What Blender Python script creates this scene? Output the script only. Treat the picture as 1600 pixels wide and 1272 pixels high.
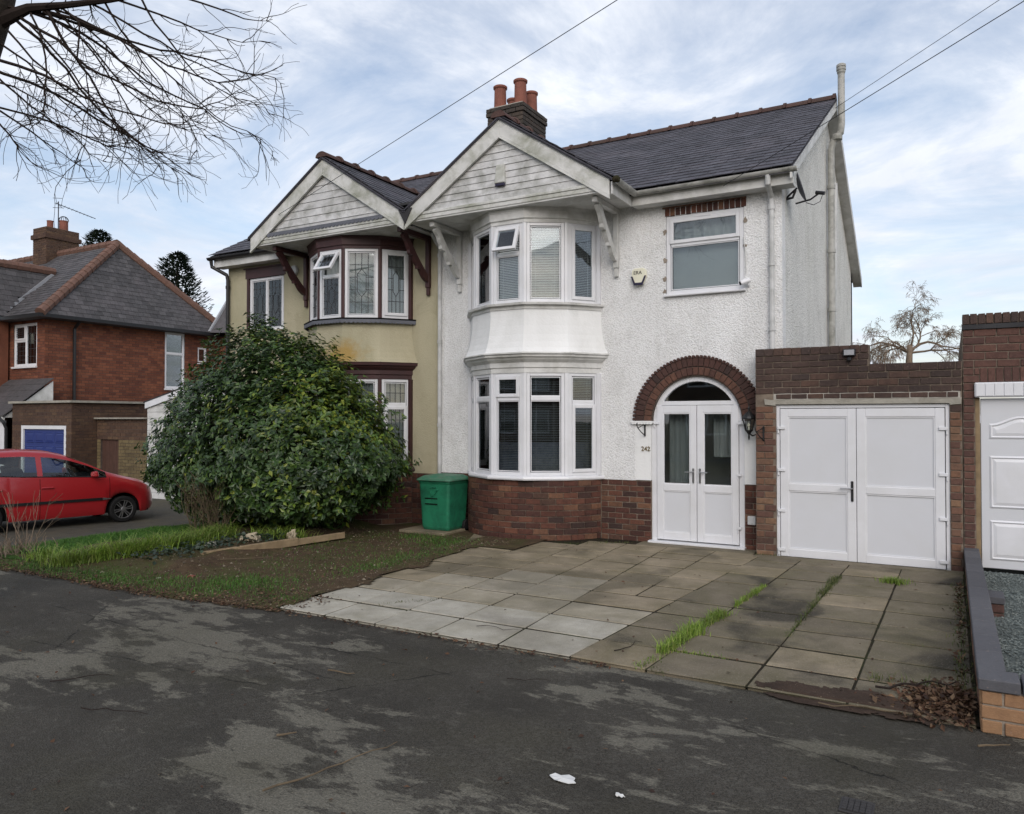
import bpy, bmesh, math, random
from mathutils import Vector, Matrix, noise

for o in list(bpy.data.objects): bpy.data.objects.remove(o)
SC = bpy.context.scene
COL = SC.collection
PI = math.pi
rad = math.radians
Z = Vector((0, 0, 1))
RN = random.Random(11)

# ------------------------------------------------------------------ camera
cam = bpy.data.cameras.new('camera'); cam_o = bpy.data.objects.new('camera', cam); COL.objects.link(cam_o)
cam.lens = 27.0; cam.sensor_width = 36.0; cam.sensor_fit = 'HORIZONTAL'; cam.clip_start = .05; cam.clip_end = 2000
cam_o.location = (0, -11, 1.855); cam_o.rotation_euler = (rad(90.907), 0, rad(29.7))
SC.camera = cam_o

# ------------------------------------------------------------------ sky, sun, exposure
SUN_EL, SUN_AZ = 34.0, 150.0          # azimuth measured clockwise from +Y: veiled sun behind the camera, to its right
SUN_STRENGTH, SKY_STRENGTH = 1.5, .145
w = bpy.data.worlds.new('World'); SC.world = w; w.use_nodes = True
nt = w.node_tree; nt.nodes.clear()
N_ = nt.nodes.new; L_ = nt.links.new
out = N_('ShaderNodeOutputWorld'); bg = N_('ShaderNodeBackground'); bg.inputs[1].default_value = SKY_STRENGTH
sky = N_('ShaderNodeTexSky'); sky.sky_type = 'NISHITA'; sky.sun_disc = False
sky.sun_elevation = rad(SUN_EL); sky.sun_rotation = rad(SUN_AZ)
sky.air_density = 1.0; sky.dust_density = 2.0; sky.ozone_density = 1.0
tc = N_('ShaderNodeTexCoord'); sep = N_('ShaderNodeSeparateXYZ'); L_(tc.outputs['Generated'], sep.inputs[0])
mx = N_('ShaderNodeMath'); mx.operation = 'MAXIMUM'; L_(sep.outputs[2], mx.inputs[0]); mx.inputs[1].default_value = 0
ad = N_('ShaderNodeMath'); ad.operation = 'ADD'; L_(mx.outputs[0], ad.inputs[0]); ad.inputs[1].default_value = .16
dx = N_('ShaderNodeMath'); dx.operation = 'DIVIDE'; L_(sep.outputs[0], dx.inputs[0]); L_(ad.outputs[0], dx.inputs[1])
dy = N_('ShaderNodeMath'); dy.operation = 'DIVIDE'; L_(sep.outputs[1], dy.inputs[0]); L_(ad.outputs[0], dy.inputs[1])
cmb = N_('ShaderNodeCombineXYZ'); L_(dx.outputs[0], cmb.inputs[0]); L_(dy.outputs[0], cmb.inputs[1])
cmb.inputs[2].default_value = 3.7
def wnoise(scale, detail, rough, dist):
    n = N_('ShaderNodeTexNoise'); n.inputs['Scale'].default_value = scale; n.inputs['Detail'].default_value = detail
    n.inputs['Roughness'].default_value = rough; n.inputs['Distortion'].default_value = dist
    L_(cmb.outputs[0], n.inputs['Vector']); return n
def wramp(src, stops):
    r = N_('ShaderNodeValToRGB'); L_(src, r.inputs[0])
    while len(r.color_ramp.elements) < len(stops): r.color_ramp.elements.new(.5)
    for e, (p, c) in zip(r.color_ramp.elements, stops): e.position = p; e.color = (c, c, c, 1)
    return r.outputs[0]
cover = wramp(wnoise(1.45, 10, .62, .45).outputs[0], [(.38, .22), (.50, .55), (.60, 1.0)])     # where the cloud sheet is thick
dens = wramp(wnoise(1.7, 8, .6, .6).outputs[0], [(.3, .0), (.7, 1.0)])                        # bright and grey cloud
ccol = N_('ShaderNodeMix'); ccol.data_type = 'RGBA'; L_(dens, ccol.inputs[0])
ccol.inputs[6].default_value = (4.9, 5.35, 6.25, 1); ccol.inputs[7].default_value = (7.4, 7.6, 8.0, 1)
blue = N_('ShaderNodeMix'); blue.data_type = 'RGBA'; blue.blend_type = 'MULTIPLY'; blue.inputs[0].default_value = 1
L_(sky.outputs[0], blue.inputs[6]); blue.inputs[7].default_value = (1.4, 1.3, 1.22, 1)
cm = N_('ShaderNodeMix'); cm.data_type = 'RGBA'; L_(cover, cm.inputs[0]); L_(blue.outputs[2], cm.inputs[6]); L_(ccol.outputs[2], cm.inputs[7])
L_(cm.outputs[2], bg.inputs[0]); L_(bg.outputs[0], out.inputs[0])

sl = bpy.data.lights.new('sun', 'SUN'); sl.energy = SUN_STRENGTH; sl.angle = rad(45); sl.color = (1, .97, .93)
so = bpy.data.objects.new('sun', sl); COL.objects.link(so)
sd = Vector((math.sin(rad(SUN_AZ)) * math.cos(rad(SUN_EL)), math.cos(rad(SUN_AZ)) * math.cos(rad(SUN_EL)), math.sin(rad(SUN_EL))))
so.rotation_euler = sd.to_track_quat('Z', 'Y').to_euler(); so.location = sd * 60
vs = SC.view_settings; vs.view_transform = 'Standard'; vs.look = 'None'; vs.gamma = 1; vs.use_curve_mapping = False
vs.exposure = 0.0

# ------------------------------------------------------------------ materials
def lin(c):
    return tuple(((x / 255) / 12.92 if x / 255 <= .04045 else ((x / 255 + .055) / 1.055) ** 2.4) for x in c)
class NT:
    def __init__(s, name):
        s.m = bpy.data.materials.new(name); s.m.use_nodes = True; s.t = s.m.node_tree; s.t.nodes.clear()
        s.o = s.n('ShaderNodeOutputMaterial'); s._pos = None
    def n(s, t, **k):
        x = s.t.nodes.new(t)
        for a, b in k.items(): setattr(x, a, b)
        return x
    def l(s, a, b): s.t.links.new(a, b)
    def set(s, sock, v):
        if hasattr(v, 'is_linked') or isinstance(v, bpy.types.NodeSocket): s.l(v, sock)
        elif isinstance(v, (tuple, list)) and len(v) == 3 and sock.type == 'RGBA': sock.default_value = (*v, 1)
        else: sock.default_value = v
    def pos(s, scale=(1, 1, 1), obj=False):
        g = s.n('ShaderNodeNewGeometry').outputs['Position'] if not obj else s.n('ShaderNodeTexCoord').outputs['Object']
        if scale == (1, 1, 1): return g
        m = s.n('ShaderNodeVectorMath', operation='MULTIPLY'); s.l(g, m.inputs[0]); m.inputs[1].default_value = scale
        return m.outputs[0]
    def noise(s, scale, detail=4, rough=.55, vec=None, dist=0):
        n = s.n('ShaderNodeTexNoise'); n.inputs['Scale'].default_value = scale; n.inputs['Detail'].default_value = detail
        n.inputs['Roughness'].default_value = rough; n.inputs['Distortion'].default_value = dist
        s.l(vec or s.pos(), n.inputs['Vector']); return n.outputs[0]
    def voro(s, scale, feature='F1', vec=None, out='Distance'):
        n = s.n('ShaderNodeTexVoronoi', feature=feature); n.inputs['Scale'].default_value = scale
        s.l(vec or s.pos(), n.inputs['Vector']); return n.outputs[out]
    def ramp(s, f, stops):
        r = s.n('ShaderNodeValToRGB'); s.l(f, r.inputs[0])
        while len(r.color_ramp.elements) < len(stops): r.color_ramp.elements.new(.5)
        for e, (p, c) in zip(r.color_ramp.elements, stops):
            e.position = p; e.color = (c, c, c, 1) if not isinstance(c, tuple) else (*c, 1)
        return r.outputs[0]
    def mix(s, f, a, b, mode='MIX'):
        m = s.n('ShaderNodeMix', data_type='RGBA', blend_type=mode)
        s.set(m.inputs[0], f); s.set(m.inputs[6], a); s.set(m.inputs[7], b); return m.outputs[2]
    def math(s, op, a, b=0, c=None):
        m = s.n('ShaderNodeMath', operation=op); s.set(m.inputs[0], a); s.set(m.inputs[1], b)
        if c is not None: s.set(m.inputs[2], c)
        return m.outputs[0]
    def bump(s, h, strength=.5, dist=.01, normal=None):
        b = s.n('ShaderNodeBump'); b.inputs['Strength'].default_value = strength; b.inputs['Distance'].default_value = dist
        s.l(h, b.inputs['Height'])
        if normal is not None: s.l(normal, b.inputs['Normal'])
        return b.outputs[0]
    def rnd(s, kind):
        if kind == 'obj': return s.n('ShaderNodeObjectInfo').outputs['Random']
        return s.n('ShaderNodeNewGeometry').outputs['Random Per Island']
    def bsdf(s, col, rough=.8, normal=None, spec=.4, metal=0, **k):
        b = s.n('ShaderNodeBsdfPrincipled'); s.set(b.inputs['Base Color'], col); s.set(b.inputs['Roughness'], rough)
        b.inputs['Specular IOR Level'].default_value = spec; b.inputs['Metallic'].default_value = metal
        for a, v in k.items(): s.set(b.inputs[a.replace('_', ' ')], v)
        if normal is not None: s.l(normal, b.inputs['Normal'])
        s.l(b.outputs[0], s.o.inputs[0]); return b

MATS = {}
def simple(name, col, rough=.6, spec=.4, var=.12, vscale=4, bump=0, bscale=60, metal=0, dirt=None, dirt_amt=.5, dscale=1.5, rnd=None, rvar=.2, **k):
    t = NT(name); c = lin(col)
    lo = tuple(x * (1 - var) for x in c); hi = tuple(min(1, x * (1 + var)) for x in c)
    cc = t.ramp(t.noise(vscale, 5), [(.3, lo), (.7, hi)])
    if rnd:
        f = t.ramp(t.rnd(rnd), [(0, 1 - rvar), (1, 1 + rvar * .6)]); cc = t.mix(1, cc, f, 'MULTIPLY')
    if dirt:
        m = t.ramp(t.noise(dscale, 7, .65, dist=.4), [(.42, 0), (.72, dirt_amt)]); cc = t.mix(m, cc, lin(dirt))
    nrm = t.bump(t.noise(bscale, 4), bump, .01) if bump else None
    t.bsdf(cc, rough, nrm, spec, metal, **k); MATS[name] = t.m; return t.m

def roughcast(name, col, dirt, damt, streak=0, green=0, scale=44, strength=.9, cell=.28):
    t = NT(name); p = t.pos()
    c = t.mix(t.ramp(t.noise(.9, 6), [(.35, 0), (.7, .3)]), lin(col), tuple(x * .86 for x in lin(col)))
    fine = t.noise(scale, 3, .6, dist=.5); cells = t.voro(scale * 1.15)
    h = t.math('ADD', t.math('MULTIPLY', fine, 1.0), t.math('MULTIPLY', cells, -.6))
    # grime lodges between the stones of the dash
    if cell: c = t.mix(t.ramp(h, [(.0, cell), (.30, 0)]), c, lin(dirt))
    if streak:
        st = t.noise(1.0, 7, .62, t.pos((1.5, 1.5, .22)), .8)
        c = t.mix(t.math('MULTIPLY', t.ramp(st, [(.38, 0), (.68, 1)]), streak), c, lin(dirt))
    if damt:
        c = t.mix(t.ramp(t.noise(1.7, 8, .66, dist=.6), [(.5, 0), (.8, damt)]), c, lin(dirt))
    if green:
        c = t.mix(t.ramp(t.noise(.8, 6, .6, t.pos((1, 1, .6))), [(.5, 0), (.75, green)]), c, lin((110, 112, 70)))
    if name == 'cream_render':        # ochre lichen where the bay's lead runs off
        d = t.n('ShaderNodeVectorMath', operation='DISTANCE'); t.l(t.pos((1, 1, 1.6)), d.inputs[0]); d.inputs[1].default_value = (-9.2, -.85, 3.0 * 1.6)
        dd = t.math('ADD', d.outputs['Value'], t.math('MULTIPLY', t.math('SUBTRACT', t.noise(5, 7, .7), .5), .9))
        c = t.mix(t.ramp(dd, [(.12, .75), (.5, 0)]), c, lin((158, 124, 52)))
    t.bsdf(c, .88, t.bump(h, strength, .018), .25); MATS[name] = t.m; return t.m

def brick_mat(name, cols, rnd, mottled=.5, sooty=.0, soot=(40, 32, 32), tint=(1.10, 1.13, 1.07)):
    t = NT(name); r = t.rnd(rnd)
    n = len(cols); cols = [tuple(k_ * (x + (sum(c) / 3 - x) * .26) for x, k_ in zip(c, tint)) for c in cols]
    cc = t.ramp(r, [(i / max(1, n - 1) * .98, lin(c)) for i, c in enumerate(cols)])
    cc = t.mix(t.ramp(t.noise(22, 6, .7), [(.42, 0), (.7, mottled)]), cc, lin(soot))
    if sooty: cc = t.mix(t.ramp(t.noise(1.3, 7, .65, dist=.5), [(.4, 0), (.7, sooty)]), cc, lin(soot))
    cc = t.mix(t.ramp(t.noise(60, 3), [(.62, 0), (.78, .35)]), cc, lin((170, 150, 135)))
    t.bsdf(cc, .85, t.bump(t.noise(140, 4), .5, .006), .25); MATS[name] = t.m; return t.m

roughcast('white_roughcast', (236, 237, 238), (146, 144, 138), .3, streak=.22, strength=.68)
roughcast('weathered_roughcast', (226, 226, 222), (112, 110, 103), .35, streak=.1, green=.15, scale=34)
roughcast('cream_render', (180, 173, 148), (124, 118, 92), .45, streak=.25, green=.4, scale=40, strength=.25, cell=.06)
roughcast('smooth_render', (232, 233, 233), (170, 170, 164), .35, streak=.2, scale=26, strength=.14, cell=0)
simple('upvc', (216, 217, 221), .32, .5, .03, 3, dirt=(180, 180, 172), dirt_amt=.25, dscale=2.2)
simple('upvc_panel', (204, 206, 211), .38, .5, .02, 1.2, dirt=(190, 190, 186), dirt_amt=.25, dscale=1.1)
simple('white_paint', (206, 206, 204), .55, .35, .06, 5, .15, 40, dirt=(120, 120, 108), dirt_amt=.55, dscale=3)
simple('board_paint', (204, 204, 204), .65, .3, .09, 5, .3, 60, dirt=(122, 123, 114), dirt_amt=.85, dscale=3.6, rnd='obj', rvar=.12)
simple('barge_paint', (206, 206, 203), .6, .3, .08, 6, .25, 60, dirt=(108, 112, 82), dirt_amt=.8, dscale=2.6)
simple('brown_paint', (66, 38, 38), .5, .4, .15, 6, .2, 40, dirt=(42, 30, 32), dirt_amt=.6)
simple('grey_trim', (96, 98, 106), .6, .35, .12, 6, .1)
simple('grey_gutter', (168, 168, 164), .5, .4, .1, 6, dirt=(96, 98, 88), dirt_amt=.8, dscale=5)
simple('pipe_white', (196, 197, 197), .45, .4, .06, 6, dirt=(124, 126, 120), dirt_amt=.6, dscale=4)
simple('black_plastic', (26, 26, 28), .42, .45, .15, 6)
simple('iron', (22, 22, 24), .5, .5, .2, 20, .2, 90)
simple('steel', (190, 190, 192), .28, .5, .05, 10, metal=1)
simple('dark_slot', (14, 14, 15), .8, .2, .1)
brick_mat('brick_plinth', [(70, 40, 36), (98, 52, 42), (112, 62, 48), (88, 46, 40), (64, 44, 42), (122, 76, 56)], 'obj', .55, .55)
brick_mat('brick_arch_out', [(70, 46, 44), (84, 50, 46), (62, 44, 44)], 'obj', .4, .3)
brick_mat('brick_arch_in', [(96, 58, 50), (106, 66, 54), (86, 52, 48)], 'obj', .5, .35)
brick_mat('brick_garage', [(110, 72, 58), (122, 80, 62), (104, 68, 60), (96, 62, 56), (128, 90, 70)], 'obj', .4, .25)
brick_mat('brick_parapet', [(72, 54, 52), (84, 60, 56), (66, 52, 52), (96, 66, 58)], 'obj', .5, .55)
brick_mat('brick_red', [(92, 58, 54), (102, 64, 58), (84, 54, 52), (108, 68, 60)], 'obj', .45, .3)
brick_mat('brick_orange', [(146, 100, 72), (154, 108, 76), (136, 92, 68)], 'obj', .3, .2, (80, 60, 50))
brick_mat('brick_far', [(112, 56, 40), (130, 66, 46), (140, 74, 52), (100, 50, 40), (120, 60, 44)], 'island', .3, .45, (70, 46, 38))
brick_mat('brick_far_dark', [(84, 58, 48), (96, 66, 52), (76, 52, 46), (104, 74, 56)], 'island', .4, .5)
brick_mat('brick_yellow', [(120, 98, 66), (108, 88, 60), (130, 108, 74)], 'island', .4, .5)
brick_mat('brick_chimney', [(60, 52, 52), (70, 58, 56), (56, 50, 50), (78, 64, 60)], 'obj', .5, .6, (44, 44, 40))
brick_mat('blue_coping', [(86, 86, 92), (92, 92, 97), (80, 80, 86)], 'obj', .35, .4, (66, 66, 70), tint=(1.0, 1.0, 1.0))
simple('mortar', (150, 140, 128), .95, .1, .15, 8, .4, 120, dirt=(92, 84, 76), dirt_amt=.7)
simple('mortar_mid', (126, 114, 102), .95, .1, .2, 8, .4, 120, dirt=(62, 54, 48), dirt_amt=.85, dscale=2.5)
simple('mortar_dark', (92, 82, 76), .95, .1, .2, 8, .4, 120, dirt=(56, 50, 46), dirt_amt=.7)
simple('mortar_pale', (176, 172, 164), .95, .1, .15, 8, .5, 90, dirt=(120, 116, 108), dirt_amt=.6)
simple('terracotta', (130, 82, 70), .75, .25, .12, 8, .2, 60, dirt=(88, 60, 50), dirt_amt=.6, dscale=4)
simple('ridge_tile', (84, 64, 60), .8, .2, .15, 8, .3, 60, dirt=(66, 58, 52), dirt_amt=.8, dscale=4, rnd='obj', rvar=.25)
simple('ridge_tile_far', (110, 84, 74), .8, .2, .15, 8, .3, 60, dirt=(86, 70, 60), dirt_amt=.6, dscale=3)
def slate_mat(name, base, rnd, rvar):
    t = NT(name); c = lin(base)
    cc = t.ramp(t.noise(9, 6, .65), [(.3, tuple(x * .72 for x in c)), (.7, tuple(x * 1.3 for x in c))])
    cc = t.mix(1, cc, t.ramp(t.rnd(rnd), [(0, 1 - rvar), (.5, 1), (1, 1 + rvar)]), 'MULTIPLY')
    cc = t.mix(t.ramp(t.noise(.9, 6, .6, dist=.5), [(.5, 0), (.8, .35)]), cc, lin((112, 104, 108)))
    cc = t.mix(t.ramp(t.noise(14, 4, .7), [(.68, 0), (.8, .45)]), cc, lin((148, 148, 142)))
    t.bsdf(cc, t.ramp(t.noise(6, 4), [(.3, .55), (.7, .8)]), t.bump(t.noise(45, 5), .35, .008), .4); MATS[name] = t.m
slate_mat('slate', (63, 62, 69), 'obj', .28)
slate_mat('slate_joined', (63, 62, 69), 'island', .28)
slate_mat('slate_far', (70, 68, 69), 'island', .3)
simple('lead', (150, 152, 156), .5, .4, .1, 8)
simple('lead_came', (58, 60, 64), .5, .4, .1, 8)
simple('felt', (60, 60, 62), .9, .2, .2, 5)
simple('porch_pale_fill', (168, 166, 160), .9, .2, .05, 2)
simple('interior', (84, 78, 70), .9, .2, .05, 2)
simple('blind_grey', (150, 153, 158), .5, .4, .03, 3)
simple('blind', (214, 214, 214), .55, .3, .03, 3)
simple('curtain', (186, 186, 184), .9, .1, .06, 4)
simple('curtain_pattern', (128, 132, 150), .9, .1, .25, 14)
simple('net', (172, 174, 173), .9, .1, .04, 4)
simple('plaque', (222, 220, 200), .4, .4, .03)
simple('navy', (34, 28, 56), .35, .5, .05)
simple('letter_black', (30, 30, 32), .5, .4, .05)
simple('brass', (120, 104, 70), .45, .5, .2, 20, metal=.4)
simple('timber', (140, 122, 96), .85, .2, .2, 8, .4, 70, dirt=(104, 84, 60), dirt_amt=.6)
simple('brown_door', (78, 56, 48), .7, .3, .15, 10, .2, 40)
simple('blue_door', (34, 50, 110), .45, .4, .06, 3)
simple('green_bin', (38, 116, 86), .42, .4, .1, 5, .12, 50, dirt=(22, 52, 44), dirt_amt=.7, dscale=4)
simple('green_lid', (52, 108, 84), .5, .4, .15, 7, .12, 50, dirt=(96, 110, 96), dirt_amt=.7, dscale=5)
simple('bark', (58, 52, 46), .95, .15, .3, 12, .9, 30)
simple('twig', (44, 37, 34), .9, .15, .2, 8)
simple('twig_pale', (122, 108, 94), .9, .15, .2, 8)
simple('dry_stem', (98, 86, 70), .9, .15, .25, 8)
simple('stone', (160, 148, 126), .9, .2, .2, 9, .6, 40)
simple('paper', (208, 208, 206), .8, .2, .06, 9)
simple('cast_iron', (52, 50, 50), .7, .4, .2, 20, .3, 70)
simple('tyre', (24, 24, 25), .8, .3, .15, 30, .2, 90)
simple('alloy', (150, 150, 152), .35, .5, .08, 10, metal=.8)
simple('wire', (40, 40, 44), .7, .3, .05)
simple('car_interior', (42, 44, 48), .8, .2, .1)
simple('headlight', (220, 222, 226), .12, .6, .05)
simple('render_gold', (150, 120, 50), .9, .2, .2, 5)
def car_paint():
    t = NT('red_paint'); c = lin((150, 28, 34))
    cc = t.mix(t.ramp(t.noise(2.5, 5), [(.4, 0), (.8, .25)]), c, lin((150, 36, 40)))
    t.bsdf(cc, .32, None, .5, 0, Coat_Weight=.6, Coat_Roughness=.08); MATS['red_paint'] = t.m
car_paint()
def glass(name, tint=(.86, .9, .9), boost=1.0):
    t = NT(name)
    tr = t.n('ShaderNodeBsdfTransparent'); tr.inputs[0].default_value = (*tint, 1)
    gl = t.n('ShaderNodeBsdfGlossy'); gl.inputs['Roughness'].default_value = .015; gl.inputs[0].default_value = (.95, .97, 1, 1)
    wv = t.bump(t.noise(1.6, 2), .03, .02)
    t.l(wv, gl.inputs['Normal'])
    fr = t.n('ShaderNodeFresnel'); fr.inputs[0].default_value = 1.5
    f = t.math('MINIMUM', t.math('MULTIPLY', fr.outputs[0], 1.7 * boost), 1.0)
    m = t.n('ShaderNodeMixShader'); t.l(f, m.inputs[0]); t.l(tr.outputs[0], m.inputs[1]); t.l(gl.outputs[0], m.inputs[2])
    t.l(m.outputs[0], t.o.inputs[0]); MATS[name] = t.m
glass('glass'); glass('car_glass', (.62, .68, .66)); glass('lamp_glass', (.9, .92, .92))
def leaf_mat(name, cols, rough=.38, rnd='island', trans=.15, spec=.5):
    t = NT(name); n = len(cols)
    cc = t.ramp(t.rnd(rnd), [(i / max(1, n - 1), lin(c)) for i, c in enumerate(cols)])
    cc = t.mix(1, cc, t.ramp(t.noise(1.6, 4), [(.3, .72), (.7, 1.25)]), 'MULTIPLY')
    b = t.bsdf(cc, rough, None, spec)
    if trans:
        tl = t.n('ShaderNodeBsdfTranslucent'); t.l(cc, tl.inputs[0])
        m = t.n('ShaderNodeMixShader'); m.inputs[0].default_value = trans
        t.l(b.outputs[0], m.inputs[1]); t.l(tl.outputs[0], m.inputs[2]); t.l(m.outputs[0], t.o.inputs[0])
    MATS[name] = t.m
leaf_mat('leaf', [(34, 52, 28), (52, 76, 36), (68, 94, 44), (42, 64, 34), (92, 116, 56)])
leaf_mat('leaf_yellow', [(60, 88, 34), (82, 108, 40), (104, 126, 44), (126, 134, 48), (68, 96, 40)])
leaf_mat('leaf_single', [(28, 46, 26), (40, 62, 30), (52, 78, 38), (74, 98, 44)], .34, 'obj')
leaf_mat('conifer', [(24, 36, 28), (32, 48, 34), (40, 56, 38)], .8)
leaf_mat('grass_lawn', [(52, 92, 28), (66, 108, 34), (82, 118, 40)], .7, trans=.25)
leaf_mat('grass_bright', [(98, 128, 44), (122, 150, 52), (140, 160, 70), (86, 114, 42), (146, 146, 86)], .6, trans=.3)
leaf_mat('grass_dull', [(70, 84, 40), (92, 100, 52), (58, 74, 34), (112, 108, 66)], .75, trans=.2)
leaf_mat('ivy', [(34, 48, 36), (44, 58, 42), (54, 70, 48)], .5)
leaf_mat('dead_leaf', [(78, 58, 46), (100, 76, 58), (62, 47, 40), (122, 100, 78), (48, 38, 35), (88, 62, 48)], .8, trans=.05, spec=.2)
leaf_mat('soil_stone', [(64, 52, 42), (88, 74, 58), (110, 98, 82), (52, 44, 36), (140, 130, 114)], .9, trans=0, spec=.15)
leaf_mat('gravel_stone', [(84, 92, 92), (104, 112, 110), (72, 80, 80), (120, 126, 122)], .85, trans=0)

def tarmac():
    t = NT('tarmac'); p = t.pos()
    g = t.noise(150, 3, .65); v = t.voro(95); stones = t.voro(70, out='Color')
    base = t.mix(t.ramp(g, [(.36, 0), (.66, 1)]), lin((43, 41, 38)), lin((94, 90, 82)))
    base = t.mix(t.ramp(stones, [(.55, 0), (.95, .55)]), base, lin((98, 96, 90)))
    base = t.mix(t.ramp(t.noise(1.1, 7, .6), [(.35, 0), (.7, .6)]), base, lin((44, 42, 39)))
    # worn patches where the dark dressing has gone, drawn out along the footway
    big = t.noise(.5, 3, .5, t.pos((.8, 1.3, 1))); mid = t.noise(2.6, 12, .78, t.pos((.75, 1.6, 1)), .2)
    wsum = t.math('ADD', t.math('MULTIPLY', big, .95), t.math('MULTIPLY', mid, .75))
    worn = t.ramp(wsum, [(.875, 0), (.908, 1)])
    wc = t.mix(t.ramp(t.noise(80, 4), [(.3, 0), (.7, 1)]), lin((98, 95, 86)), lin((138, 134, 122)))
    c = t.mix(t.math('MULTIPLY', worn, t.ramp(t.noise(38, 6, .75), [(.3, .42), (.7, .9)])), base, wc)
    thin = t.ramp(t.noise(6, 9, .75, dist=.3), [(.56, 0), (.66, .4)]); c = t.mix(thin, c, lin((104, 102, 94)))
    c = t.mix(t.ramp(t.noise(.9, 6, .6, dist=.3), [(.5, 0), (.8, .45)]), c, lin((66, 64, 48)))
    sepn = t.n('ShaderNodeSeparateXYZ'); t.l(p, sepn.inputs[0]); X, Yy = sepn.outputs[0], sepn.outputs[1]
    wob = t.math('ADD', t.math('MULTIPLY', t.math('SUBTRACT', t.noise(3, 6, .7), .5), .16), t.math('MULTIPLY', t.math('SUBTRACT', t.noise(40, 3), .5), .03))
    crack = None
    for (x0, y0, x1, y1) in ((-7.9, -6.6, -3.75, -6.85), (-4.0, -7.5, -2.9, -5.9), (-9.5, -7.6, -4.2, -7.2), (-5.2, -6.3, -3.0, -6.35), (-1.4, -6.2, -.2, -6.6), (-7.4, -6.2, -6.3, -7.4)):
        dx_, dy_ = x1 - x0, y1 - y0; ln = math.hypot(dx_, dy_); dx_ /= ln; dy_ /= ln
        u = t.math('ADD', t.math('MULTIPLY', t.math('SUBTRACT', X, x0), dx_), t.math('MULTIPLY', t.math('SUBTRACT', Yy, y0), dy_))
        d = t.math('ADD', t.math('MULTIPLY', t.math('SUBTRACT', X, x0), -dy_), t.math('MULTIPLY', t.math('SUBTRACT', Yy, y0), dx_))
        d = t.math('ABSOLUTE', t.math('ADD', d, wob))
        m = t.math('MULTIPLY', t.ramp(d, [(0, 1), (.013, 0)]), t.math('MULTIPLY', t.math('GREATER_THAN', u, 0), t.math('LESS_THAN', u, ln)))
        crack = m if crack is None else t.math('MAXIMUM', crack, m)
    crack = t.math('MULTIPLY', crack, t.ramp(t.noise(2.2, 4), [(.4, .15), (.6, 1)]))
    c = t.mix(t.math('MULTIPLY', crack, .85), c, lin((20, 20, 19)))
    h = t.math('SUBTRACT', t.math('ADD', t.math('MULTIPLY', v, .9), g), t.math('MULTIPLY', crack, 1.4))
    t.bsdf(c, t.mix(worn, (.75, .75, .75), (.9, .9, .9)), t.bump(h, .85, .008), .12); MATS['tarmac'] = t.m
tarmac()
def slab(name, base, green, gamt, dark, damt):
    t = NT(name); c = lin(base)
    cc = t.mix(t.ramp(t.noise(3.2, 8, .7), [(.32, 0), (.7, 1)]), tuple(x * .72 for x in c), tuple(x * 1.1 for x in c))
    cc = t.mix(1, cc, t.ramp(t.rnd('obj'), [(0, .87), (1, 1.07)]), 'MULTIPLY')
    cc = t.mix(t.ramp(t.noise(1.5, 8, .68, dist=.5), [(.4, 0), (.68, gamt)]), cc, lin(green))
    cc = t.mix(t.ramp(t.noise(.8, 6, .55, dist=.7), [(.52, 0), (.62, damt)]), cc, lin(dark))
    cc = t.mix(t.ramp(t.noise(11, 8, .75), [(.54, 0), (.72, .5)]), cc, tuple(x * .55 for x in c))
    cc = t.mix(t.ramp(t.noise(90, 3), [(.58, 0), (.75, .4)]), cc, lin((176, 170, 158)))
    cc = t.mix(t.ramp(t.noise(130, 2), [(.60, 0), (.72, .5)]), cc, lin((54, 50, 44)))
    t.bsdf(cc, .9, t.bump(t.math('ADD', t.noise(70, 5), t.noise(6, 5)), .7, .007), .2); MATS[name] = t.m
slab('slab_clean', (178, 173, 161), (132, 127, 108), .6, (112, 106, 94), .4)
slab('slab_light', (160, 152, 136), (116, 109, 86), .6, (96, 92, 80), .45)
slab('slab_mid', (146, 134, 114), (100, 93, 68), .65, (72, 68, 56), .55)
slab('slab_dark', (120, 111, 95), (84, 81, 56), .6, (44, 42, 38), .8)
def soil(name, a, b, g, gamt):
    t = NT(name)
    c = t.mix(t.ramp(t.noise(5, 8, .7), [(.3, 0), (.7, 1)]), lin(a), lin(b))
    c = t.mix(t.ramp(t.noise(1.2, 8, .7, dist=.5), [(.46, 0), (.64, gamt)]), c, lin(g))
    c = t.mix(t.ramp(t.noise(75, 2), [(.68, 0), (.74, .7)]), c, lin((150, 136, 112)))
    t.bsdf(c, .95, t.bump(t.math('ADD', t.noise(40, 6, .7), t.noise(9, 5)), .8, .02), .15); MATS[name] = t.m
soil('soil', (60, 48, 38), (88, 73, 55), (68, 74, 38), .85)
soil('bed_soil', (44, 36, 30), (66, 54, 44), (48, 56, 32), .6)
soil('turf', (46, 70, 26), (60, 86, 30), (40, 64, 24), .4)
soil('ground', (72, 66, 54), (88, 82, 64), (62, 74, 40), .7)
soil('joint_soil', (34, 30, 24), (48, 42, 33), (52, 62, 30), .6)
soil('red_silt', (58, 47, 41), (78, 64, 55), (52, 45, 38), .4)
soil('gravel', (70, 78, 78), (110, 116, 112), (84, 90, 88), .4)
simple('drive_tarmac', (70, 68, 62), .9, .25, .2, 6, .5, 120, dirt=(84, 78, 62), dirt_amt=.7)
simple('road', (56, 57, 60), .85, .3, .15, 6, .5, 120)
simple('kerb', (130, 128, 122), .9, .2, .12, 6, .3, 60)
simple('concrete', (158, 154, 144), .9, .2, .12, 10, .5, 70, dirt=(110, 106, 96), dirt_amt=.6, dscale=5)

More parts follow.
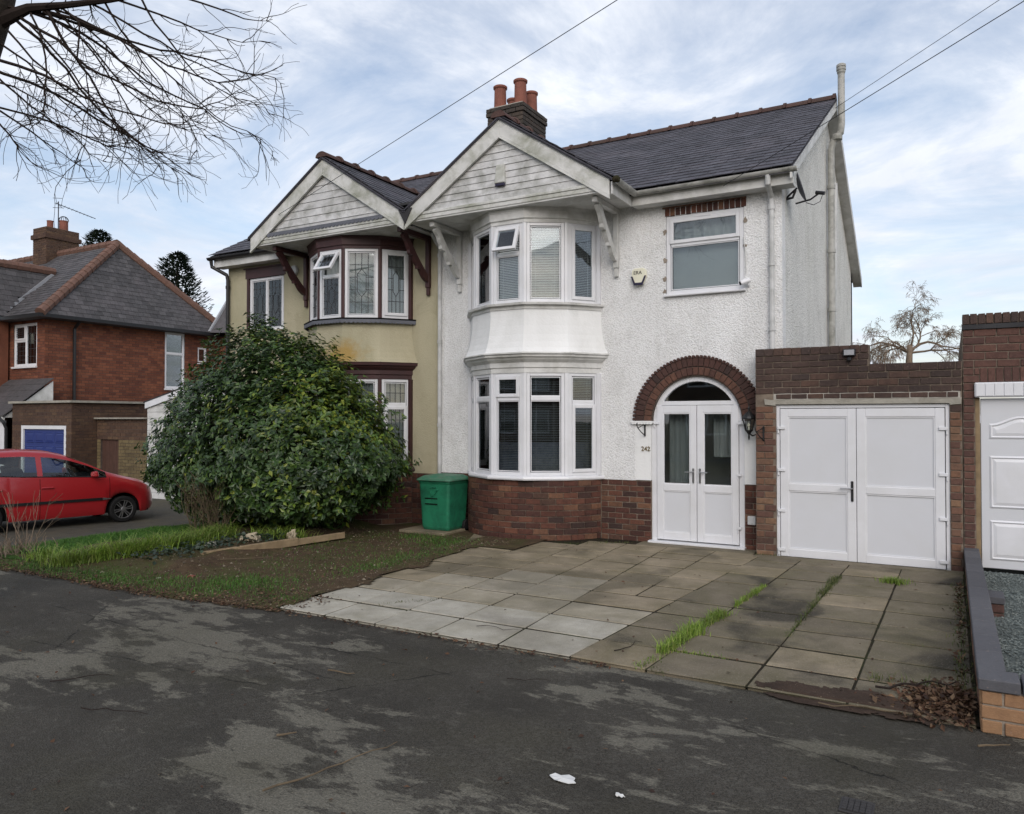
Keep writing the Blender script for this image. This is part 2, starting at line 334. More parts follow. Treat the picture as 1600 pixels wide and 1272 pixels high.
# ------------------------------------------------------------------ mesh helpers
class MB:
    def __init__(s): s.v = []; s.f = []
    def add(s, vs, fs):
        b = len(s.v); s.v += [tuple(v) for v in vs]; s.f += [tuple(i + b for i in f) for f in fs]; return s
    def box(s, x0, x1, y0, y1, z0, z1):
        return s.add([(x0, y0, z0), (x1, y0, z0), (x1, y1, z0), (x0, y1, z0), (x0, y0, z1), (x1, y0, z1), (x1, y1, z1), (x0, y1, z1)],
                     [(0, 3, 2, 1), (4, 5, 6, 7), (0, 1, 5, 4), (1, 2, 6, 5), (2, 3, 7, 6), (3, 0, 4, 7)])
    def hexa(s, p):
        return s.add(p, [(0, 3, 2, 1), (4, 5, 6, 7), (0, 1, 5, 4), (1, 2, 6, 5), (2, 3, 7, 6), (3, 0, 4, 7)])
    def prism(s, poly, ext):
        n = len(poly); e = Vector(ext); a = [Vector(p) for p in poly]; b = [p + e for p in a]
        return s.add(a + b, [tuple(range(n - 1, -1, -1)), tuple(range(n, 2 * n))] + [(i, (i + 1) % n, (i + 1) % n + n, i + n) for i in range(n)])
    def bar(s, a, b, w, h, up=Z):
        a = Vector(a); b = Vector(b); d = (b - a).normalized(); x = d.cross(up)
        if x.length < 1e-4: x = Vector((1, 0, 0))
        x.normalize(); y = x.cross(d); p = []
        for c in (a, b):
            for i, j in ((-1, -1), (1, -1), (1, 1), (-1, 1)): p.append(c + x * i * w / 2 + y * j * h / 2)
        return s.hexa(p)
    def tube(s, pts, r, n=6, cap=True):
        pts = [Vector(p) for p in pts]; m = len(pts); b = len(s.v)
        if not isinstance(r, (list, tuple)): r = [r] * m
        d0 = (pts[1] - pts[0]).normalized(); x = d0.orthogonal().normalized()
        for i, p in enumerate(pts):
            d = (pts[min(i + 1, m - 1)] - pts[max(i - 1, 0)])
            d = d.normalized() if d.length > 1e-7 else d0
            x = x - d * x.dot(d)
            x = x.normalized() if x.length > 1e-6 else d.orthogonal().normalized()
            y = d.cross(x)
            for k in range(n):
                a = 2 * PI * k / n; s.v.append(tuple(p + (x * math.cos(a) + y * math.sin(a)) * r[i]))
        for i in range(m - 1):
            for k in range(n):
                s.f.append((b + i * n + k, b + i * n + (k + 1) % n, b + (i + 1) * n + (k + 1) % n, b + (i + 1) * n + k))
        if cap and n > 2: s.f.append(tuple(b + k for k in range(n - 1, -1, -1))); s.f.append(tuple(b + (m - 1) * n + k for k in range(n)))
        return s
    def lathe(s, c, prof, n=16, ax=Z):
        c = Vector(c); q = Z.rotation_difference(Vector(ax)); b = len(s.v); m = len(prof)
        for r, h in prof:
            for k in range(n):
                a = 2 * PI * k / n; s.v.append(tuple(c + q @ Vector((r * math.cos(a), r * math.sin(a), h))))
        for i in range(m - 1):
            for k in range(n): s.f.append((b + i * n + k, b + i * n + (k + 1) % n, b + (i + 1) * n + (k + 1) % n, b + (i + 1) * n + k))
        s.f.append(tuple(b + k for k in range(n - 1, -1, -1))); s.f.append(tuple(b + (m - 1) * n + k for k in range(n)))
        return s
    def mesh(s, name, off=(0, 0, 0), bevel=0, smooth=False):
        me = bpy.data.meshes.new(name); o = Vector(off)
        me.from_pydata([tuple(Vector(v) - o) for v in s.v], [], s.f); me.validate()
        if bevel:
            bm = bmesh.new(); bm.from_mesh(me); bmesh.ops.recalc_face_normals(bm, faces=bm.faces)
            es = [e for e in bm.edges if len(e.link_faces) == 2 and e.calc_face_angle(0) > .5]
            bmesh.ops.bevel(bm, geom=es, offset=bevel, segments=1, affect='EDGES', clamp_overlap=True); bm.to_mesh(me); bm.free()
        if smooth:
            me.polygons.foreach_set('use_smooth', [True] * len(me.polygons))
        me.update(); return me
    def build(s, name, mat, parent=None, bevel=0, smooth=False, stuff=False, local=False):
        off = (0, 0, 0) if local else base(parent)
        o = bpy.data.objects.new(name, s.mesh(name, off, bevel, smooth)); COL.objects.link(o); o.parent = parent
        o.data.materials.append(MATS[mat])
        if stuff: o['kind'] = 'stuff'
        return o
def base(p):
    v = Vector((0, 0, 0))
    while p is not None: v += p.location; p = p.parent
    return v
def tag(o, label, cat, group=None):
    o['label'] = label; o['category'] = cat
    if group: o['group'] = group
    return o
def thing(name, label, cat, loc=(0, 0, 0), group=None):
    o = bpy.data.objects.new(name, None); COL.objects.link(o); o.location = loc; o.empty_display_size = .2
    return tag(o, label, cat, group)
def struct(o): o['kind'] = 'structure'; return o
def piece(mesh, name, loc, parent, rot=None):
    o = bpy.data.objects.new(name, mesh); COL.objects.link(o); o.parent = parent
    l = Vector(loc) - base(parent)
    o.matrix_basis = Matrix.Translation(l) @ (rot.to_4x4() if rot is not None else Matrix())
    return o
class FR:
    """a wall frame: origin, U left to right seen from outside, N = U x Z outwards"""
    def __init__(s, O, U): s.O = Vector(O); s.U = Vector(U).normalized(); s.N = s.U.cross(Z)
    def p(s, a, z, d): return s.O + s.U * a + Z * z + s.N * d
    def box(s, mb, a0, a1, z0, z1, d0, d1):
        return mb.hexa([s.p(a0, z0, d1), s.p(a1, z0, d1), s.p(a1, z0, d0), s.p(a0, z0, d0), s.p(a0, z1, d1), s.p(a1, z1, d1), s.p(a1, z1, d0), s.p(a0, z1, d0)])
    def rot(s): return Matrix((s.U, -s.N, Z)).transposed()
    def wall(s, mb, a0, a1, z0, z1, d0, d1, holes=()):
        xs = sorted({a0, a1, *[max(a0, min(a1, h[i])) for h in holes for i in (0, 1)]})
        zs = sorted({z0, z1, *[max(z0, min(z1, h[i])) for h in holes for i in (2, 3)]})
        inh = lambda x, z: any(h[0] < x < h[1] and h[2] < z < h[3] for h in holes)
        solid = {}
        for i in range(len(xs) - 1):
            for j in range(len(zs) - 1): solid[i, j] = not inh((xs[i] + xs[i + 1]) / 2, (zs[j] + zs[j + 1]) / 2)
        for (i, j), ok in solid.items():
            if not ok: continue
            A, B, C, D = xs[i], xs[i + 1], zs[j], zs[j + 1]
            mb.add([s.p(A, C, d1), s.p(B, C, d1), s.p(B, D, d1), s.p(A, D, d1)], [(0, 1, 2, 3)])
            mb.add([s.p(A, C, d0), s.p(B, C, d0), s.p(B, D, d0), s.p(A, D, d0)], [(3, 2, 1, 0)])
            if not solid.get((i - 1, j)): mb.add([s.p(A, C, d0), s.p(A, C, d1), s.p(A, D, d1), s.p(A, D, d0)], [(0, 1, 2, 3)])
            if not solid.get((i + 1, j)): mb.add([s.p(B, C, d0), s.p(B, C, d1), s.p(B, D, d1), s.p(B, D, d0)], [(3, 2, 1, 0)])
            if not solid.get((i, j - 1)): mb.add([s.p(A, C, d0), s.p(B, C, d0), s.p(B, C, d1), s.p(A, C, d1)], [(0, 1, 2, 3)])
            if not solid.get((i, j + 1)): mb.add([s.p(A, D, d0), s.p(B, D, d0), s.p(B, D, d1), s.p(A, D, d1)], [(3, 2, 1, 0)])
        return mb

BRICKS = {}
def brick_mesh(l, h, d, mat):
    k = (round(l, 2), round(h, 3), round(d, 3), mat, RN.randrange(3))
    if k not in BRICKS:
        r = random.Random(len(BRICKS) * 7 + 3); j = lambda: r.uniform(-.0022, .0022)
        mb = MB(); L, H, D = k[0] / 2, h / 2, d / 2
        mb.hexa([Vector((x * L + j(), y * D + (j() if y < 0 else 0), z * H + j())) for z in (-1, 1) for x, y in ((-1, -1), (1, -1), (1, 1), (-1, 1))])
        m = mb.mesh('brick', bevel=.004); m.materials.append(MATS[mat]); BRICKS[k] = m
    return BRICKS[k]
CH, BL, JT = .0865, .232, .0125
def lay(parent, fr, a0, a1, z0, z1, face, mat, holes=(), depth=.06, ch=CH, bl=BL, name='brick', jitter=.0025, header_every=0, phase=0, limit=None):
    """stretcher courses in frame fr between a0..a1, z0..z1, front at distance `face`"""
    nrow = max(1, round((z1 - z0) / ch)); ch = (z1 - z0) / nrow; res = []; R = fr.rot()
    for r in range(nrow):
        zc = z0 + (r + .5) * ch
        x = a0 - (bl / 2 if (r + phase) % 2 else 0)
        while x < a1 - .02:
            s0, s1 = max(x, a0), min(x + bl, a1); x += bl
            if s1 - s0 < .035: continue
            segs = [(s0, s1)]
            for h in holes:
                if h[2] < zc < h[3]:
                    ns = []
                    for p, q in segs:
                        if q <= h[0] or p >= h[1]: ns.append((p, q)); continue
                        if p < h[0] - .03: ns.append((p, h[0]))
                        if q > h[1] + .03: ns.append((h[1], q))
                    segs = ns
            for p, q in segs:
                if q - p < .035: continue
                l = q - p - JT
                mt = mat(RN, (p + q) / 2, zc) if callable(mat) else mat
                o = piece(brick_mesh(l, ch - JT, depth, mt), name, fr.p((p + q) / 2, zc, face - depth / 2 + RN.uniform(-jitter, jitter)), parent, R); res.append(o)
    return res
def lay_joined(fr, a0, a1, z0, z1, face, holes=(), depth=.04, ch=CH, bl=BL, mb=None):
    mb = mb or MB(); nrow = max(1, round((z1 - z0) / ch)); ch = (z1 - z0) / nrow
    for r in range(nrow):
        zc = z0 + (r + .5) * ch; x = a0 - (bl / 2 if r % 2 else 0)
        while x < a1 - .02:
            s0, s1 = max(x, a0), min(x + bl, a1); x += bl
            if s1 - s0 < .04: continue
            segs = [(s0, s1)]
            for h in holes:
                if h[2] < zc < h[3]:
                    ns = []
                    for a_, b_ in segs:
                        if b_ <= h[0] or a_ >= h[1]: ns.append((a_, b_)); continue
                        if a_ < h[0] - .03: ns.append((a_, h[0]))
                        if b_ > h[1] + .03: ns.append((h[1], b_))
                    segs = ns
            for a_, b_ in segs:
                f = face + RN.uniform(-.002, .002)
                fr.box(mb, a_ + JT / 2, b_ - JT / 2, zc - ch / 2 + JT / 2, zc + ch / 2 - JT / 2, f - depth, f)
    return mb
def slates(parent, O, U, V, w, h, keep, mat_obj, mat_join, sw=.27, g=.21, maxn=300, name='slate', th=.011):
    """courses of slates on the plane O + a U + b V"""
    O = Vector(O); U = Vector(U).normalized(); V = Vector(V).normalized(); N = U.cross(V).normalized()
    if N.z < 0: N = -N
    cells = []
    for r in range(int(h / g) + 1):
        b = r * g; x = -(sw / 2 if r % 2 else 0)
        while x < w:
            a, c = max(0, x), min(w, x + sw); x += sw
            if c - a < .05: continue
            ctr = O + U * (a + c) / 2 + V * (b + g / 2)
            if keep(ctr): cells.append((ctr, a, c, b, min(g * 1.25, h - b + .02)))
    cells.sort(key=lambda q: (q[0] - cam_o.location).length)
    tilt = Matrix.Rotation(-.035, 3, U); R = Matrix((U, V, N)).transposed()
    cache = {}
    for ctr, a, c, b, l in cells[:maxn]:
        k = (round(c - a, 2), round(l, 2))
        if k not in cache:
            m = MB().box(-(k[0] - .006) / 2, (k[0] - .006) / 2, -l / 2, l / 2, 0, th).mesh(name, bevel=0); m.materials.append(MATS[mat_obj]); cache[k] = m
        p = O + U * ((a + c) / 2 + RN.uniform(-.003, .003)) + V * (b + l / 2 + RN.uniform(-.006, .006)) + N * (.004 + RN.uniform(0, .004))
        piece(cache[k], name, p, parent, Matrix.Rotation(.045 + RN.uniform(-.006, .006), 3, U).inverted() @ R)
    if len(cells) > maxn:
        mb = MB()
        for ctr, a, c, b, l in cells[maxn:]:
            q0 = RN.uniform(0, .004); lo, hi = .018 + q0, .006 + q0; e = RN.uniform(-.006, .006)
            pts = []
            for dz in (0, th):
                for aa, bb, t in ((a + .003, b + e, lo), (c - .003, b + e, lo), (c - .003, b + l, hi), (a + .003, b + l, hi)):
                    pts.append(O + U * aa + V * bb + N * (t - th + dz))
            mb.hexa(pts)
        mb.build(name, mat_join, parent, stuff=True)

def window(parent, fr, a0, a1, z0, z1, cells, d=0.0, fw=.055, dep=.07, mat='upvc', came=None, sill=None, name='window', pane='glass', openv=rad(24)):
    """frame + cells (a0,a1,z0,z1,kind) in absolute frame coordinates; kind fixed | case | open"""
    mb = MB()
    fr.box(mb, a0, a0 + fw, z0, z1, d - dep, d); fr.box(mb, a1 - fw, a1, z0, z1, d - dep, d)
    fr.box(mb, a0 + fw, a1 - fw, z0, z0 + fw, d - dep + .001, d - .001); fr.box(mb, a0 + fw, a1 - fw, z1 - fw, z1, d - dep + .001, d - .001)
    # mullions and transoms between cells
    done = set()
    for c in cells:
        for c2 in cells:
            if abs(c[1] - c2[0]) < .08 and c2[0] > c[0] and min(c[3], c2[3]) > max(c[2], c2[2]) and c2 is not c:
                k = ('m', c[1], c2[0])
                if k not in done and c2[0] > c[1] + .001: done.add(k); fr.box(mb, c[1], c2[0], z0 + fw, z1 - fw, d - dep + .002, d - .002)
            if abs(c[3] - c2[2]) < .08 and c2[2] > c[2] and min(c[1], c2[1]) > max(c[0], c2[0]) and c2 is not c:
                k = ('t', c[3], c2[2], c[0])
                if k not in done and c2[2] > c[3] + .001: done.add(k); fr.box(mb, c[0], c[1], c[3], c2[2], d - dep + .003, d - .003)
    W = mb.build(name, mat, parent, bevel=.005)
    cf = .042
    for (p, q, r, s_, kind) in cells:
        if kind == 'fixed':
            g = MB(); fr.box(g, p - .006, q + .006, r - .006, s_ + .006, d - .042, d - .034); g.build('pane', pane, W)
            bd = MB(); 
            for (A, B, C, D) in ((p, q, r, r + .012), (p, q, s_ - .012, s_), (p, p + .012, r + .012, s_ - .012), (q - .012, q, r + .012, s_ - .012)):
                fr.box(bd, A, B, C, D, d - .034, d - .014)
            bd.build('bead', mat, W)
            pa = (p, q, r, s_, d - .034, None)
        else:
            e = .012; A0, A1, C0, C1 = p - e, q + e, r - e, s_ + e; f2 = FR(fr.O, fr.U)
            def mk(bx):
                g = MB(); bx(g, A0 + cf, A1 - cf, C0 + cf, C1 - cf, -.012, -.004)
                k = MB(); bx(k, A0, A0 + cf + .01, C0, C1, -.03, .018); bx(k, A1 - cf - .01, A1, C0, C1, -.03, .018)
                bx(k, A0 + cf + .01, A1 - cf - .01, C0, C0 + cf + .01, -.029, .017); bx(k, A0 + cf + .01, A1 - cf - .01, C1 - cf - .01, C1, -.029, .017)
                return g, k
            g, k = mk(lambda m, a, b, c, dd, x, y: fr.box(m, a, b, c, dd, d + x, d + y))
            if kind == 'open':
                piv = fr.p(0, C1, d); M = Matrix.Translation(piv) @ Matrix.Rotation(-openv, 4, fr.U) @ Matrix.Translation(-piv)
                for m in (g, k): m.v = [tuple(M @ Vector(v)) for v in m.v]
            cs = k.build('casement', mat, W, bevel=.005); g.build('pane', pane, W)
            pa = (A0 + cf + .01, A1 - cf - .01, C0 + cf + .01, C1 - cf - .01, d - .004, M if kind == 'open' else None)
        if came:
            m = MB(); came(m, fr, *pa[:5])
            if pa[5] is not None: m.v = [tuple(pa[5] @ Vector(v)) for v in m.v]
            m.build('lead_came', 'lead_came', W)
    if sill:
        o, th, mt = sill; m = MB(); fr.box(m, a0 - .03, a1 + .03, z0 - th, z0 - .001, d - dep, d + o); m.build('sill', mt, W, bevel=.006)
    return W
def came_grid(m, fr, p, q, r, s, d, nx=4, nz=5, diamond=True):
    t = .0055
    w_, h_ = q - p, s - r
    ex = (p + w_ * .33, p + w_ * .67); ez = (r + h_ * .3, r + h_ * .72)
    for i in range(1, nx):
        x = p + w_ * i / nx
        if diamond and ex[0] + .01 < x < ex[1] - .01:
            fr.box(m, x - t, x + t, r, ez[0], d, d + .004); fr.box(m, x - t, x + t, ez[1], s, d, d + .004)
        else: fr.box(m, x - t, x + t, r, s, d, d + .004)
    for j in range(1, nz):
        z = r + h_ * j / nz
        if diamond and ez[0] - .02 < z < ez[1] + .02:
            fr.box(m, p, ex[0], z - t, z + t, d, d + .0045); fr.box(m, ex[1], q, z - t, z + t, d, d + .0045)
        else: fr.box(m, p, q, z - t, z + t, d, d + .0045)
    if diamond:
        xm = (p + q) / 2; k = h_ * .07
        P = [(xm, ez[0] - k * .2), (ex[0], ez[0] + k), (ex[0], ez[1] - k), (xm, ez[1] + k * .2), (ex[1], ez[1] - k), (ex[1], ez[0] + k)]
        for i in range(6):
            (x0, zz0), (x1, zz1) = P[i], P[(i + 1) % 6]
            m.bar(fr.p(x0, zz0, d + .003), fr.p(x1, zz1, d + .003), .011, .006, fr.N)
def blind(parent, fr, a0, a1, z0, z1, d, tilt=.5, pitch=.026, mat='blind', top=None):
    m = MB(); n = int((z1 - z0) / pitch); hw = .0125
    for i in range(n):
        z = z0 + (i + .5) * pitch; c, s = math.cos(tilt) * hw, math.sin(tilt) * hw
        m.add([fr.p(a0, z - s, d + c), fr.p(a1, z - s, d + c), fr.p(a1, z + s, d - c), fr.p(a0, z + s, d - c)], [(0, 1, 2, 3)])
    for x in (a0 + (a1 - a0) * .2, a0 + (a1 - a0) * .8): fr.box(m, x - .002, x + .002, z0, z1, d + .013, d + .015)
    fr.box(m, a0, a1, z1, z1 + .03, d - .015, d + .015)
    o = m.build('blind', mat, parent); o['kind'] = 'stuff'; return o
def drape(parent, fr, a0, a1, z0, z1, d, mat, waves=6, amp=.02, name='curtain'):
    m = MB(); n = waves * 6; P = []
    for i in range(n + 1):
        a = a0 + (a1 - a0) * i / n; dd = d + amp * math.sin(i / 6 * 2 * PI) + amp * .4 * math.sin(i * .7)
        P += [fr.p(a, z0, dd), fr.p(a, z1, dd)]
    m.add(P, [(2 * i, 2 * i + 2, 2 * i + 3, 2 * i + 1) for i in range(n)]); return m.build(name, mat, parent, smooth=True)
def text_mesh(parent, s, loc, size, mat, rotm, name, depth=.003):
    cu = bpy.data.curves.new(name, 'FONT'); cu.body = s; cu.size = size; cu.extrude = depth; cu.align_x = 'CENTER'; cu.align_y = 'CENTER'
    tmp = bpy.data.objects.new('tmp_text', cu); COL.objects.link(tmp)
    bpy.context.view_layer.update(); dg = bpy.context.evaluated_depsgraph_get()
    me = bpy.data.meshes.new_from_object(tmp.evaluated_get(dg)); bpy.data.objects.remove(tmp); bpy.data.curves.remove(cu)
    me.materials.clear(); me.materials.append(MATS[mat])
    return piece(me, name, loc, parent, rotm)
def sstep(a, b, x):
    t = max(0, min(1, (x - a) / (b - a))); return t * t * (3 - 2 * t)
def hgt(x, y):                       # the plots to the left lie a little lower
    return -.2 * sstep(-10.5, -13.8, x) if x < -10 else 0.0

# ================================================================== ground
def axis(lo, hi, fine_lo, fine_hi, step, far):
    a = []; x = fine_lo
    while x <= fine_hi + 1e-6: a.append(x); x += step
    s = step; x = fine_lo
    while x > lo: s *= 1.7; x -= s; a.insert(0, max(x, lo))
    s = step; x = a[-1]
    while x < hi: s *= 1.7; x += s; a.append(min(x, hi))
    return a
def sheet(name, mat, xs, ys, zf, keep=None, parent=None):
    idx = {}; mb = MB()
    for i, x in enumerate(xs):
        for j, y in enumerate(ys): mb.v.append((x, y, zf(x, y)))
    ny = len(ys)
    for i in range(len(xs) - 1):
        for j in range(ny - 1):
            if keep is None or keep((xs[i] + xs[i + 1]) / 2, (ys[j] + ys[j + 1]) / 2):
                mb.f.append((i * ny + j, (i + 1) * ny + j, (i + 1) * ny + j + 1, i * ny + j + 1))
    return struct(mb.build(name, mat, parent, smooth=True))
def lsp(a, b, n): return [a + (b - a) * i / n for i in range(n + 1)]
n2 = lambda x, y, s=1.0, k=0.0: noise.noise(Vector((x * s, y * s, k)))
sheet('ground', 'ground', axis(-400, 400, -30, 12, 1.5, 400), axis(-400, 400, -16, 14, 1.5, 400), lambda x, y: hgt(x, y) - .03)
def edge_y(x):        # ragged line where soil and moss have crept over the tarmac
    return -5.70 - .16 * sstep(-5.6, -7.5, x) + .10 * n2(x, 0, 1.3, 2) + .05 * n2(x, 0, 5, 8)
sheet('pavement', 'tarmac', lsp(-40, 14, 108), lsp(-13.2, -5.0, 20), lambda x, y: hgt(x, y) + .002 + .006 * n2(x, y, .9))
sheet('road', 'road', lsp(-60, 30, 20), lsp(-22, -13.35, 3), lambda x, y: -.11)
kb = MB().box(-60, 30, -13.35, -13.2, -.12, .004); struct(kb.build('kerb', 'kerb', None, bevel=.02))
sheet('opposite_pavement', 'road', lsp(-60, 30, 20), lsp(-25, -22, 2), lambda x, y: .0)

# driveway of square slabs: joints fan slightly, as laid
drive = struct(MB().add([(-5.72, -5.62, .0225), (.14, -5.62, .0225), (.14, -.02, .0225), (-5.6, -.02, .0225), (-5.95, -1.9, .0225)], [(0, 1, 2, 3, 4)]).build('driveway', 'joint_soil'))
near = [-6.28, -5.68, -5.09, -4.49, -3.88, -3.21, -2.56, -1.95, -1.23, -.59, .125]
far_ = [-6.62, -5.98, -5.36, -4.72, -4.12, -3.50, -2.24, -1.70, -1.12, -.53, .125]
rows = [-5.63, -5.08, -4.53, -3.98, -3.43, -2.87, -2.32, -1.77, -1.22, -.80, -.34]
def colx(x0, x1, y): return x0 + (x1 - x0) * (y + 5.63) / 4.9
def slab_obj(q, mat, zt):
    c = sum((Vector((*p, 0)) for p in q), Vector()) / 4; mb = MB()
    tz = [zt + RN.uniform(-.003, .003) for _ in q]; q = [(a + RN.uniform(-.004, .004), b + RN.uniform(-.005, .005)) for a, b in q]
    mb.hexa([(p[0] - c.x, p[1] - c.y, -.03) for p in q] + [(p[0] - c.x, p[1] - c.y, t) for p, t in zip(q, tz)])
    m = mb.mesh('paving_slab', bevel=.006); m.materials.append(MATS[mat])
    return piece(m, 'paving_slab', (c.x, c.y, 0), drive)
for i in range(len(near) - 1):
    for j in range(len(rows) - 1):
        y0, y1 = rows[j], rows[j + 1]
        xm = colx((near[i] + near[i + 1]) / 2, (far_[i] + far_[i + 1]) / 2, (y0 + y1) / 2); ym = (y0 + y1) / 2
        if xm > -2.3 and ym > -.32: continue
        if i == 0: continue
        if math.hypot(xm + 5.9, ym - .46) < 1.55: continue
        if xm < -5.75 and ym > -2.2: continue
        sub = [(near[i], near[i + 1], far_[i], far_[i + 1])]
        if i == 5:                                 # the odd column widens towards the house and is split there
            sub = [sub[0]] if ym < -3.5 else [(near[i], near[i] + .36, far_[i], far_[i] + .66), (near[i] + .36, near[i + 1], far_[i] + .66, far_[i + 1])]
        for n0, n1, f0, f1 in sub:
            g = .005 + RN.uniform(0, .005); gy = .015 + RN.uniform(0, .009)
            q = [(colx(n0, f0, y0) + g, y0 + gy), (colx(n1, f1, y0) - g, y0 + gy), (colx(n1, f1, y1) - g, y1 - gy), (colx(n0, f0, y1) + g, y1 - gy)]
            lum = 2.6 - j * .62 + (.25 if i in (2, 3, 4, 5) else -.3) + RN.uniform(-.5, .5) - (.8 if i == 5 and j > 1 else 0)
            if i >= 6: mt = 'slab_dark' if RN.random() < .9 else 'slab_mid'
            else: mt = 'slab_clean' if lum > 1.45 else 'slab_light' if lum > .35 else 'slab_mid'
            slab_obj(q, mt, .030 + RN.uniform(-.003, .004))
# strips of concrete in front of the bay and doorstep
cstrip = struct(MB().prism([(-6.1, -1.75, .0), (-5.0, -1.25, .0), (-4.25, -.78, .0), (-4.1, -.02, 0), (-6.9, -.02, 0)], (0, 0, .022)).build('concrete_strip', 'slab_mid'))
struct(MB().box(-4.0, -2.33, -.36, -.01, 0, .034).build('doorstep_slab', 'slab_dark', None, bevel=.008))

def soil_h(x, y):
    h = .006 + .012 * n2(x, y, 1.6, 1) + .006 * n2(x, y, 7, 2)
    bed = sstep(-8.15, -8.6, x + .18 * (y + 3)) * sstep(-5.55, -4.7, y)
    h += bed * (.10 + .04 * n2(x, y, 2.2, 5))
    h *= sstep(0, .28, y - edge_y(x))
    h += .030 * sstep(-6.2, -5.78, x + .32 * (y + 5.63) / 4.9 + .10 * n2(x, y, 3, 7)) * sstep(-5.6, -5.4, y)
    return hgt(x, y) + max(h, .0) + .009
def soil_keep(x, y):
    if y < edge_y(x): return False
    lim = -5.64 - .32 * (y + 5.63) / 4.9 + .22 * max(0, n2(y, 0, 1.7, 4) + .15) + .05 * n2(y, 0, 9, 6)
    if y > -1.7: lim = -5.3
    return x < lim and not (x < -10.35 + .25 * n2(y, 3, 1.4) and y > -5.2)
sheet('garden_soil', 'soil', lsp(-12.6, -5.2, 106), lsp(-6.05, -.02, 86), soil_h, soil_keep)
sheet('lawn', 'turf', lsp(-22, -10.2, 40), lsp(-5.45, -.1, 24), lambda x, y: hgt(x, y) + .03 + .01 * n2(x, y, 1.2), lambda x, y: x > -12.35 + .12 * n2(y, 1, 1.1) or y < -4.9)
sheet('neighbour_drive', 'drive_tarmac', lsp(-26, -12.2, 40), lsp(-5.0, 2.6, 20), lambda x, y: hgt(x, y) + .006)
sheet('neighbour_gravel', 'gravel', lsp(.27, 6, 10), lsp(-5.45, -.28, 10), lambda x, y: .05 + .01 * n2(x, y, 2))

# red-brown silt washed over the drive's front edge, next to the leaf pile
mb = MB(); xs_, ys_ = lsp(-1.35, .1, 72), lsp(-5.72, -5.18, 36)
def silt_d(x, y): return 1 - ((x + .62) / .62) ** 2 - ((y + 5.55) / .2) ** 2 + .55 * n2(x, y, 3.2, 3) + .4 * n2(x, y, 11, 5) + .25 * n2(x, y, 30, 6)
for x in xs_:
    for y in ys_: mb.v.append((x, y, (.0335 if y > -5.6 else .014) + .0012 * max(-2.5, min(1.6, silt_d(x, y))) + .002 * n2(x, y, 25)))
for a_ in range(72):
    for b_ in range(36):
        if silt_d((xs_[a_] + xs_[a_ + 1]) / 2, (ys_[b_] + ys_[b_ + 1]) / 2) > 0: mb.f.append((a_ * 37 + b_, (a_ + 1) * 37 + b_, (a_ + 1) * 37 + b_ + 1, a_ * 37 + b_ + 1))
st = mb.build('silt', 'red_silt', None, smooth=True); tag(st, 'patch of red-brown silt on the front edge of the slabs', 'silt'); st['kind'] = 'stuff'

# ================================================================== the two halves of the semi
FA = FR((0, 0, 0), (1, 0, 0))
EAVE_Y, EAVE_Z, RIDGE_Y, RIDGE_Z = -.32, 5.24, 4.45, 7.86
SL = (RIDGE_Z - EAVE_Z) / (RIDGE_Y - EAVE_Y)
roof_z = lambda y: EAVE_Z + SL * (y - EAVE_Y)
K5 = [(-1.18, 0), (-.837, -.457), (-.29, -.807), (.29, -.807), (.837, -.457), (1.18, 0)]
def offs(o):
    r = []
    for i, (x, y) in enumerate(K5):
        if i in (0, 5): r.append((x + (o if x > 0 else -o), y)); continue
        (xa, ya), (xb, yb) = K5[i - 1], K5[i + 1]
        na = Vector((y - ya, -(x - xa))).normalized(); nb = Vector((yb - y, -(xb - x))).normalized()
        b = (na + nb).normalized(); r.append((x + b.x * o / b.dot(na), y + b.y * o / b.dot(na)))
    return r
def ring(mb, xc, prof):
    rows_ = [[(xc + x, y, z) for x, y in offs(o)] for o, z in prof]; b = len(mb.v); n = 6
    for r in rows_: mb.v += r
    for i in range(len(prof) - 1):
        for k in range(n - 1): mb.f.append((b + i * n + k, b + i * n + k + 1, b + (i + 1) * n + k + 1, b + (i + 1) * n + k))
    mb.f.append(tuple(b + k for k in range(n - 1, -1, -1))); mb.f.append(tuple(b + (len(prof) - 1) * n + k for k in range(n)))
    return mb
def open_ring(mb, xc, prof):
    mb2 = MB(); ring(mb2, xc, prof); mb2.f = mb2.f[:-2]; mb.add(mb2.v, mb2.f); return mb
def arc_bricks(parent, xc, a_lo, a_hi, z0, z1, mat, face=1.292, ch=CH):
    cy = .462; nrow = round((z1 - z0) / ch); chh = (z1 - z0) / nrow
    for r in range(nrow):
        da = BL / face; a = a_lo - (da / 2 if r % 2 else 0)
        while a < a_hi - .02:
            p, q = max(a, a_lo), min(a + da, a_hi); a += da
            if q - p < .03: continue
            m_ = (p + q) / 2; l = (q - p) * face - JT
            rr = face - .03 + RN.uniform(-.003, .003)
            piece(brick_mesh(l, chh - JT, .06, mat), 'brick', (xc + math.sin(m_) * rr, cy - math.cos(m_) * rr, z0 + (r + .5) * chh), parent, Matrix.Rotation(m_, 3, 'Z'))
def arc_core(mb, xc, a_lo, a_hi, z0, z1, r):
    n = 24; cy = .462
    pts = [(xc + math.sin(a) * r, cy - math.cos(a) * r, z0) for a in lsp(a_lo, a_hi, n)] + [(xc + math.sin(a_hi) * (r - .2), .02, z0), (xc + math.sin(a_lo) * (r - .2), .02, z0)]
    return mb.prism(pts, (0, 0, z1 - z0))

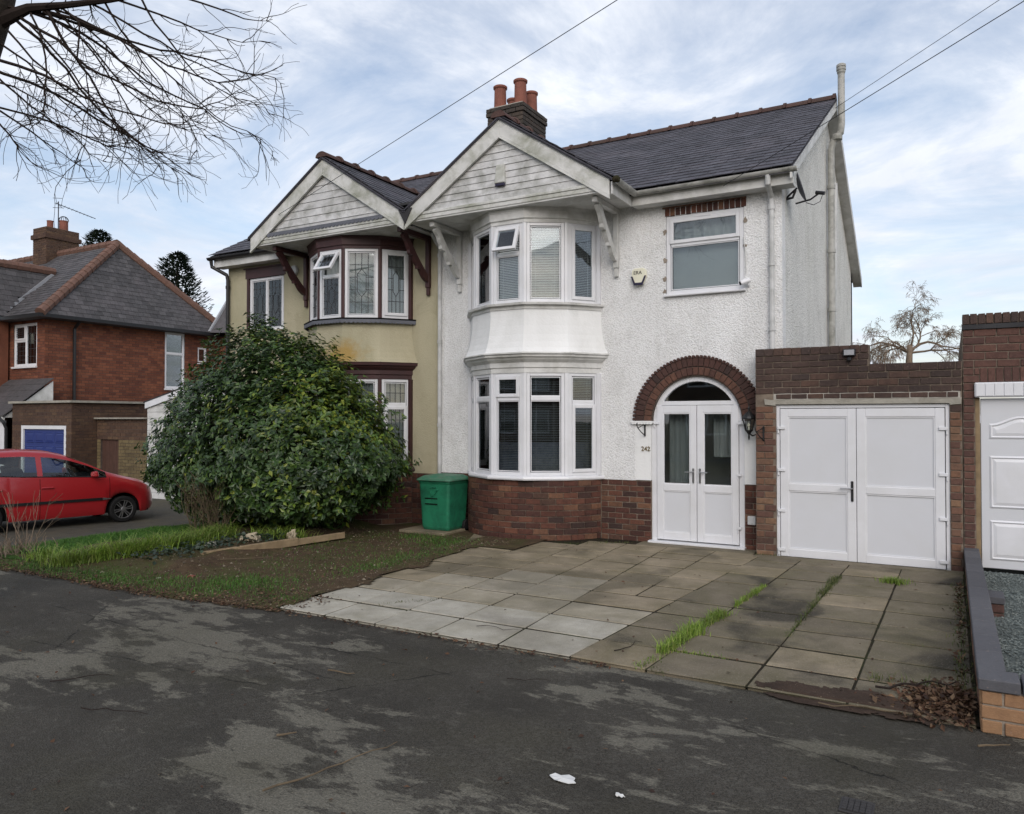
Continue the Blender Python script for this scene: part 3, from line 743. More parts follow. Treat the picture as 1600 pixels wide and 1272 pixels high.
def gable(parent, xc, yellow):
    GY = -.985; AP = 6.44; g = .66; s_l, s_r = (1.80, 1.79)
    if not yellow: s_l, s_r = 1.79, 1.80
    wid = .245
    for sg, s_ in ((-1, s_l), (1, s_r)):
        e = .004 * (sg > 0)
        mb = MB().prism([(xc, GY + e, AP), (xc, GY + e, AP - wid), (xc + sg * s_, GY + e, AP - wid - g * s_), (xc + sg * s_, GY + e, AP - g * s_)][::-sg], (0, .03, 0))
        b = mb.build('bargeboard', 'barge_paint', parent, bevel=.004)
        mb = MB().prism([(xc, GY - .012 + e, AP - wid + .0), (xc, GY - .012 + e, AP - wid - .05), (xc + sg * s_, GY - .012 + e, AP - wid - .05 - g * s_), (xc + sg * s_, GY - .012 + e, AP - wid - g * s_)][::-sg], (0, .04, 0))
        mb.build('moulding', 'barge_paint', b)
        mb = MB().prism([(xc, GY - .03, AP + .004), (xc, GY - .03, AP + .03), (xc + sg * (s_ + .04), GY - .03, AP + .03 - g * (s_ + .04)), (xc + sg * (s_ + .04), GY - .03, AP + .004 - g * (s_ + .04))], (0, .3, 0))
        mb.build('verge_slate', 'slate_joined', b)
    # cladding, one board at a time, each lapping the one below
    z = 5.215; p = .104 if not yellow else .128
    while z < AP - wid - .08:
        hw0 = (AP - wid - z) / g + .03; hw1 = max(.02, (AP - wid - z - p) / g + .03)
        y0 = GY + .055 + RN.uniform(-.002, .002)
        mb = MB().hexa([(xc - hw0, y0 - .011, z + .003), (xc + hw0, y0 - .011, z + .003), (xc + hw0, y0 + .012, z + .005), (xc - hw0, y0 + .012, z + .005),
                        (xc - hw1, y0, z + p), (xc + hw1, y0, z + p), (xc + hw1, y0 + .012, z + p), (xc - hw1, y0 + .012, z + p)])
        mb.build('cladding_board', 'board_paint', parent); z += p
    mb = MB().box(xc - 1.72, xc + 1.72, GY + .075, GY + .09, 5.1, 5.2)
    mb.prism([(xc - 1.72, GY + .075, 5.2), (xc + 1.72, GY + .075, 5.2), (xc, GY + .075, AP - .1)], (0, .015, 0)); mb.build('gable_backing', 'felt', parent)
    mb = MB().box(xc - 1.68, xc + 1.68, GY + .02, GY + .075, 5.10, 5.165).box(xc - 1.70, xc + 1.70, GY + .008, GY + .07, 5.165, 5.212)
    mb.build('lower_rail', 'barge_paint', parent, bevel=.006)
    # soffit of boards running along the front
    for k in range(7):
        y0 = GY + .03 + k * .136
        MB().box(xc - 1.76, xc + 1.76, y0 + .002, y0 + .134, 5.075, 5.098).build('soffit_board', 'white_paint', parent)
    if yellow:     # grey scalloped trim
        mb = MB(); n = 31; hw = 1.36
        for k in range(n):
            x0 = xc - hw + 2 * hw * k / n; x1 = xc - hw + 2 * hw * (k + 1) / n; xm = (x0 + x1) / 2; r_ = (x1 - x0) / 2
            pts = [(x0, 0, 5.275), (x0, 0, 5.235)] + [(xm - r_ * math.cos(a), 0, 5.235 - r_ * .8 * math.sin(a)) for a in lsp(0, PI, 6)[1:-1]] + [(x1, 0, 5.235), (x1, 0, 5.275)]
            mb.prism([(a, GY - .006, c) for a, b, c in pts], (0, .01, 0))
        mb.build('scalloped_trim', 'grey_trim', parent)
    # roof of the gable, running back into the main slope
    zt = AP + .045
    for sg in (-1, 1):
        s_ = 1.86 if (sg > 0) != yellow else 1.80
        ye = EAVE_Y + (zt - g * s_ - EAVE_Z) / SL + .1; yr = EAVE_Y + (zt - EAVE_Z) / SL
        poly = [(xc, GY - .02, zt - .02), (xc + sg * s_, GY - .02, zt - g * s_ - .02), (xc + sg * s_, max(ye, -.3), zt - g * s_ - .02), (xc, yr + .1, zt - .02)]
        rf = MB().prism(poly[::-sg], (0, 0, -.04)).build('gable_roof', 'slate_joined', parent)
        if sg > 0:
            V = Vector((-1, 0, g)).normalized(); O = Vector((xc + s_, GY - .03, zt - g * s_))
            slates(rf, O, (0, 1, 0), V, 3.2, s_ * math.hypot(1, g) - .05, lambda c: c.y < EAVE_Y + (c.z - EAVE_Z) / SL + .1 and c.y > GY - .05, 'slate', 'slate_joined', maxn=0)
    mb = MB()
    y = GY - .04; n = 0
    yr = EAVE_Y + (zt - EAVE_Z) / SL + .12
    while y < yr:
        y1 = min(y + .44, yr)
        m = MB(); prof = [(.13 * math.cos(a), .10 * math.sin(a)) for a in lsp(0, PI, 8)]
        pts = [(xc + a, y, zt - .03 + b) for a, b in prof]; m.prism(pts, (0, y1 - y - .01, 0))
        m.tube([(xc + a * 1.12, y1 - .03, zt - .03 + b * 1.15) for a, b in prof], .022, 5)
        m.build('ridge_tile', 'ridge_tile', parent, smooth=False); y += .44

def bracket(parent, x, mat):
    w_ = .085
    mb = MB().box(x - w_ / 2, x + w_ / 2, -.075, 0, 4.16, 5.07); mb.box(x - w_ * .36, x + w_ * .36, -.06, 0, 4.03, 4.16)
    B = mb.build('bracket', mat, parent, bevel=.008)
    MB().box(x - w_ / 2 - .001, x + w_ / 2 + .001, -.86, -.076, 4.985, 5.068).build('bracket_beam', mat, B, bevel=.008)
    # shaped strut: a strip with a scalloped underside
    top = []; bot = []
    for i in range(25):
        t = i / 24; a = Vector((0, -.07, 4.30)).lerp(Vector((0, -.74, 5.0)), t); a += Vector((0, -.05, -.05)) * math.sin(PI * t) * .35
        wv = .018 * abs(math.sin(t * PI * 3.5)) + (.025 if .3 < t < .36 or .62 < t < .68 else 0)
        top.append((x - w_ * .38, a.y + .028, a.z + .04)); bot.append((x - w_ * .38, a.y - .035 - wv, a.z - .04 - wv))
    mb = MB()
    for i in range(24): mb.prism([top[i], top[i + 1], bot[i + 1], bot[i]], (w_ * .76, 0, 0))
    mb.build('bracket_strut', mat, B)

def bay(parent, xc, yellow):
    frm = 'upvc'; trim = 'brown_paint' if yellow else 'white_paint'; skin = 'cream_render' if yellow else 'smooth_render'
    a0 = -1.2
    c = arc_core(MB(), xc, a0, 1.2, -.05, .925, 1.28).build('plinth_core', 'mortar_mid', parent, smooth=False)
    arc_bricks(parent, xc, .05 if yellow else -1.2, 1.2, .02, .925, 'brick_plinth')
    ring(MB(), xc, [(.02, .926), (.075, .93), (.085, .955), (.075, .985), (.02, .995)]).build('bay_sill', 'brown_paint' if yellow else 'upvc', parent, bevel=.004)
    mb = open_ring(MB(), xc, [(-.10, 2.56), (.012, 2.56), (.012, 2.63), (.03, 2.645), (.03, 2.715), (.085, 2.76), (.10, 2.79), (.135, 2.80), (.14, 2.845), (.1, 2.85)])
    mb.build('cornice', trim, parent)
    if not yellow: open_ring(MB(), xc, [(.141, 2.83), (.165, 2.842), (.16, 2.862), (.12, 2.872), (.08, 2.875)]).build('lead_flashing', 'white_paint', parent)
    open_ring(MB(), xc, [(.145, 2.852), (.128, 2.88), (.10, 2.94), (.072, 3.03), (.048, 3.14), (.03, 3.28), (.02, 3.42), (.016, 3.56), (-.1, 3.56)]).build('bay_apron', skin, parent)
    if not yellow:
        open_ring(MB(), xc, [(.03, 3.53), (.03, 3.585), (.085, 3.592), (.09, 3.625), (.0, 3.632), (-.1, 3.632)]).build('upper_sill', 'white_paint', parent)
    else:
        open_ring(MB(), xc, [(.03, 3.59), (.10, 3.60), (.105, 3.625), (.0, 3.634), (-.1, 3.634)]).build('upper_sill', 'dark_slot', parent)
        mb = MB(); q = offs(.1)
        for i in range(5):
            p0 = Vector((xc + q[i][0], q[i][1], 0)); p1 = Vector((xc + q[i + 1][0], q[i + 1][1], 0)); n = 9; d = (p1 - p0) / n; nn = d.normalized().cross(Z)
            for k in range(n):
                A = p0 + d * k; pts = [A + Z * 3.598, A + Z * 3.56] + [A + d * (.5 - .5 * math.cos(t)) + Z * (3.56 - .03 * math.sin(t)) for t in lsp(0, PI, 6)[1:-1]] + [A + d + Z * 3.56, A + d + Z * 3.598]
                mb.prism(pts, nn * -.01)
        mb.build('scalloped_trim', 'grey_trim', parent)
    open_ring(MB(), xc, [(-.1, 4.85), (.012, 4.85), (.012, 4.9), (.035, 4.915), (.04, 5.02), (.06, 5.074), (-.1, 5.074)]).build('bay_header', trim, parent)
    open_ring(MB(), xc, [(-.11, 4.86), (-.11, 5.07)]).build('header_lining', 'interior', parent)
    # five glazed faces on each floor, and posts where they meet
    for fl, (z0, z1) in enumerate(((.995, 2.562), (3.632, 4.852))):
        for i in range(6):
            x, y = K5[i]; x += xc
            if i in (0, 5): m = MB().box(x - .03, x + .03, -.06, .02, z0, z1)
            else:
                o_ = offs(.008)[i]; i_ = offs(-.075)[i]; A = Vector(K5[i - 1]) - Vector(K5[i]); B = Vector(K5[i + 1]) - Vector(K5[i]); A.normalize(); B.normalize()
                pts = [(xc + o_[0] + A.x * .034, o_[1] + A.y * .034), (xc + o_[0], o_[1]), (xc + o_[0] + B.x * .034, o_[1] + B.y * .034), (xc + i_[0] + B.x * .03, i_[1] + B.y * .03), (xc + i_[0], i_[1]), (xc + i_[0] + A.x * .03, i_[1] + A.y * .03)]
                m = MB().prism([(a, b, z0) for a, b in pts], (0, 0, z1 - z0))
            m.build('bay_post', 'brown_paint' if yellow else frm, parent, bevel=.003)
        for i in range(5):
            P0 = Vector((xc + K5[i][0], K5[i][1], 0)); P1 = Vector((xc + K5[i + 1][0], K5[i + 1][1], 0)); fr = FR(P0, P1 - P0); W = (P1 - P0).length
            a, b = .036, W - .036; e = .062
            if fl == 0:
                zt = 2.17 if i != 4 else 2.10
                cells = [(a + e, b - e, zt + .035, z1 - e, 'case' if i == 2 else 'fixed'), (a + e, b - e, z0 + e, zt - .035, 'case' if i == 4 else 'fixed')]
            else:
                if i == 2: cells = [(a + e, b - e, 4.42, z1 - e, 'open'), (a + e, b - e, z0 + e, 4.36, 'fixed')]
                elif i == 4: cells = [(a + e, b - e, z0 + e, z1 - e, 'case')]
                else: cells = [(a + e, b - e, z0 + e, z1 - e, 'fixed')]
            cm_ = None
            if yellow: cm_ = (lambda m, f, p, q, r, s, d: came_grid(m, f, p, q, r, s, d, 4, 5 if s - r > .5 else 2, s - r > .5))
            Wd = window(parent, fr, a, b, z0, z1, cells, d=0, fw=.052, came=cm_, openv=rad(20 if not yellow else 34))
            if not yellow:
                if fl == 0:
                    blind(Wd, fr, a + e, b - e, z0 + .05, z1 - .09, -.11, tilt=.3, mat='blind_grey')
                    drape(Wd, fr, a + .02, b - .02, z0, z0 + .5, -.22, 'curtain_pattern', 3, .012)
                else: blind(Wd, fr, a + e - .02, b - e + .02, z0 + .05, z1 - .09, -.10, tilt=(.85 if i < 4 else .35))
            else:
                drape(Wd, fr, a + .03, b - .03, z0 + .02, z1 - .05, -.14, 'net', 4, .014)

# ---------------------------------------------------------------- white half
WH = thing('semi_detached_house', 'white roughcast semi-detached house half with gabled bow window and arched doorway', 'house', (-4.85, 4, 0))
XL, XR, D = -7.71, -1.99, 8.7
DX, DR, AR, DZ = -3.2, .655, .93, 1.825         # doorway centre, inner and outer arch radius, springing height
holes = [(-7.0, -4.78, 1.0, 2.55), (-7.0, -4.78, 3.64, 4.85), (-3.645, -2.505, 3.68, 4.86), (DX - AR, DX + AR, .9, DZ + AR)]
mb = MB(); FA.wall(mb, XL, XR, .932, 5.14, -.24, 0, holes)
for sg in (-1, 1):          # spandrels round the arch
    P = [(DX + sg * AR, 0, DZ + AR)] + [(DX + sg * AR * math.cos(a), 0, DZ + AR * math.sin(a)) for a in lsp(0, PI / 2, 14)]
    mb.prism(P[::sg], (0, .24, 0))
mb.build('wall', 'white_roughcast', WH)
for xa, xb in ((DX - AR, DX - DR - .03), (DX + DR + .03, DX + AR)):
    mb = MB(); FA.box(mb, xa, xb, .94, DZ - .035, -.2, -.003); mb.build('door_surround_render', 'smooth_render', WH)
mb = MB()
for sg in (-1, 1):
    for k in range(7):
        x0 = DX + sg * (DR + .02 + k * .046); mb.tube([(x0, -.05, DZ - .022), (x0, .05, DZ - .022)], .026, 8)
    mb.box(min(DX + sg * (DR + .0), DX + sg * (AR + .06)), max(DX + sg * DR, DX + sg * (AR + .06)), -.052, .05, DZ - .02, DZ + .004)
mb.build('corbel_ledge', 'smooth_render', WH)
# flank with its gable
FB = FR((XR, 0, 0), (0, 1, 0))
mb = MB(); FB.wall(mb, .241, D, 0, 5.14, -.24, 0, [(4.45, 5.05, 3.2, 4.9)])
mb.prism([(XR, .0, 5.14), (XR, D, 5.14), (XR, D, 5.3), (XR, RIDGE_Y, RIDGE_Z - .09), (XR, 0, 5.3)], (-.24, 0, 0))
mb.build('flank_wall', 'weathered_roughcast', WH)
window(WH, FB, 4.45, 5.05, 3.2, 4.9, [(4.51, 4.99, 4.35, 4.84, 'fixed'), (4.51, 4.99, 3.26, 4.3, 'fixed')], d=.02, sill=(.05, .05, 'white_paint'))
mb = MB().box(XR - .03, XR - .001, -.004, .24, 2.0, 5.14)
mb = MB().box(XL, XR, D - .2, D, 0, 5.3).box(XL - .1, XL - .002, 0.25, D, 0, 5.2).box(XL, XR - .25, .25, D - .2, 2.66, 2.84).box(XL, XR - .25, .25, D - .2, -.1, .02).box(XL, XR - .25, 4.3, 4.4, .02, 5.2).box(-4.5, -4.4, .25, 4.3, .02, 2.66).box(XL, XR - .25, .25, D - .2, 5.1, 5.13)
mb.build('interior_walls', 'interior', WH)
# bay floors and ceilings close the bow off
mb = MB(); P = [(-5.89 + x * .93, y * .93) for x, y in K5]
for z in (.86, 2.64, 3.5, 4.98): mb.prism([(x, y, z) for x, y in P], (0, 0, .06))
mb.build('bay_floor', 'interior', WH)
# plinth
mb = MB(); FA.box(mb, XL, DX - DR - .03, -.05, .93, -.24, -.012); FA.box(mb, DX + DR + .03, XR, -.05, .93, -.24, -.012)
mb.build('plinth_core', 'mortar_mid', WH)
lay(WH, FA, -4.69, DX - DR - .03, .01, .93, -.003, 'brick_plinth', phase=1); lay(WH, FA, XL, -7.12, .01, .93, -.003, 'brick_plinth'); lay(WH, FA, DX + DR + .03, -2.3, .01, .93, -.003, 'brick_plinth')
bay(WH, -5.89, False); gable(WH, -5.94, False)
for x in (-4.42, -7.29): bracket(WH, x, 'white_paint')
# arch of two rings of headers
for r0, r1, mt, nb in ((DR + .012, .787, 'brick_arch_in', 27), (.793, AR - .004, 'brick_arch_out', 33)):
    for k in range(nb):
        a = PI * (k + .5) / nb; wdt = PI * r0 / nb - .008; w2 = PI * r1 / nb - .008; key = ('arch', r0, RN.randrange(2))
        if key not in BRICKS:
            h_ = (r1 - r0 - .008) / 2; q = [(-wdt / 2, -.03, -h_), (wdt / 2, -.03, -h_), (wdt / 2, .1, -h_), (-wdt / 2, .1, -h_), (-w2 / 2, -.03, h_), (w2 / 2, -.03, h_), (w2 / 2, .1, h_), (-w2 / 2, .1, h_)]
            m = MB().hexa(q).mesh('arch_brick', bevel=.005); m.materials.append(MATS[mt]); BRICKS[key] = m
        rm = (r0 + r1) / 2
        piece(BRICKS[key], 'arch_brick', (DX + rm * math.cos(a), RN.uniform(-.002, .002), DZ + rm * math.sin(a)), WH, Matrix.Rotation(a - PI / 2, 3, 'Y').inverted() if False else Matrix.Rotation(PI / 2 - a, 3, 'Y'))
mb = MB(); P = []
for k in range(49):
    a = PI * k / 48; P.append((DX + (AR + .004) * math.cos(a), DZ + (AR + .004) * math.sin(a), DX + DR * math.cos(a), DZ + DR * math.sin(a)))
for k in range(48):
    A, B = P[k], P[k + 1]; mb.prism([(A[0], -.012, A[1]), (B[0], -.012, B[1]), (B[2], -.012, B[3]), (A[2], -.012, A[3])], (0, .2, 0))
mb.build('arch_mortar', 'mortar_dark', WH)
mb = MB(); n = 52
for k in range(n):
    a = PI * (k + .5) / n; mb.tube([(DX + (AR + .01) * math.cos(a), -.045, DZ + (AR + .01) * math.sin(a)), (DX + (AR + .01) * math.cos(a), .02, DZ + (AR + .01) * math.sin(a))], .022, 7)
mb.build('arch_creasing', 'brick_arch_out', WH)
# soldier course over the upstairs window, and chipped render round it
FW = FR((0, 0, 0), (1, 0, 0))
for k in range(15):
    x = -3.66 + (k + .5) * 1.19 / 15
    piece(brick_mesh(.068, .115, .08, 'brick_plinth'), 'brick', (x, .032 + RN.uniform(-.002, .002), 4.918), WH)
MB().box(-3.69, -2.47, -.03, .05, 4.978, 4.992).build('drip_tile', 'brick_plinth', WH)
MB().box(-3.665, -2.475, .02, .2, 4.855, 4.978).build('lintel', 'mortar_dark', WH)
rr = random.Random(3)
for sx, zs in ((-3.66, (3.75, 3.94, 4.22, 4.63)), (-2.485, (4.30, 4.66))):
    for z_ in zs:
        c = Vector((sx, -.002, z_)); pts = [c + Vector((math.cos(a) * rr.uniform(.012, .042), 0, math.sin(a) * rr.uniform(.015, .055))) for a in lsp(0, 2 * PI, 9)[:-1]]
        MB().prism(pts, (0, -.004, 0)).build('chipped_render', 'mortar', WH)
wu = window(WH, FA, -3.64, -2.51, 3.69, 4.855, [(-3.57, -2.58, 4.455, 4.79, 'case'), (-3.57, -2.58, 3.76, 4.40, 'fixed')], d=-.01, fw=.06, sill=(.07, .03, 'upvc'))
FA_ = MB(); FA.box(FA_, -3.2, -2.98, 4.80, 4.825, -.01, .012); FA_.build('trickle_vent', 'upvc', wu)
drape(wu, FA, -3.58, -2.56, 3.72, 4.42, -.16, 'net', 2, .006, 'net_curtain'); drape(wu, FA, -3.58, -2.56, 4.42, 4.84, -.16, 'net', 7, .03, 'net_curtain')
# double entrance doors under a fanlight
dd = -.035
door = MB()
FA.box(door, DX - DR - .028, DX - DR + .05, .05, DZ, dd - .07, dd); FA.box(door, DX + DR - .05, DX + DR + .028, .05, DZ, dd - .07, dd)
P = lsp(0, PI, 32)
for k in range(32):
    q = []
    for a in (P[k], P[k + 1]):
        q.append([(DX + r * math.cos(a), -dd, DZ + r * math.sin(a)) for r in (DR + .008, DR - .075)])
    door.prism([q[0][0], q[1][0], q[1][1], q[0][1]], (0, .07, 0))
FA.box(door, DX - .58, DX + .58, 2.06, 2.12, dd - .069, dd - .001)
FA.box(door, DX - DR - .05, DX + DR + .05, .0, .06, -.2, .1)
DOOR = door.build('double_door', 'upvc', WH, bevel=.004)
zz = 2.12; half = math.sqrt((DR - .07) ** 2 - (zz - DZ) ** 2); pts = [(DX - half, .07, zz), (DX + half, .07, zz)]
a_s = math.asin((zz - DZ) / (DR - .07)); pts += [(DX + (DR - .07) * math.cos(a), .07, DZ + (DR - .07) * math.sin(a)) for a in lsp(a_s, PI - a_s, 20)[1:-1]]
MB().prism(pts, (0, .008, 0)).build('fanlight_pane', 'glass', DOOR)
for sg in (-1, 1):
    xa, xb = (DX - DR + .055, DX - .004) if sg < 0 else (DX + .004, DX + DR - .055)
    m = MB(); s_ = .095; d1 = dd + .012
    # shoulders of the leaves follow the arch
    FA.box(m, xa, xa + s_, .075, 2.055, d1 - .06, d1); FA.box(m, xb - s_, xb, .075, 2.055, d1 - .06, d1)
    for z0, z1 in ((.075, .19), (.80, .90), (1.945, 2.055)): FA.box(m, xa + s_, xb - s_, z0, z1, d1 - .059, d1 - .001)
    LF = m.build('door_leaf', 'upvc', DOOR, bevel=.005)
    m = MB(); FA.box(m, xa + s_ - .01, xb - s_ + .01, .185, .805, d1 - .04, d1 - .018); m.build('door_panel', 'upvc_panel', DOOR)
    m = MB(); FA.box(m, xa + s_ - .01, xb - s_ + .01, .895, 1.95, d1 - .034, d1 - .026); m.build('door_glass', 'glass', DOOR)
    m = MB()
    for z0, z1 in ((.19, .80), (.90, 1.945)):
        for q in ((xa + s_, xb - s_, z0, z0 + .014), (xa + s_, xb - s_, z1 - .014, z1), (xa + s_, xa + s_ + .014, z0 + .014, z1 - .014), (xb - s_ - .014, xb - s_, z0 + .014, z1 - .014)):
            FA.box(m, *q, d1 - .026, d1 - .008)
    m.build('door_bead', 'upvc', DOOR)
    hx = xb - .045 if sg < 0 else xa + .045
    m = MB(); FA.box(m, hx - .014, hx + .014, .93, 1.14, d1, d1 + .012); m.tube([FA.p(hx, 1.085, d1 + .01), FA.p(hx, 1.085, d1 + .045), FA.p(hx + sg * .115, 1.085, d1 + .045)], .009, 8)
    m.build('door_handle', 'steel', DOOR, bevel=0)
    hx = xa - .01 if sg < 0 else xb + .01
    for z_ in (.3, 1.05, 1.78) if sg > 0 else (1.78,):
        m = MB(); FA.box(m, hx - .03, hx + .045 if sg < 0 else hx + .03, z_, z_ + .035, d1, d1 + .02); FA.box(m, hx - .03, hx - .015, z_ - .05, z_, d1 - .01, d1 + .012); m.build('door_hinge', 'upvc', DOOR)
drape(DOOR, FA, DX - .5, DX - .16, .9, 2.0, -.30, 'net', 4, .02, 'door_curtain'); drape(DOOR, FA, DX + .16, DX + .5, 1.3, 2.0, -.34, 'curtain', 4, .03, 'door_curtain')
mb = MB().box(-4.2, -2.3, 1.15, 1.2, .02, 2.64); mb.build('added_porch_wall', 'porch_pale_fill', WH); MB().box(-3.0, -2.95, 1.14, 1.149, .1, 2.1).box(-3.75, -3.0, 1.14, 1.149, 2.05, 2.1).box(-3.75, -3.7, 1.14, 1.149, .1, 2.05).build('porch_inner_frame', 'brown_door', WH)  # pale wall added behind the doors to lighten their glass and the fanlight
# roof
rf = MB().prism([(XL, EAVE_Y, EAVE_Z - .02), (XL, RIDGE_Y, RIDGE_Z - .02), (XL, D + .3, EAVE_Z - .06), (XL, D + .3, EAVE_Z - .12), (XL, RIDGE_Y, RIDGE_Z - .1), (XL, EAVE_Y, EAVE_Z - .09)], (-1.80 - XL, 0, 0)).build('roof', 'slate_joined', WH)
VM = Vector((0, RIDGE_Y - EAVE_Y, RIDGE_Z - EAVE_Z)); LEN = VM.length
gz = lambda x, xc: 6.485 - .66 * abs(x - xc)
slates(rf, (XL, EAVE_Y - .04, EAVE_Z - .015), (1, 0, 0), VM, -1.80 - XL, LEN, lambda c: c.z > gz(c.x, -5.94) - .12, 'slate', 'slate_joined')
def ridge_run(parent, x0, x1):
    x = x0
    while x < x1 - .05:
        e = min(x + .455, x1); m = MB(); prof = [(.14 * math.cos(a), .115 * math.sin(a)) for a in lsp(0, PI, 8)]
        m.prism([(x, RIDGE_Y + a, RIDGE_Z - .035 + b) for a, b in prof], (e - x - .008, 0, 0))
        m.prism([(e - .06, RIDGE_Y + a * 1.14, RIDGE_Z - .035 + b * 1.2) for a, b in prof], (.05, 0, 0))
        m.build('ridge_tile', 'ridge_tile', parent); x += .455
ridge_run(rf, XL + .02, -1.80)
# verge boards, soffits, fascia, gutter
mb = MB().prism([(-1.80, EAVE_Y, EAVE_Z - .03), (-1.80, EAVE_Y, EAVE_Z - .17), (-1.80, RIDGE_Y, RIDGE_Z - .2), (-1.80, RIDGE_Y, RIDGE_Z - .04)], (-.03, 0, 0))
mb.prism([(-1.80, D + .3, EAVE_Z - .08), (-1.80, D + .3, EAVE_Z - .24), (-1.80, RIDGE_Y, RIDGE_Z - .2), (-1.80, RIDGE_Y, RIDGE_Z - .04)], (-.03, 0, 0))
mb.build('verge_board', 'white_paint', WH)
mb = MB().prism([(-1.83, D + .3, EAVE_Z - .21), (-1.83, RIDGE_Y, RIDGE_Z - .19), (-1.83, EAVE_Y + .3, EAVE_Z + .0), (-1.83, EAVE_Y + .3, EAVE_Z - .02), (-1.83, RIDGE_Y, RIDGE_Z - .21), (-1.83, D + .3, EAVE_Z - .23)], (-.16, 0, 0)); mb.build('verge_soffit', 'white_paint', WH)
MB().box(-4.085, -1.80, -.235, -.205, 5.02, 5.195).build('fascia', 'white_paint', WH, bevel=.004)
MB().box(-4.085, -1.81, -.205, 0, 5.02, 5.045).build('eaves_soffit', 'white_paint', WH)
MB().box(-4.12, -4.09, -.98, -.206, 5.02, 5.2).build('return_fascia', 'white_paint', WH, bevel=.004)
def gutter(parent, a, b, r=.058, mat='grey_gutter', n=10, clips=.9):
    a = Vector(a); b = Vector(b); d = (b - a).normalized(); s_ = d.cross(Z).normalized(); m = MB(); m.v = []
    prof = [(r * math.cos(t), r * math.sin(t)) for t in lsp(PI, 2 * PI, n)] + [((r - .006) * math.cos(t), (r - .006) * math.sin(t)) for t in lsp(2 * PI, PI, n)]
    m.prism([a + s_ * x + Z * z for x, z in prof], b - a)
    L = (b - a).length; k = clips * .4
    while k < L:
        c = a + d * k; m.prism([c + s_ * x * 1.1 + Z * z * 1.1 for x, z in prof], d * .05); k += clips
    return m.build('gutter', mat, parent)
gutter(WH, (-4.0, -.295, 5.205), (-1.74, -.295, 5.215)); gutter(WH, (-4.02, -1.0, 5.205), (-4.02, -.24, 5.2))
mb = MB().lathe((-4.02, -1.02, 5.19), [(.0, -.03), (.055, -.02), (.06, .03), (.03, .06)], 9); mb.build('gutter_moss', 'bed_soil', WH, smooth=True)
mb = MB().tube([(-2.12, -.295, 5.16), (-2.12, -.295, 5.05), (-2.12, -.06, 4.92), (-2.12, -.05, 4.8), (-2.12, -.05, 2.5)], .036, 10)
for z_ in (4.78, 4.0, 3.1): mb.lathe((-2.12, -.05, z_), [(.036, -.03), (.046, -.03), (.046, .03), (.036, .03)], 12)
mb.build('downpipe', 'pipe_white', WH, smooth=False)
mb = MB().tube([(-7.66, -.35, 5.03), (-7.66, -.1, 4.82), (-7.69, -.055, 4.72), (-7.69, -.055, .86)], .033, 10)
for z_ in (4.7, 3.2, 1.75): mb.lathe((-7.69, -.055, z_), [(.033, -.03), (.043, -.03), (.043, .03), (.033, .03)], 12)
mb.build('downpipe', 'pipe_white', WH)
# flue pipe up the flank, kicked out past the verge
mb = MB().tube([(-1.90, 4.4, 2.4), (-1.90, 4.4, 6.9), (-1.86, 4.4, 7.05), (-1.73, 4.4, 7.2), (-1.715, 4.4, 7.35), (-1.715, 4.4, 8.35)], .062, 14)
for z_ in (3.0, 3.9, 5.0, 6.2): mb.lathe((-1.90, 4.4, z_), [(.062, -.035), (.074, -.035), (.074, .035), (.062, .035)], 16)
mb.lathe((-1.79, 4.4, 7.12), [(.05, -.06), (.09, -.05), (.09, .05), (.05, .06)], 16)
mb.lathe((-1.715, 4.4, 8.35), [(.062, -.06), (.075, -.03), (.075, .0), (.085, .01), (.085, .05), (.075, .06), (.085, .07), (.085, .11), (.06, .13)], 16)
mb.build('flue_pipe', 'grey_gutter', WH, smooth=False)
mb = MB().tube([(-1.99, 5.25, 2.4), (-1.93, 5.25, 6.5)], .04, 10); mb.build('soil_pipe', 'pipe_white', WH)
mb = MB().box(-7.86, -7.58, -1.0, -.7, 5.36, 5.40); mb.prism([(-7.86, -1.005, 5.3), (-7.58, -1.005, 5.3), (-7.72, -1.005, 5.05)][::-1], (0, .2, 0)); mb.build('valley_cap', 'felt', WH)
# chimney on the party line
CX0, CX1, CY0, CY1, CZ = -8.11, -7.28, 2.2, 3.2, 8.13
mb = MB().box(CX0 + .015, CX1 - .015, CY0 + .015, CY1 - .015, 6.2, CZ - .01)
CHM = mb.build('chimney', 'mortar_dark', WH)
MB().box(CX0 + .02, CX1 - .02, CY0 + .02, CY1 - .02, CZ - .01, CZ + .035).build('flaunching', 'concrete', CHM, bevel=.02)
nb = 0
for fr_, L in ((FR((CX0, CY0, 0), (1, 0, 0)), CX1 - CX0), (FR((CX1, CY0, 0), (0, 1, 0)), CY1 - CY0)):
    lay(CHM, fr_, 0, L, 7.1, CZ - 2 * CH, 0, 'brick_chimney', phase=nb); lay(CHM, fr_, -.02, L + .02, CZ - 2 * CH, CZ, .025, 'brick_chimney', phase=nb); nb += 1
for (x, y, h_, r_) in ((-7.93, 2.42, .50, .128), (-7.47, 2.44, .54, .128), (-7.47, 2.9, .46, .125), (-7.92, 2.92, .42, .115)):
    MB().lathe((x, y, CZ + .01), [(r_ * 1.12, 0), (r_ * 1.1, .05), (r_, .08), (r_ * .94, h_ - .07), (r_ * 1.0, h_ - .06), (r_ * 1.12, h_ - .045), (r_ * 1.14, h_ - .01), (r_ * 1.05, h_), (r_ * .8, h_), (r_ * .78, h_ - .2)], 18).build('chimney_pot', 'terracotta', CHM, smooth=False)
# house number
text_mesh(WH, '242', (-3.965, -.006, 1.41), .095, 'brass', Matrix.Rotation(PI / 2, 3, 'X'), 'house_number', .006)

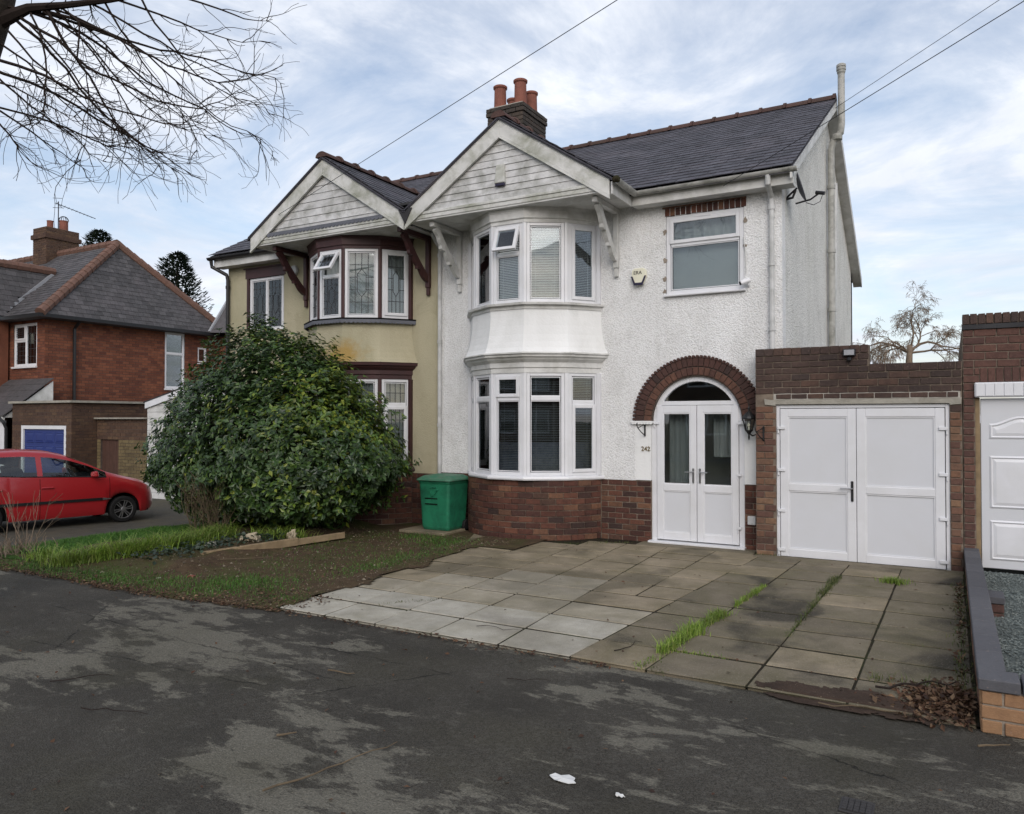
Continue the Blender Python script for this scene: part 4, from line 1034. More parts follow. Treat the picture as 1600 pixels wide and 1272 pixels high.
# ---------------------------------------------------------------- cream half
YH = thing('semi_detached_house', 'cream rendered semi-detached house half with brown trim and leaded windows, behind the bush', 'house', (-10.4, 4, 0))
YL, YR = -13.12, -7.71
mb = MB(); FA.wall(mb, YL, YR, .90, 5.14, -.24, -.004, [(-10.65, -8.4, 1.0, 2.55), (-10.65, -8.4, 3.64, 4.85), (-12.55, -11.5, 3.64, 4.86)])
mb.box(YL, YL + .24, .245, D, 0, 5.14); mb.prism([(YL, 0.003, 5.14), (YL, D, 5.14), (YL, D, 5.3), (YL, RIDGE_Y, RIDGE_Z - .09), (YL, 0.003, 5.3)], (.24, 0, 0))
mb.build('wall', 'cream_render', YH)
mb = MB().box(YL, YR - .1, D - .2, D, 0, 5.3).box(YL + .25, YR - .11, .25, D - .2, 2.66, 2.84).box(YL + .25, YR - .11, 4.3, 4.4, 0, 5.2).box(YL + .25, YR - .11, .25, D - .2, -.1, .02).box(YL + .25, YR - .11, .25, D - .2, 5.1, 5.13)
mb.build('interior_walls', 'interior', YH)
YC = -9.52
mb = MB(); P = [(YC + x * .93, y * .93) for x, y in K5]
for z in (.86, 2.64, 3.5, 4.98): mb.prism([(x, y, z) for x, y in P], (0, 0, .06))
mb.build('bay_floor', 'interior', YH)
mb = MB(); FA.box(mb, YL, YR - .002, -.05, .898, -.24, -.014); mb.build('plinth_core', 'mortar_dark', YH)
lay(YH, FA, -8.33, YR, .01, .9, -.006, 'brick_plinth')
bay(YH, YC, True); gable(YH, -9.55, True)
for x in (-7.95, -10.87): bracket(YH, x, 'brown_paint')
wy = window(YH, FA, -12.5, -11.54, 3.65, 4.735, [(-12.44, -12.045, 3.71, 4.675, 'fixed'), (-11.995, -11.6, 3.71, 4.675, 'fixed')], d=-.03, fw=.055,
       came=lambda m, f, p, q, r, s, d: came_grid(m, f, p, q, r, s, d, 4, 6), sill=(.09, .035, 'cream_render'))
drape(wy, FA, -12.46, -11.58, 3.68, 4.72, -.14, 'net', 8, .015)
mb = MB(); FA.box(mb, -12.6, -11.46, 4.74, 4.93, -.1, .006); FA.box(mb, -12.64, -11.42, 4.93, 4.955, -.1, .03); FA.box(mb, -12.56, -12.505, 3.65, 4.74, -.05, .004); mb.build('window_header', 'brown_paint', YH)
MB().lathe((-11.2, -.0, 4.78), [(.10, 0), (.11, .02), (.09, .06), (.0, .065)], 18, (0, -1, 0)).build('alarm_box', 'pipe_white', YH)
rfy = MB().prism([(-13.3, EAVE_Y, EAVE_Z - .02), (-13.3, RIDGE_Y, RIDGE_Z - .02), (-13.3, D + .3, EAVE_Z - .06), (-13.3, D + .3, EAVE_Z - .12), (-13.3, RIDGE_Y, RIDGE_Z - .1), (-13.3, EAVE_Y, EAVE_Z - .09)], (XL + 13.3 - .002, 0, 0)).build('roof', 'slate_joined', YH)
slates(rfy, (-13.3, EAVE_Y - .04, EAVE_Z - .015), (1, 0, 0), VM, 13.3 - 7.71, LEN, lambda c: c.z > gz(c.x, -9.55) - .12, 'slate', 'slate_joined', maxn=60)
ridge_run(rfy, -13.3, XL + .01)
MB().box(-13.28, -11.4, -.235, -.205, 5.0, 5.17).build('fascia', 'white_paint', YH); MB().box(-13.28, -11.4, -.205, 0, 5.0, 5.03).build('eaves_soffit', 'white_paint', YH)
gutter(YH, (-13.38, -.29, 5.2), (-11.25, -.29, 5.19), mat='black_plastic')
mb = MB().tube([(-13.3, -.29, 5.14), (-13.3, -.27, 5.02), (-13.08, -.08, 4.86), (-13.06, -.06, 4.75), (-13.06, -.06, .3)], .038, 10)
for z_ in (4.6, 3.0): mb.lathe((-13.06, -.06, z_), [(.038, -.03), (.048, -.03), (.048, .03), (.038, .03)], 12)
mb.build('downpipe', 'black_plastic', YH)

# ================================================================== attached garage
GF = FR((0, -.3, 0), (1, 0, 0))
GA = thing('garage', 'attached brick garage with white panelled double doors and dark stepped parapet', 'garage', (-1.08, -.3, 0))
GL, GR = -2.295, .128
mb = MB(); GF.wall(mb, GL, GR, 0, 2.555, -.21, -.012, [(-2.03, -.005, -.1, 2.06)]); GF.wall(mb, GL, -.89, 2.555, 2.80, -.21, -.012)
mb.box(GR - .1, GR, -.08, 5, 0, 2.5).box(XR + .01, GR - .1, 4.9, 5, 0, 2.4)
mb.build('wall_core', 'mortar_mid', GA)
MB().box(XR + .01, GR - .11, -.07, 4.89, 2.28, 2.36).build('flat_roof', 'felt', GA)
pick = lambda r, a, z: 'brick_parapet' if z > 2.2 + .25 * r.random() or r.random() < .12 else 'brick_garage'
lay(GA, GF, GL, -2.03, .0, 2.03, 0, pick); lay(GA, GF, -.004, GR, .0, 2.03, 0, pick)
lay(GA, GF, GL, GR, 2.19, 2.455, 0, 'brick_parapet', ch=.088)
lay(GA, GF, GL, -.89, 2.455, 2.70, 0, 'brick_parapet', ch=.082, phase=1); lay(GA, GF, GL, -.89, 2.70, 2.81, .004, 'brick_parapet', ch=.11, bl=.118)
lay(GA, GF, -.888, GR, 2.455, 2.562, .004, 'brick_parapet', ch=.107, bl=.19)
# repaired band above the lintel: bricks set in pale cement, ragged concrete lintel
mb = MB(); pts = [(-2.06, 2.115)] + [(x, 2.195 + .012 * n2(x, 0, 6) + (.03 if x < -1.95 or x > .02 else 0)) for x in lsp(-2.06, .11, 22)] + [(.11, 2.115)]
mb.prism([(x, -.288, z) for x, z in pts][::-1], (0, -.006, 0)); mb.build('cement_patch', 'mortar_pale', GA)
lay(GA, GF, -2.03, .09, 2.118, 2.192, .001, 'brick_parapet', ch=.074, bl=.2)
mb = MB(); pts = [(-2.17, 2.05), (-2.03, 2.035), (-2.03, 2.052), (-.005, 2.05), (-.005, 2.03), (.118, 2.04), (.122, 2.12)] + [(x, 2.112 + .008 * n2(x, 1, 9)) for x in lsp(.08, -2.1, 20)] + [(-2.18, 2.13)]
mb.prism([(x, -.306, z) for x, z in pts], (0, .1, 0)); mb.build('lintel', 'concrete', GA)
gd = -.03
mb = MB(); GF.box(mb, -2.03, -1.985, .01, 2.045, gd - .07, gd); GF.box(mb, -.05, -.005, .01, 2.045, gd - .07, gd); GF.box(mb, -1.985, -.05, 2.0, 2.044, gd - .069, gd - .001)
GD = mb.build('double_door', 'upvc', GA, bevel=.004)
for sg, (xa, xb) in ((-1, (-1.978, -1.048)), (1, (-1.042, -.058))):
    m = MB(); s_ = .105; d1 = gd + .014; zt = 1.992; zm = (.905, 1.0)
    GF.box(m, xa, xa + s_, .03, zt, d1 - .06, d1); GF.box(m, xb - s_, xb, .03, zt, d1 - .06, d1)
    for z0, z1 in ((.03, .135), zm, (zt - .105, zt)): GF.box(m, xa + s_, xb - s_, z0, z1, d1 - .059, d1 - .001)
    m.build('door_leaf', 'upvc', GD, bevel=.005)
    for z0, z1 in ((.135, zm[0]), (zm[1], zt - .105)):
        m = MB(); GF.box(m, xa + s_ - .005, xb - s_ + .005, z0 - .005, z1 + .005, d1 - .045, d1 - .02); m.build('door_panel', 'upvc_panel', GD)
        m = MB()
        for q in ((xa + s_, xb - s_, z0, z0 + .014), (xa + s_, xb - s_, z1 - .014, z1), (xa + s_, xa + s_ + .014, z0 + .014, z1 - .014), (xb - s_ - .014, xb - s_, z0 + .014, z1 - .014)): GF.box(m, *q, d1 - .024, d1 - .008)
        m.build('door_bead', 'upvc', GD)
    hx = xa - .012 if sg < 0 else xb + .012
    for z_ in (.10, .62, 1.16, 1.72):
        m = MB(); GF.box(m, hx - (.02 if sg < 0 else .075), hx + (.075 if sg < 0 else .02), z_, z_ + .04, d1, d1 + .02); q = (hx - .02, hx - .002) if sg < 0 else (hx + .002, hx + .02); GF.box(m, *q, z_ - .055, z_, d1 - .02, d1 + .012); m.build('door_hinge', 'upvc', GD, bevel=.003)
m = MB(); GF.box(m, -1.11, -1.08, .80, 1.06, d1, d1 + .014); m.build('handle_plate', 'iron', GD, bevel=.004)
MB().tube([GF.p(-1.095, .965, d1 + .01), GF.p(-1.095, .965, d1 + .05), GF.p(-1.235, .965, d1 + .05)], .010, 8).build('door_handle', 'steel', GD)
MB().box(GL, GR, -.5, -.3, .0, .03).build('threshold', 'slab_dark', GA)

# floodlight on the parapet
FLd = thing('floodlight', 'small black motion-sensor floodlight on the dark garage parapet', 'floodlight', (-1.11, -.3, 2.69))
MB().box(-1.19, -1.04, -.36, -.306, 2.66, 2.755).build('housing', 'black_plastic', FLd, bevel=.008)
MB().box(-1.175, -1.055, -.366, -.359, 2.675, 2.742).build('lens', 'lead', FLd)
MB().lathe((-1.115, -.335, 2.62), [(.02, -.02), (.03, -.012), (.03, .02), (.018, .03)], 10).build('sensor', 'black_plastic', FLd)

# ================================================================== neighbour's garage on the right
NG = thing('garage', 'red brick garage at the right edge with a white up-and-over door', 'garage', (1.6, -.3, 0))
mb = MB(); GF.wall(mb, .136, 4.6, 0, 3.1, -.21, -.012, [(.262, 2.62, -.1, 2.12)]); mb.box(.136, .24, -.08, 5, 0, 3.0).box(4.4, 4.6, -.08, 5, 0, 3)
mb.build('wall_core', 'mortar_mid', NG); MB().box(.25, 4.39, -.05, 5, 2.6, 2.7).build('flat_roof', 'felt', NG)
lay(NG, GF, .136, .26, .0, 2.1, 0, 'brick_red')
lay(NG, GF, .136, .31, 2.1, 2.29, 0, 'brick_red')
lay(NG, GF, .31, 2.9, 2.29, 2.47, 0, 'brick_red', ch=.18, bl=.08); lay(NG, GF, .136, .31, 2.29, 2.47, 0, 'brick_red')
lay(NG, GF, .136, 2.9, 2.47, 2.93, 0, 'brick_red', phase=1)
mb = MB(); GF.box(mb, .13, 2.9, 2.93, 2.985, -.1, .02); mb.build('creasing_course', 'felt', NG)
lay(NG, GF, .13, 2.9, 2.985, 3.12, .012, 'brick_parapet', ch=.135, bl=.082)
mb = MB(); GF.box(mb, .255, 2.65, 2.115, 2.29, -.02, .05); CN = mb.build('door_canopy', 'upvc', NG, bevel=.01)
x = .27
while x < 2.6:
    m = MB(); GF.box(m, x, x + .088, 2.128, 2.278, .05, .058); m.build('canopy_board', 'upvc', CN, bevel=.003); x += .094
mb = MB(); GF.box(mb, .263, .31, .05, 2.11, -.12, -.03); mb.build('door_frame', 'timber', NG)
d1 = -.035
mb = MB(); GF.box(mb, .315, 2.56, .09, 2.10, d1 - .04, d1); UD = mb.build('up_and_over_door', 'upvc_panel', NG, bevel=.006)
def raised(fr, a0, a1, z0, z1, d, arch=0):
    def outline(i):
        P = [(a0 + i, z0 + i), (a1 - i, z0 + i), (a1 - i, z1 - i)]
        if arch:
            for t in lsp(0, 1, 14)[1:-1]: P.append((a1 - i + (a0 - a1 + 2 * i) * t, z1 - i + arch * (1 - math.cos(2 * PI * t)) / 2))
        return P + [(a0 + i, z1 - i)]
    m = MB(); rows_ = [(outline(0), d), (outline(.02), d + .014), (outline(.035), d + .002), (outline(.07), d + .012)]; n = len(rows_[0][0])
    for o, dd_ in rows_: m.v += [tuple(fr.p(a, z, dd_)) for a, z in o]
    for r in range(3):
        for k in range(n): m.f.append((r * n + k, r * n + (k + 1) % n, (r + 1) * n + (k + 1) % n, (r + 1) * n + k))
    m.f.append(tuple(3 * n + k for k in range(n))); return m
for k in range(3):
    a0 = .40 + k * .72
    for z0, z1, ar in ((.19, .66, 0), (.80, 1.42, 0), (1.62, 1.80, .09)): raised(GF, a0, a0 + .64, z0, z1, d1 + .001, ar).build('door_panel', 'upvc', UD)

# ================================================================== boundary walls
BW = thing('boundary_wall', 'low brick boundary wall with grey copings between the two driveways', 'wall', (.2, -3, 0))
MB().box(.155, .26, -5.45, -.32, 0, .255).build('wall_core', 'mortar_dark', BW)
FL_ = FR((.142, -.32, 0), (0, -1, 0)); lay(BW, FL_, 0, 5.13, 0, .255, 0, 'brick_garage', ch=.085)
FR_ = FR((.272, -5.45, 0), (0, 1, 0)); lay(BW, FR_, 0, 5.13, 0, .255, 0, 'brick_red', ch=.085)
y = -5.44
while y < -.36:
    y1 = min(y + .44, -.33); m = MB().box(.13, .285, y + .003, y1 - .003, .256, .322 + RN.uniform(-.003, .003)); m.build('coping_stone', 'blue_coping', BW, bevel=.006); y += .44
FWL = thing('boundary_wall', 'orange brick street-front wall with grey copings at the bottom right', 'wall', (1.5, -5.55, 0))
MB().box(.155, 4.5, -5.645, -5.47, 0, .255).build('wall_core', 'mortar', FWL)
FS = FR((0, -5.655, 0), (1, 0, 0)); lay(FWL, FS, .142, 3.2, 0, .255, 0, 'brick_orange', ch=.085, phase=1)
lay(FWL, FR((.142, -5.46, 0), (0, -1, 0)), 0, .19, 0, .255, 0, 'brick_orange', ch=.085)
x = .128
while x < 4.4:
    m = MB().box(x + .004, x + .215, -5.67, -5.45, .256, .325 + RN.uniform(-.002, .002)); m.build('coping_stone', 'blue_coping', FWL, bevel=.006); x += .222
ST = thing('brick_pier', 'short red brick pier with a grey cap standing in the gravel', 'pier', (.36, -2.6, 0))
MB().box(.30, .41, -2.7, -2.42, 0, .17).build('core', 'mortar_dark', ST)
lay(ST, FR((.295, -2.71, 0), (1, 0, 0)), 0, .12, 0, .17, 0, 'brick_red', ch=.085); lay(ST, FR((.415, -2.71, 0), (0, 1, 0)), 0, .3, 0, .17, 0, 'brick_red', ch=.085)
MB().box(.29, .42, -2.72, -2.41, .171, .235).build('cap', 'blue_coping', ST, bevel=.006)

# ================================================================== fittings on the walls
AB = thing('alarm_box', 'cream alarm box lettered ERA with a dark blue base on the white wall', 'alarm box', (-4.05, -.02, 3.87))
hexp = [(-4.155, 4.10), (-4.165, 4.0), (-4.12, 3.885), (-3.985, 3.885), (-3.935, 4.0), (-3.945, 4.10), (-3.98, 4.125), (-4.12, 4.125)]
MB().prism([(x, 0, z) for x, z in hexp], (0, -.06, 0)).build('cover', 'plaque', AB, bevel=.008)
mb = MB(); A = [(-4.17, 4.005), (-4.12, 3.868), (-3.985, 3.868), (-3.93, 4.005)]; B = [(-4.145, 4.005), (-4.105, 3.905), (-4.0, 3.905), (-3.955, 4.005)]
for k in range(3): mb.prism([(A[k][0], -.0605, A[k][1]), (A[k + 1][0], -.0605, A[k + 1][1]), (B[k + 1][0], -.0605, B[k + 1][1]), (B[k][0], -.0605, B[k][1])], (0, -.012, 0)); 
mb.build('coloured_base', 'navy', AB)
text_mesh(AB, 'ERA', (-4.065, -.062, 4.055), .075, 'letter_black', Matrix.Rotation(PI / 2, 3, 'X'), 'lettering', .002)
GB = thing('alarm_box', 'weathered cream alarm box fixed to the white gable boards', 'alarm box', (-5.93, -.97, 5.42))
MB().hexa([(-6.02, -1.0, 5.45), (-5.84, -1.0, 5.45), (-5.84, -.93, 5.45), (-6.02, -.93, 5.45), (-6.0, -.985, 5.74), (-5.86, -.985, 5.74), (-5.86, -.93, 5.74), (-6.0, -.93, 5.74)]).build('cover', 'barge_paint', GB, bevel=.01)
MB().box(-6.01, -5.85, -.99, -.94, 5.41, 5.449).build('base', 'navy', GB, bevel=.005)
SD = thing('satellite_dish', 'grey satellite dish on the flank wall below the gutter', 'satellite dish', (-1.9, .3, 5.0))
prof = [(0, 0), (.06, .004), (.13, .018), (.19, .038), (.215, .052), (.205, .056), (.12, .03), (0, .012)]
ax = Vector((.95, .12, .28)).normalized(); m = MB().lathe((-1.83, .3, 5.09), prof[::-1], 20, ax); m.v = [tuple(v) for v in m.v]; m.build('dish', 'grey_trim', SD, smooth=True)
MB().tube([(-1.985, .3, 4.96), (-1.90, .3, 4.97), (-1.86, .3, 5.07)], .018, 8).tube([(-1.99, .34, 4.99), (-1.84, .3, 5.1)], .014, 6).build('bracket', 'black_plastic', SD)
MB().tube([(-1.86, .3, 4.88), (-1.66, .26, 4.90), (-1.55, .24, 4.96)], .012, 6).build('arm', 'black_plastic', SD)
MB().tube([(-1.585, .247, 4.985), (-1.47, .22, 4.95)], .026, 10).build('receiver', 'black_plastic', SD)
MB().tube([(-1.5, .23, 4.93), (-1.53, .24, 4.85), (-1.62, .26, 4.82), (-1.72, .28, 4.87)], .005, 5).build('cable', 'wire', SD)
CC = thing('security_camera', 'small white bullet security camera beside the upstairs window', 'camera', (-2.47, -.02, 3.76))
MB().tube([(-2.42, -.06, 3.80), (-2.53, -.12, 3.755)], .036, 12).build('body', 'upvc', CC); MB().tube([(-2.531, -.1205, 3.755), (-2.54, -.125, 3.751)], .027, 12).build('lens', 'dark_slot', CC)
MB().tube([(-2.44, -.005, 3.72), (-2.44, -.05, 3.74), (-2.45, -.07, 3.785)], .014, 8).build('mount', 'upvc', CC)
MB().tube([(-2.475, -.012, 3.9), (-2.485, -.014, 4.2), (-2.51, -.013, 4.42)], .006, 5).build('cable', 'pipe_white', CC)
LN = thing('wall_lantern', 'black glazed coach lantern on the wall right of the front door', 'lantern', (-2.42, -.1, 1.55))
def lant(z, r): return [(-2.42 + r * math.cos(a), -.14 + r * math.sin(a), z) for a in lsp(PI / 4, PI * 9 / 4, 4)[:-1]]
fr6 = lambda r, z: [(-2.42 + r * math.cos(a), -.14 + r * math.sin(a), z) for a in lsp(0, 2 * PI, 6)[:-1]]
top, bot = fr6(.085, 1.86), fr6(.05, 1.70)
mb = MB()
for k in range(6): mb.bar(top[k], bot[k], .009, .009); mb.bar(top[k], top[(k + 1) % 6], .012, .012); mb.bar(bot[k], bot[(k + 1) % 6], .012, .012)
mb.build('cage', 'iron', LN)
mb = MB(); mb.add([Vector(p) * 1 for p in [*[(a, b, c) for a, b, c in fr6(.081, 1.858)], *fr6(.046, 1.702)]], [(k, (k + 1) % 6, (k + 1) % 6 + 6, k + 6) for k in range(6)]); mb.build('glazing', 'lamp_glass', LN)
MB().lathe((-2.42, -.14, 1.865), [(.10, 0), (.085, .03), (.055, .065), (.03, .09), (.012, .1), (.012, .13), (.018, .14), (.006, .165), (.006, .20), (.0, .21)], 12).build('cap', 'iron', LN)
MB().lathe((-2.42, -.14, 1.56), [(.0, 0), (.01, .02), (.014, .05), (.01, .08), (.03, .11), (.052, .14)], 12).build('finial', 'iron', LN)
MB().lathe((-2.42, -.14, 1.70), [(.012, 0), (.012, .05), (.02, .06), (.018, .1), (0, .11)], 8).build('bulb', 'plaque', LN)
MB().tube([(-2.42, -.14, 1.66), (-2.38, -.1, 1.625), (-2.34, -.05, 1.64), (-2.34, 0, 1.66)], .010, 7).build('arm', 'iron', LN)
def hook(label, x, y, z, sx):
    h = thing('hanging_bracket', label, 'bracket', (x, y, z), 'wrought iron basket hooks')
    MB().box(x - .011, x + .011, y - .012, y, z - .1, z + .1).build('back_plate', 'iron', h)
    MB().tube([(x, y - .01, z - .09), (x + sx * .04, y - .12, z - .03), (x + sx * .06, y - .22, z + .03), (x + sx * .065, y - .26, z + .08), (x + sx * .05, y - .25, z + .10)], .008, 7).build('hook_arm', 'iron', h)
    MB().tube([(x, y - .01, z + .08), (x + sx * .05, y - .2, z + .03)], .006, 6).build('stay', 'iron', h)
hook('black iron basket hook on the wall left of the front door', -3.975, -.003, 1.70, -.6); hook('black iron basket hook on the garage pier right of the lantern', -2.19, -.3, 1.66, -.9)
MB2 = tag(MB().box(-2.47, -2.36, -.03, .0, .38, .50).build('vent_cover', 'pipe_white', None, bevel=.006), 'small pale grey vent cover low on the brick right of the front door', 'vent')

# ================================================================== bin
BN = thing('garden_waste_bin', 'green plastic wheeled bin with a domed lid beside the brick bay', 'bin', (-7.27, -.52, 0))
def rrect(w, d, z, r=.05, n=4, cx=-7.27, cy=-.52):
    P = []
    for (sx, sy, a) in ((1, -1, -PI / 2), (1, 1, 0), (-1, 1, PI / 2), (-1, -1, PI)):
        for k in range(n + 1):
            t = a + PI / 2 * k / n; P.append((cx + sx * (w / 2 - r) + r * math.cos(t), cy + sy * (d / 2 - r) + r * math.sin(t), z))
    return P
def loft(rings, cap0=True, cap1=True):
    m = MB(); n = len(rings[0])
    for r in rings: m.v += [tuple(p) for p in r]
    for i in range(len(rings) - 1):
        for k in range(n): m.f.append((i * n + k, i * n + (k + 1) % n, (i + 1) * n + (k + 1) % n, (i + 1) * n + k))
    if cap0: m.f.append(tuple(range(n - 1, -1, -1)))
    if cap1: m.f.append(tuple((len(rings) - 1) * n + k for k in range(n)))
    return m
loft([rrect(.50, .50, .06), rrect(.53, .53, .1), rrect(.60, .60, .80), rrect(.63, .63, .83), rrect(.63, .63, .85)]).build('body', 'green_bin', BN)
loft([rrect(.67, .68, .852, .07), rrect(.69, .70, .862, .07), rrect(.67, .68, .885, .08), rrect(.52, .53, .935, .1), rrect(.25, .25, .955, .1)]).build('lid', 'green_lid', BN)
fy = -.52 - .29
for z_ in (.47, .56): MB().hexa([(-7.44, fy - .006, z_), (-7.2, fy - .006, z_), (-7.2, fy + .03, z_), (-7.44, fy + .03, z_), (-7.44, fy - .014, z_ + .018), (-7.2, fy - .014, z_ + .018), (-7.2, fy + .03, z_ + .018), (-7.44, fy + .03, z_ + .018)]).build('moulded_slot', 'dark_slot', BN)
mb = MB()
for k in range(3):          # moulded recycling arrows
    a = PI / 2 + k * 2 * PI / 3; c = Vector((-7.27, fy - .02, .70)); p = lambda t, r: c + Vector((math.cos(t) * r, 0, math.sin(t) * r))
    mb.bar(p(a - .75, .07), p(a + .55, .07), .012, .02, Vector((0, 1, 0))); e = p(a + .6, .07); mb.prism([e + Vector((0, -.006, 0)) + q for q in (p(a + .6, .03) - c, (p(a + 2.0, .045) - c) * .8, (p(a + .6, -.03) - c))], (0, .012, 0))
mb.build('moulded_symbol', 'green_bin', BN)
for sx in (-1, 1):
    MB().lathe((-7.27 + sx * .27 - (.02 if sx < 0 else 0), -.30, .10), [(.0, 0), (.095, 0), (.10, .01), (.10, .04), (.095, .05), (0, .05)], 16, (1, 0, 0)).build('wheel', 'tyre', BN)
BS = MB().box(-7.85, -6.95, -.98, -.1, .0, .052).build('paving_slab', 'slab_mid', None, bevel=.01); tag(BS, 'pinkish concrete slab lying under the green bin', 'slab')

# ================================================================== timber edging, stones, sticks, litter
def plank(label, a, b, w, h, z):
    a = Vector(a); b = Vector(b); m = MB().bar((a.x, a.y, z), (b.x, b.y, z + .01), w, h); tag(m.build('timber_plank', 'timber', None, bevel=.006), label, 'plank', 'timber edging of the bed')
plank('longer timber plank edging the bed, lying nearer the street', (-8.47, -4.3), (-8.22, -2.86), .07, .11, .075)
plank('shorter timber plank edging the bed, lying nearer the bin', (-8.24, -2.95), (-8.06, -2.05), .06, .09, .075)
def rock(label, x, y, z, r, mat='stone', sq=.7):
    bm = bmesh.new(); bmesh.ops.create_icosphere(bm, subdivisions=3, radius=r)
    for v in bm.verts:
        k = 1 + .5 * noise.noise(v.co * (1.3 / r) + Vector((x, y, 0))) + .3 * noise.cell(v.co * (2.2 / r)) + .14 * noise.noise(v.co * (6 / r)); v.co *= k; v.co.z *= sq
    me = bpy.data.meshes.new('rock'); bm.to_mesh(me); bm.free(); me.materials.append(MATS[mat])
    o = bpy.data.objects.new('rock', me); COL.objects.link(o); o.location = (x, y, z); tag(o, label, 'rock', 'stones in the bed')
rock('pale lump of broken stone behind the timber edging', -8.62, -3.35, .15, .12); rock('flat grey stone among the ivy left of the pale lump', -8.95, -3.75, .10, .09, 'concrete', .5)
rock('brown stone at the foot of the bright grass', -8.9, -5.15, .0, .08, 'concrete', .5); rock('low stone nearest the street in the bed edge', -7.95, -5.3, .0, .055, 'concrete', .5); rock('upright pale stone between bush and planks', -8.42, -2.75, .14, .06, sq=1.2)
rock('broken brick lump on the grass verge', -7.7, -5.05, .015, .035, 'terracotta')
def stick(label, pts, r, mat='dry_stem'):
    tag(MB().tube(pts, [r * (1 - .55 * k / (len(pts) - 1)) for k in range(len(pts))], 6).build('stick', mat, None), label, 'stick', 'fallen sticks')
def wig(a, b, n, amp, z=.018, seed=0):
    r = random.Random(seed); a = Vector((*a, z)); b = Vector((*b, z)); d = b - a; s_ = d.cross(Z).normalized()
    return [a + d * k / n + s_ * r.uniform(-amp, amp) * (0 < k < n) + Z * r.uniform(-.004, .012) for k in range(n + 1)]
stick('long curved stick lying on the tarmac in the foreground', wig((-2.95, -8.3), (-2.75, -7.5), 9, .03, seed=2), .0058)
stick('short bark strip left of the long stick', wig((-3.42, -7.77), (-3.33, -7.70), 3, .008, seed=4), .008)
stick('thin forked twig at the left edge of the tarmac', wig((-4.8, -8.1), (-4.35, -7.95), 6, .03, seed=6), .004, 'twig')
stick('short twig on the tarmac at the far left', wig((-5.5, -7.9), (-5.25, -7.6), 5, .02, seed=7), .004, 'twig')
stick('orange-brown twig on the middle of the tarmac', wig((-3.95, -6.78), (-3.75, -6.72), 4, .01, seed=8), .007)
stick('thin twig lying on the clean pale slabs', wig((-3.62, -5.28), (-3.2, -5.2), 5, .03, .04, seed=9), .003, 'twig')
stick('curved twig on the slab beside the tall grass strip', wig((-2.3, -5.35), (-2.2, -5.0), 6, .05, .04, seed=10), .004, 'twig')
stick('dark branch lying in the leaf pile', wig((-.45, -5.3), (.02, -4.95), 8, .05, .06, seed=11), .009, 'twig')
stick('pale straw stalk along the leaf pile front', wig((-.75, -5.72), (-.2, -5.62), 6, .03, .03, seed=12), .005)
stick('small twig by the orange brick wall end', wig((.12, -5.95), (.28, -5.82), 4, .01, .02, seed=13), .007)
stick('thin stem lying across the soil in front of the bed', wig((-8.2, -4.35), (-7.7, -3.8), 5, .04, .05, seed=14), .006)
stick('thin twig on the tarmac right of the worn patch', wig((-2.75, -6.25), (-2.45, -6.15), 5, .02, seed=15), .003, 'twig')
def litter(label, c, r, seed, cat='litter'):
    rr_ = random.Random(seed); n = 13; P = [Vector((c[0] + math.cos(a) * r * rr_.uniform(.55, 1.1), c[1] + math.sin(a) * r * .6 * rr_.uniform(.5, 1.1), .013 + rr_.uniform(0, .012))) for a in lsp(0, 2 * PI, n)[:-1]]
    m = MB().add([Vector((c[0], c[1], .022))] + P + [p - Z * .003 for p in P], [(0, k + 1, (k + 1) % n + 1) for k in range(n)] + [(k + 1, k + 1 + n, (k + 1) % n + 1 + n, (k + 1) % n + 1) for k in range(n)])
    tag(m.build('paper_scrap', 'paper', None), label, cat, 'scraps of paper')
litter('larger torn scrap of white paper on the tarmac', (-1.73, -7.43), .085, 1); litter('tiny white paper fragment right of the larger scrap', (-1.42, -7.45), .028, 2)
litter('white wrapper on the mossy slabs by the low wall', (-.02, -4.35), .04, 5); litter('white scrap among the leaves by the low wall', (-.28, -5.42), .03, 6)
IC = thing('drain_cover', 'small square cast iron stopcock cover in the tarmac at the bottom edge', 'cover', (-.40, -6.98, 0))
MB().box(-.475, -.325, -7.06, -6.91, .002, .012).build('frame', 'cast_iron', IC, bevel=.003)
for i in range(5):
    for j in range(5): MB().box(-.462 + i * .026, -.440 + i * .026, -7.048 + j * .026, -7.026 + j * .026, .012, .018).build('stud', 'cast_iron', IC)

# ================================================================== overhead wires
CAMP = cam_o.location; PS = rad(29.7); TH = rad(.907)
def wire(label, A, uv, B_yz):
    F0 = Vector((-math.sin(PS), math.cos(PS), 0)); Rr = Vector((math.cos(PS), math.sin(PS), 0)); Fv = F0 * math.cos(TH) + Z * math.sin(TH); Uv = Z * math.cos(TH) - F0 * math.sin(TH)
    d = Fv + Rr * (uv[0] - 800) / 1200 + Uv * (636 - uv[1]) / 1200; n = (Vector(A) - CAMP).cross(d)
    y, z = B_yz; xB = CAMP.x - (n.y * (y - CAMP.y) + n.z * (z - CAMP.z)) / n.x
    A = Vector(A); B = Vector((xB, y, z)); P = [A.lerp(B, t) - Z * .25 * 4 * t * (1 - t) * .06 for t in lsp(0, 1, 20)]
    tag(MB().tube(P, .0046, 5).build('overhead_wire', 'wire', None), label, 'wire', 'overhead wires')
wire('overhead wire running from the cream gable bargeboard up to the right', (-10.6, -1.0, 5.58), (962, 0), (-14, 8.6))
wire('lower of two wires running from the white eaves to the top right', (-2.72, -.3, 5.1), (1600, 0), (-12, 8.0))
wire('upper of two wires running from the white gable verge to the top right', (-1.79, 4.1, 7.56), (1560, 0), (-12, 9.2))

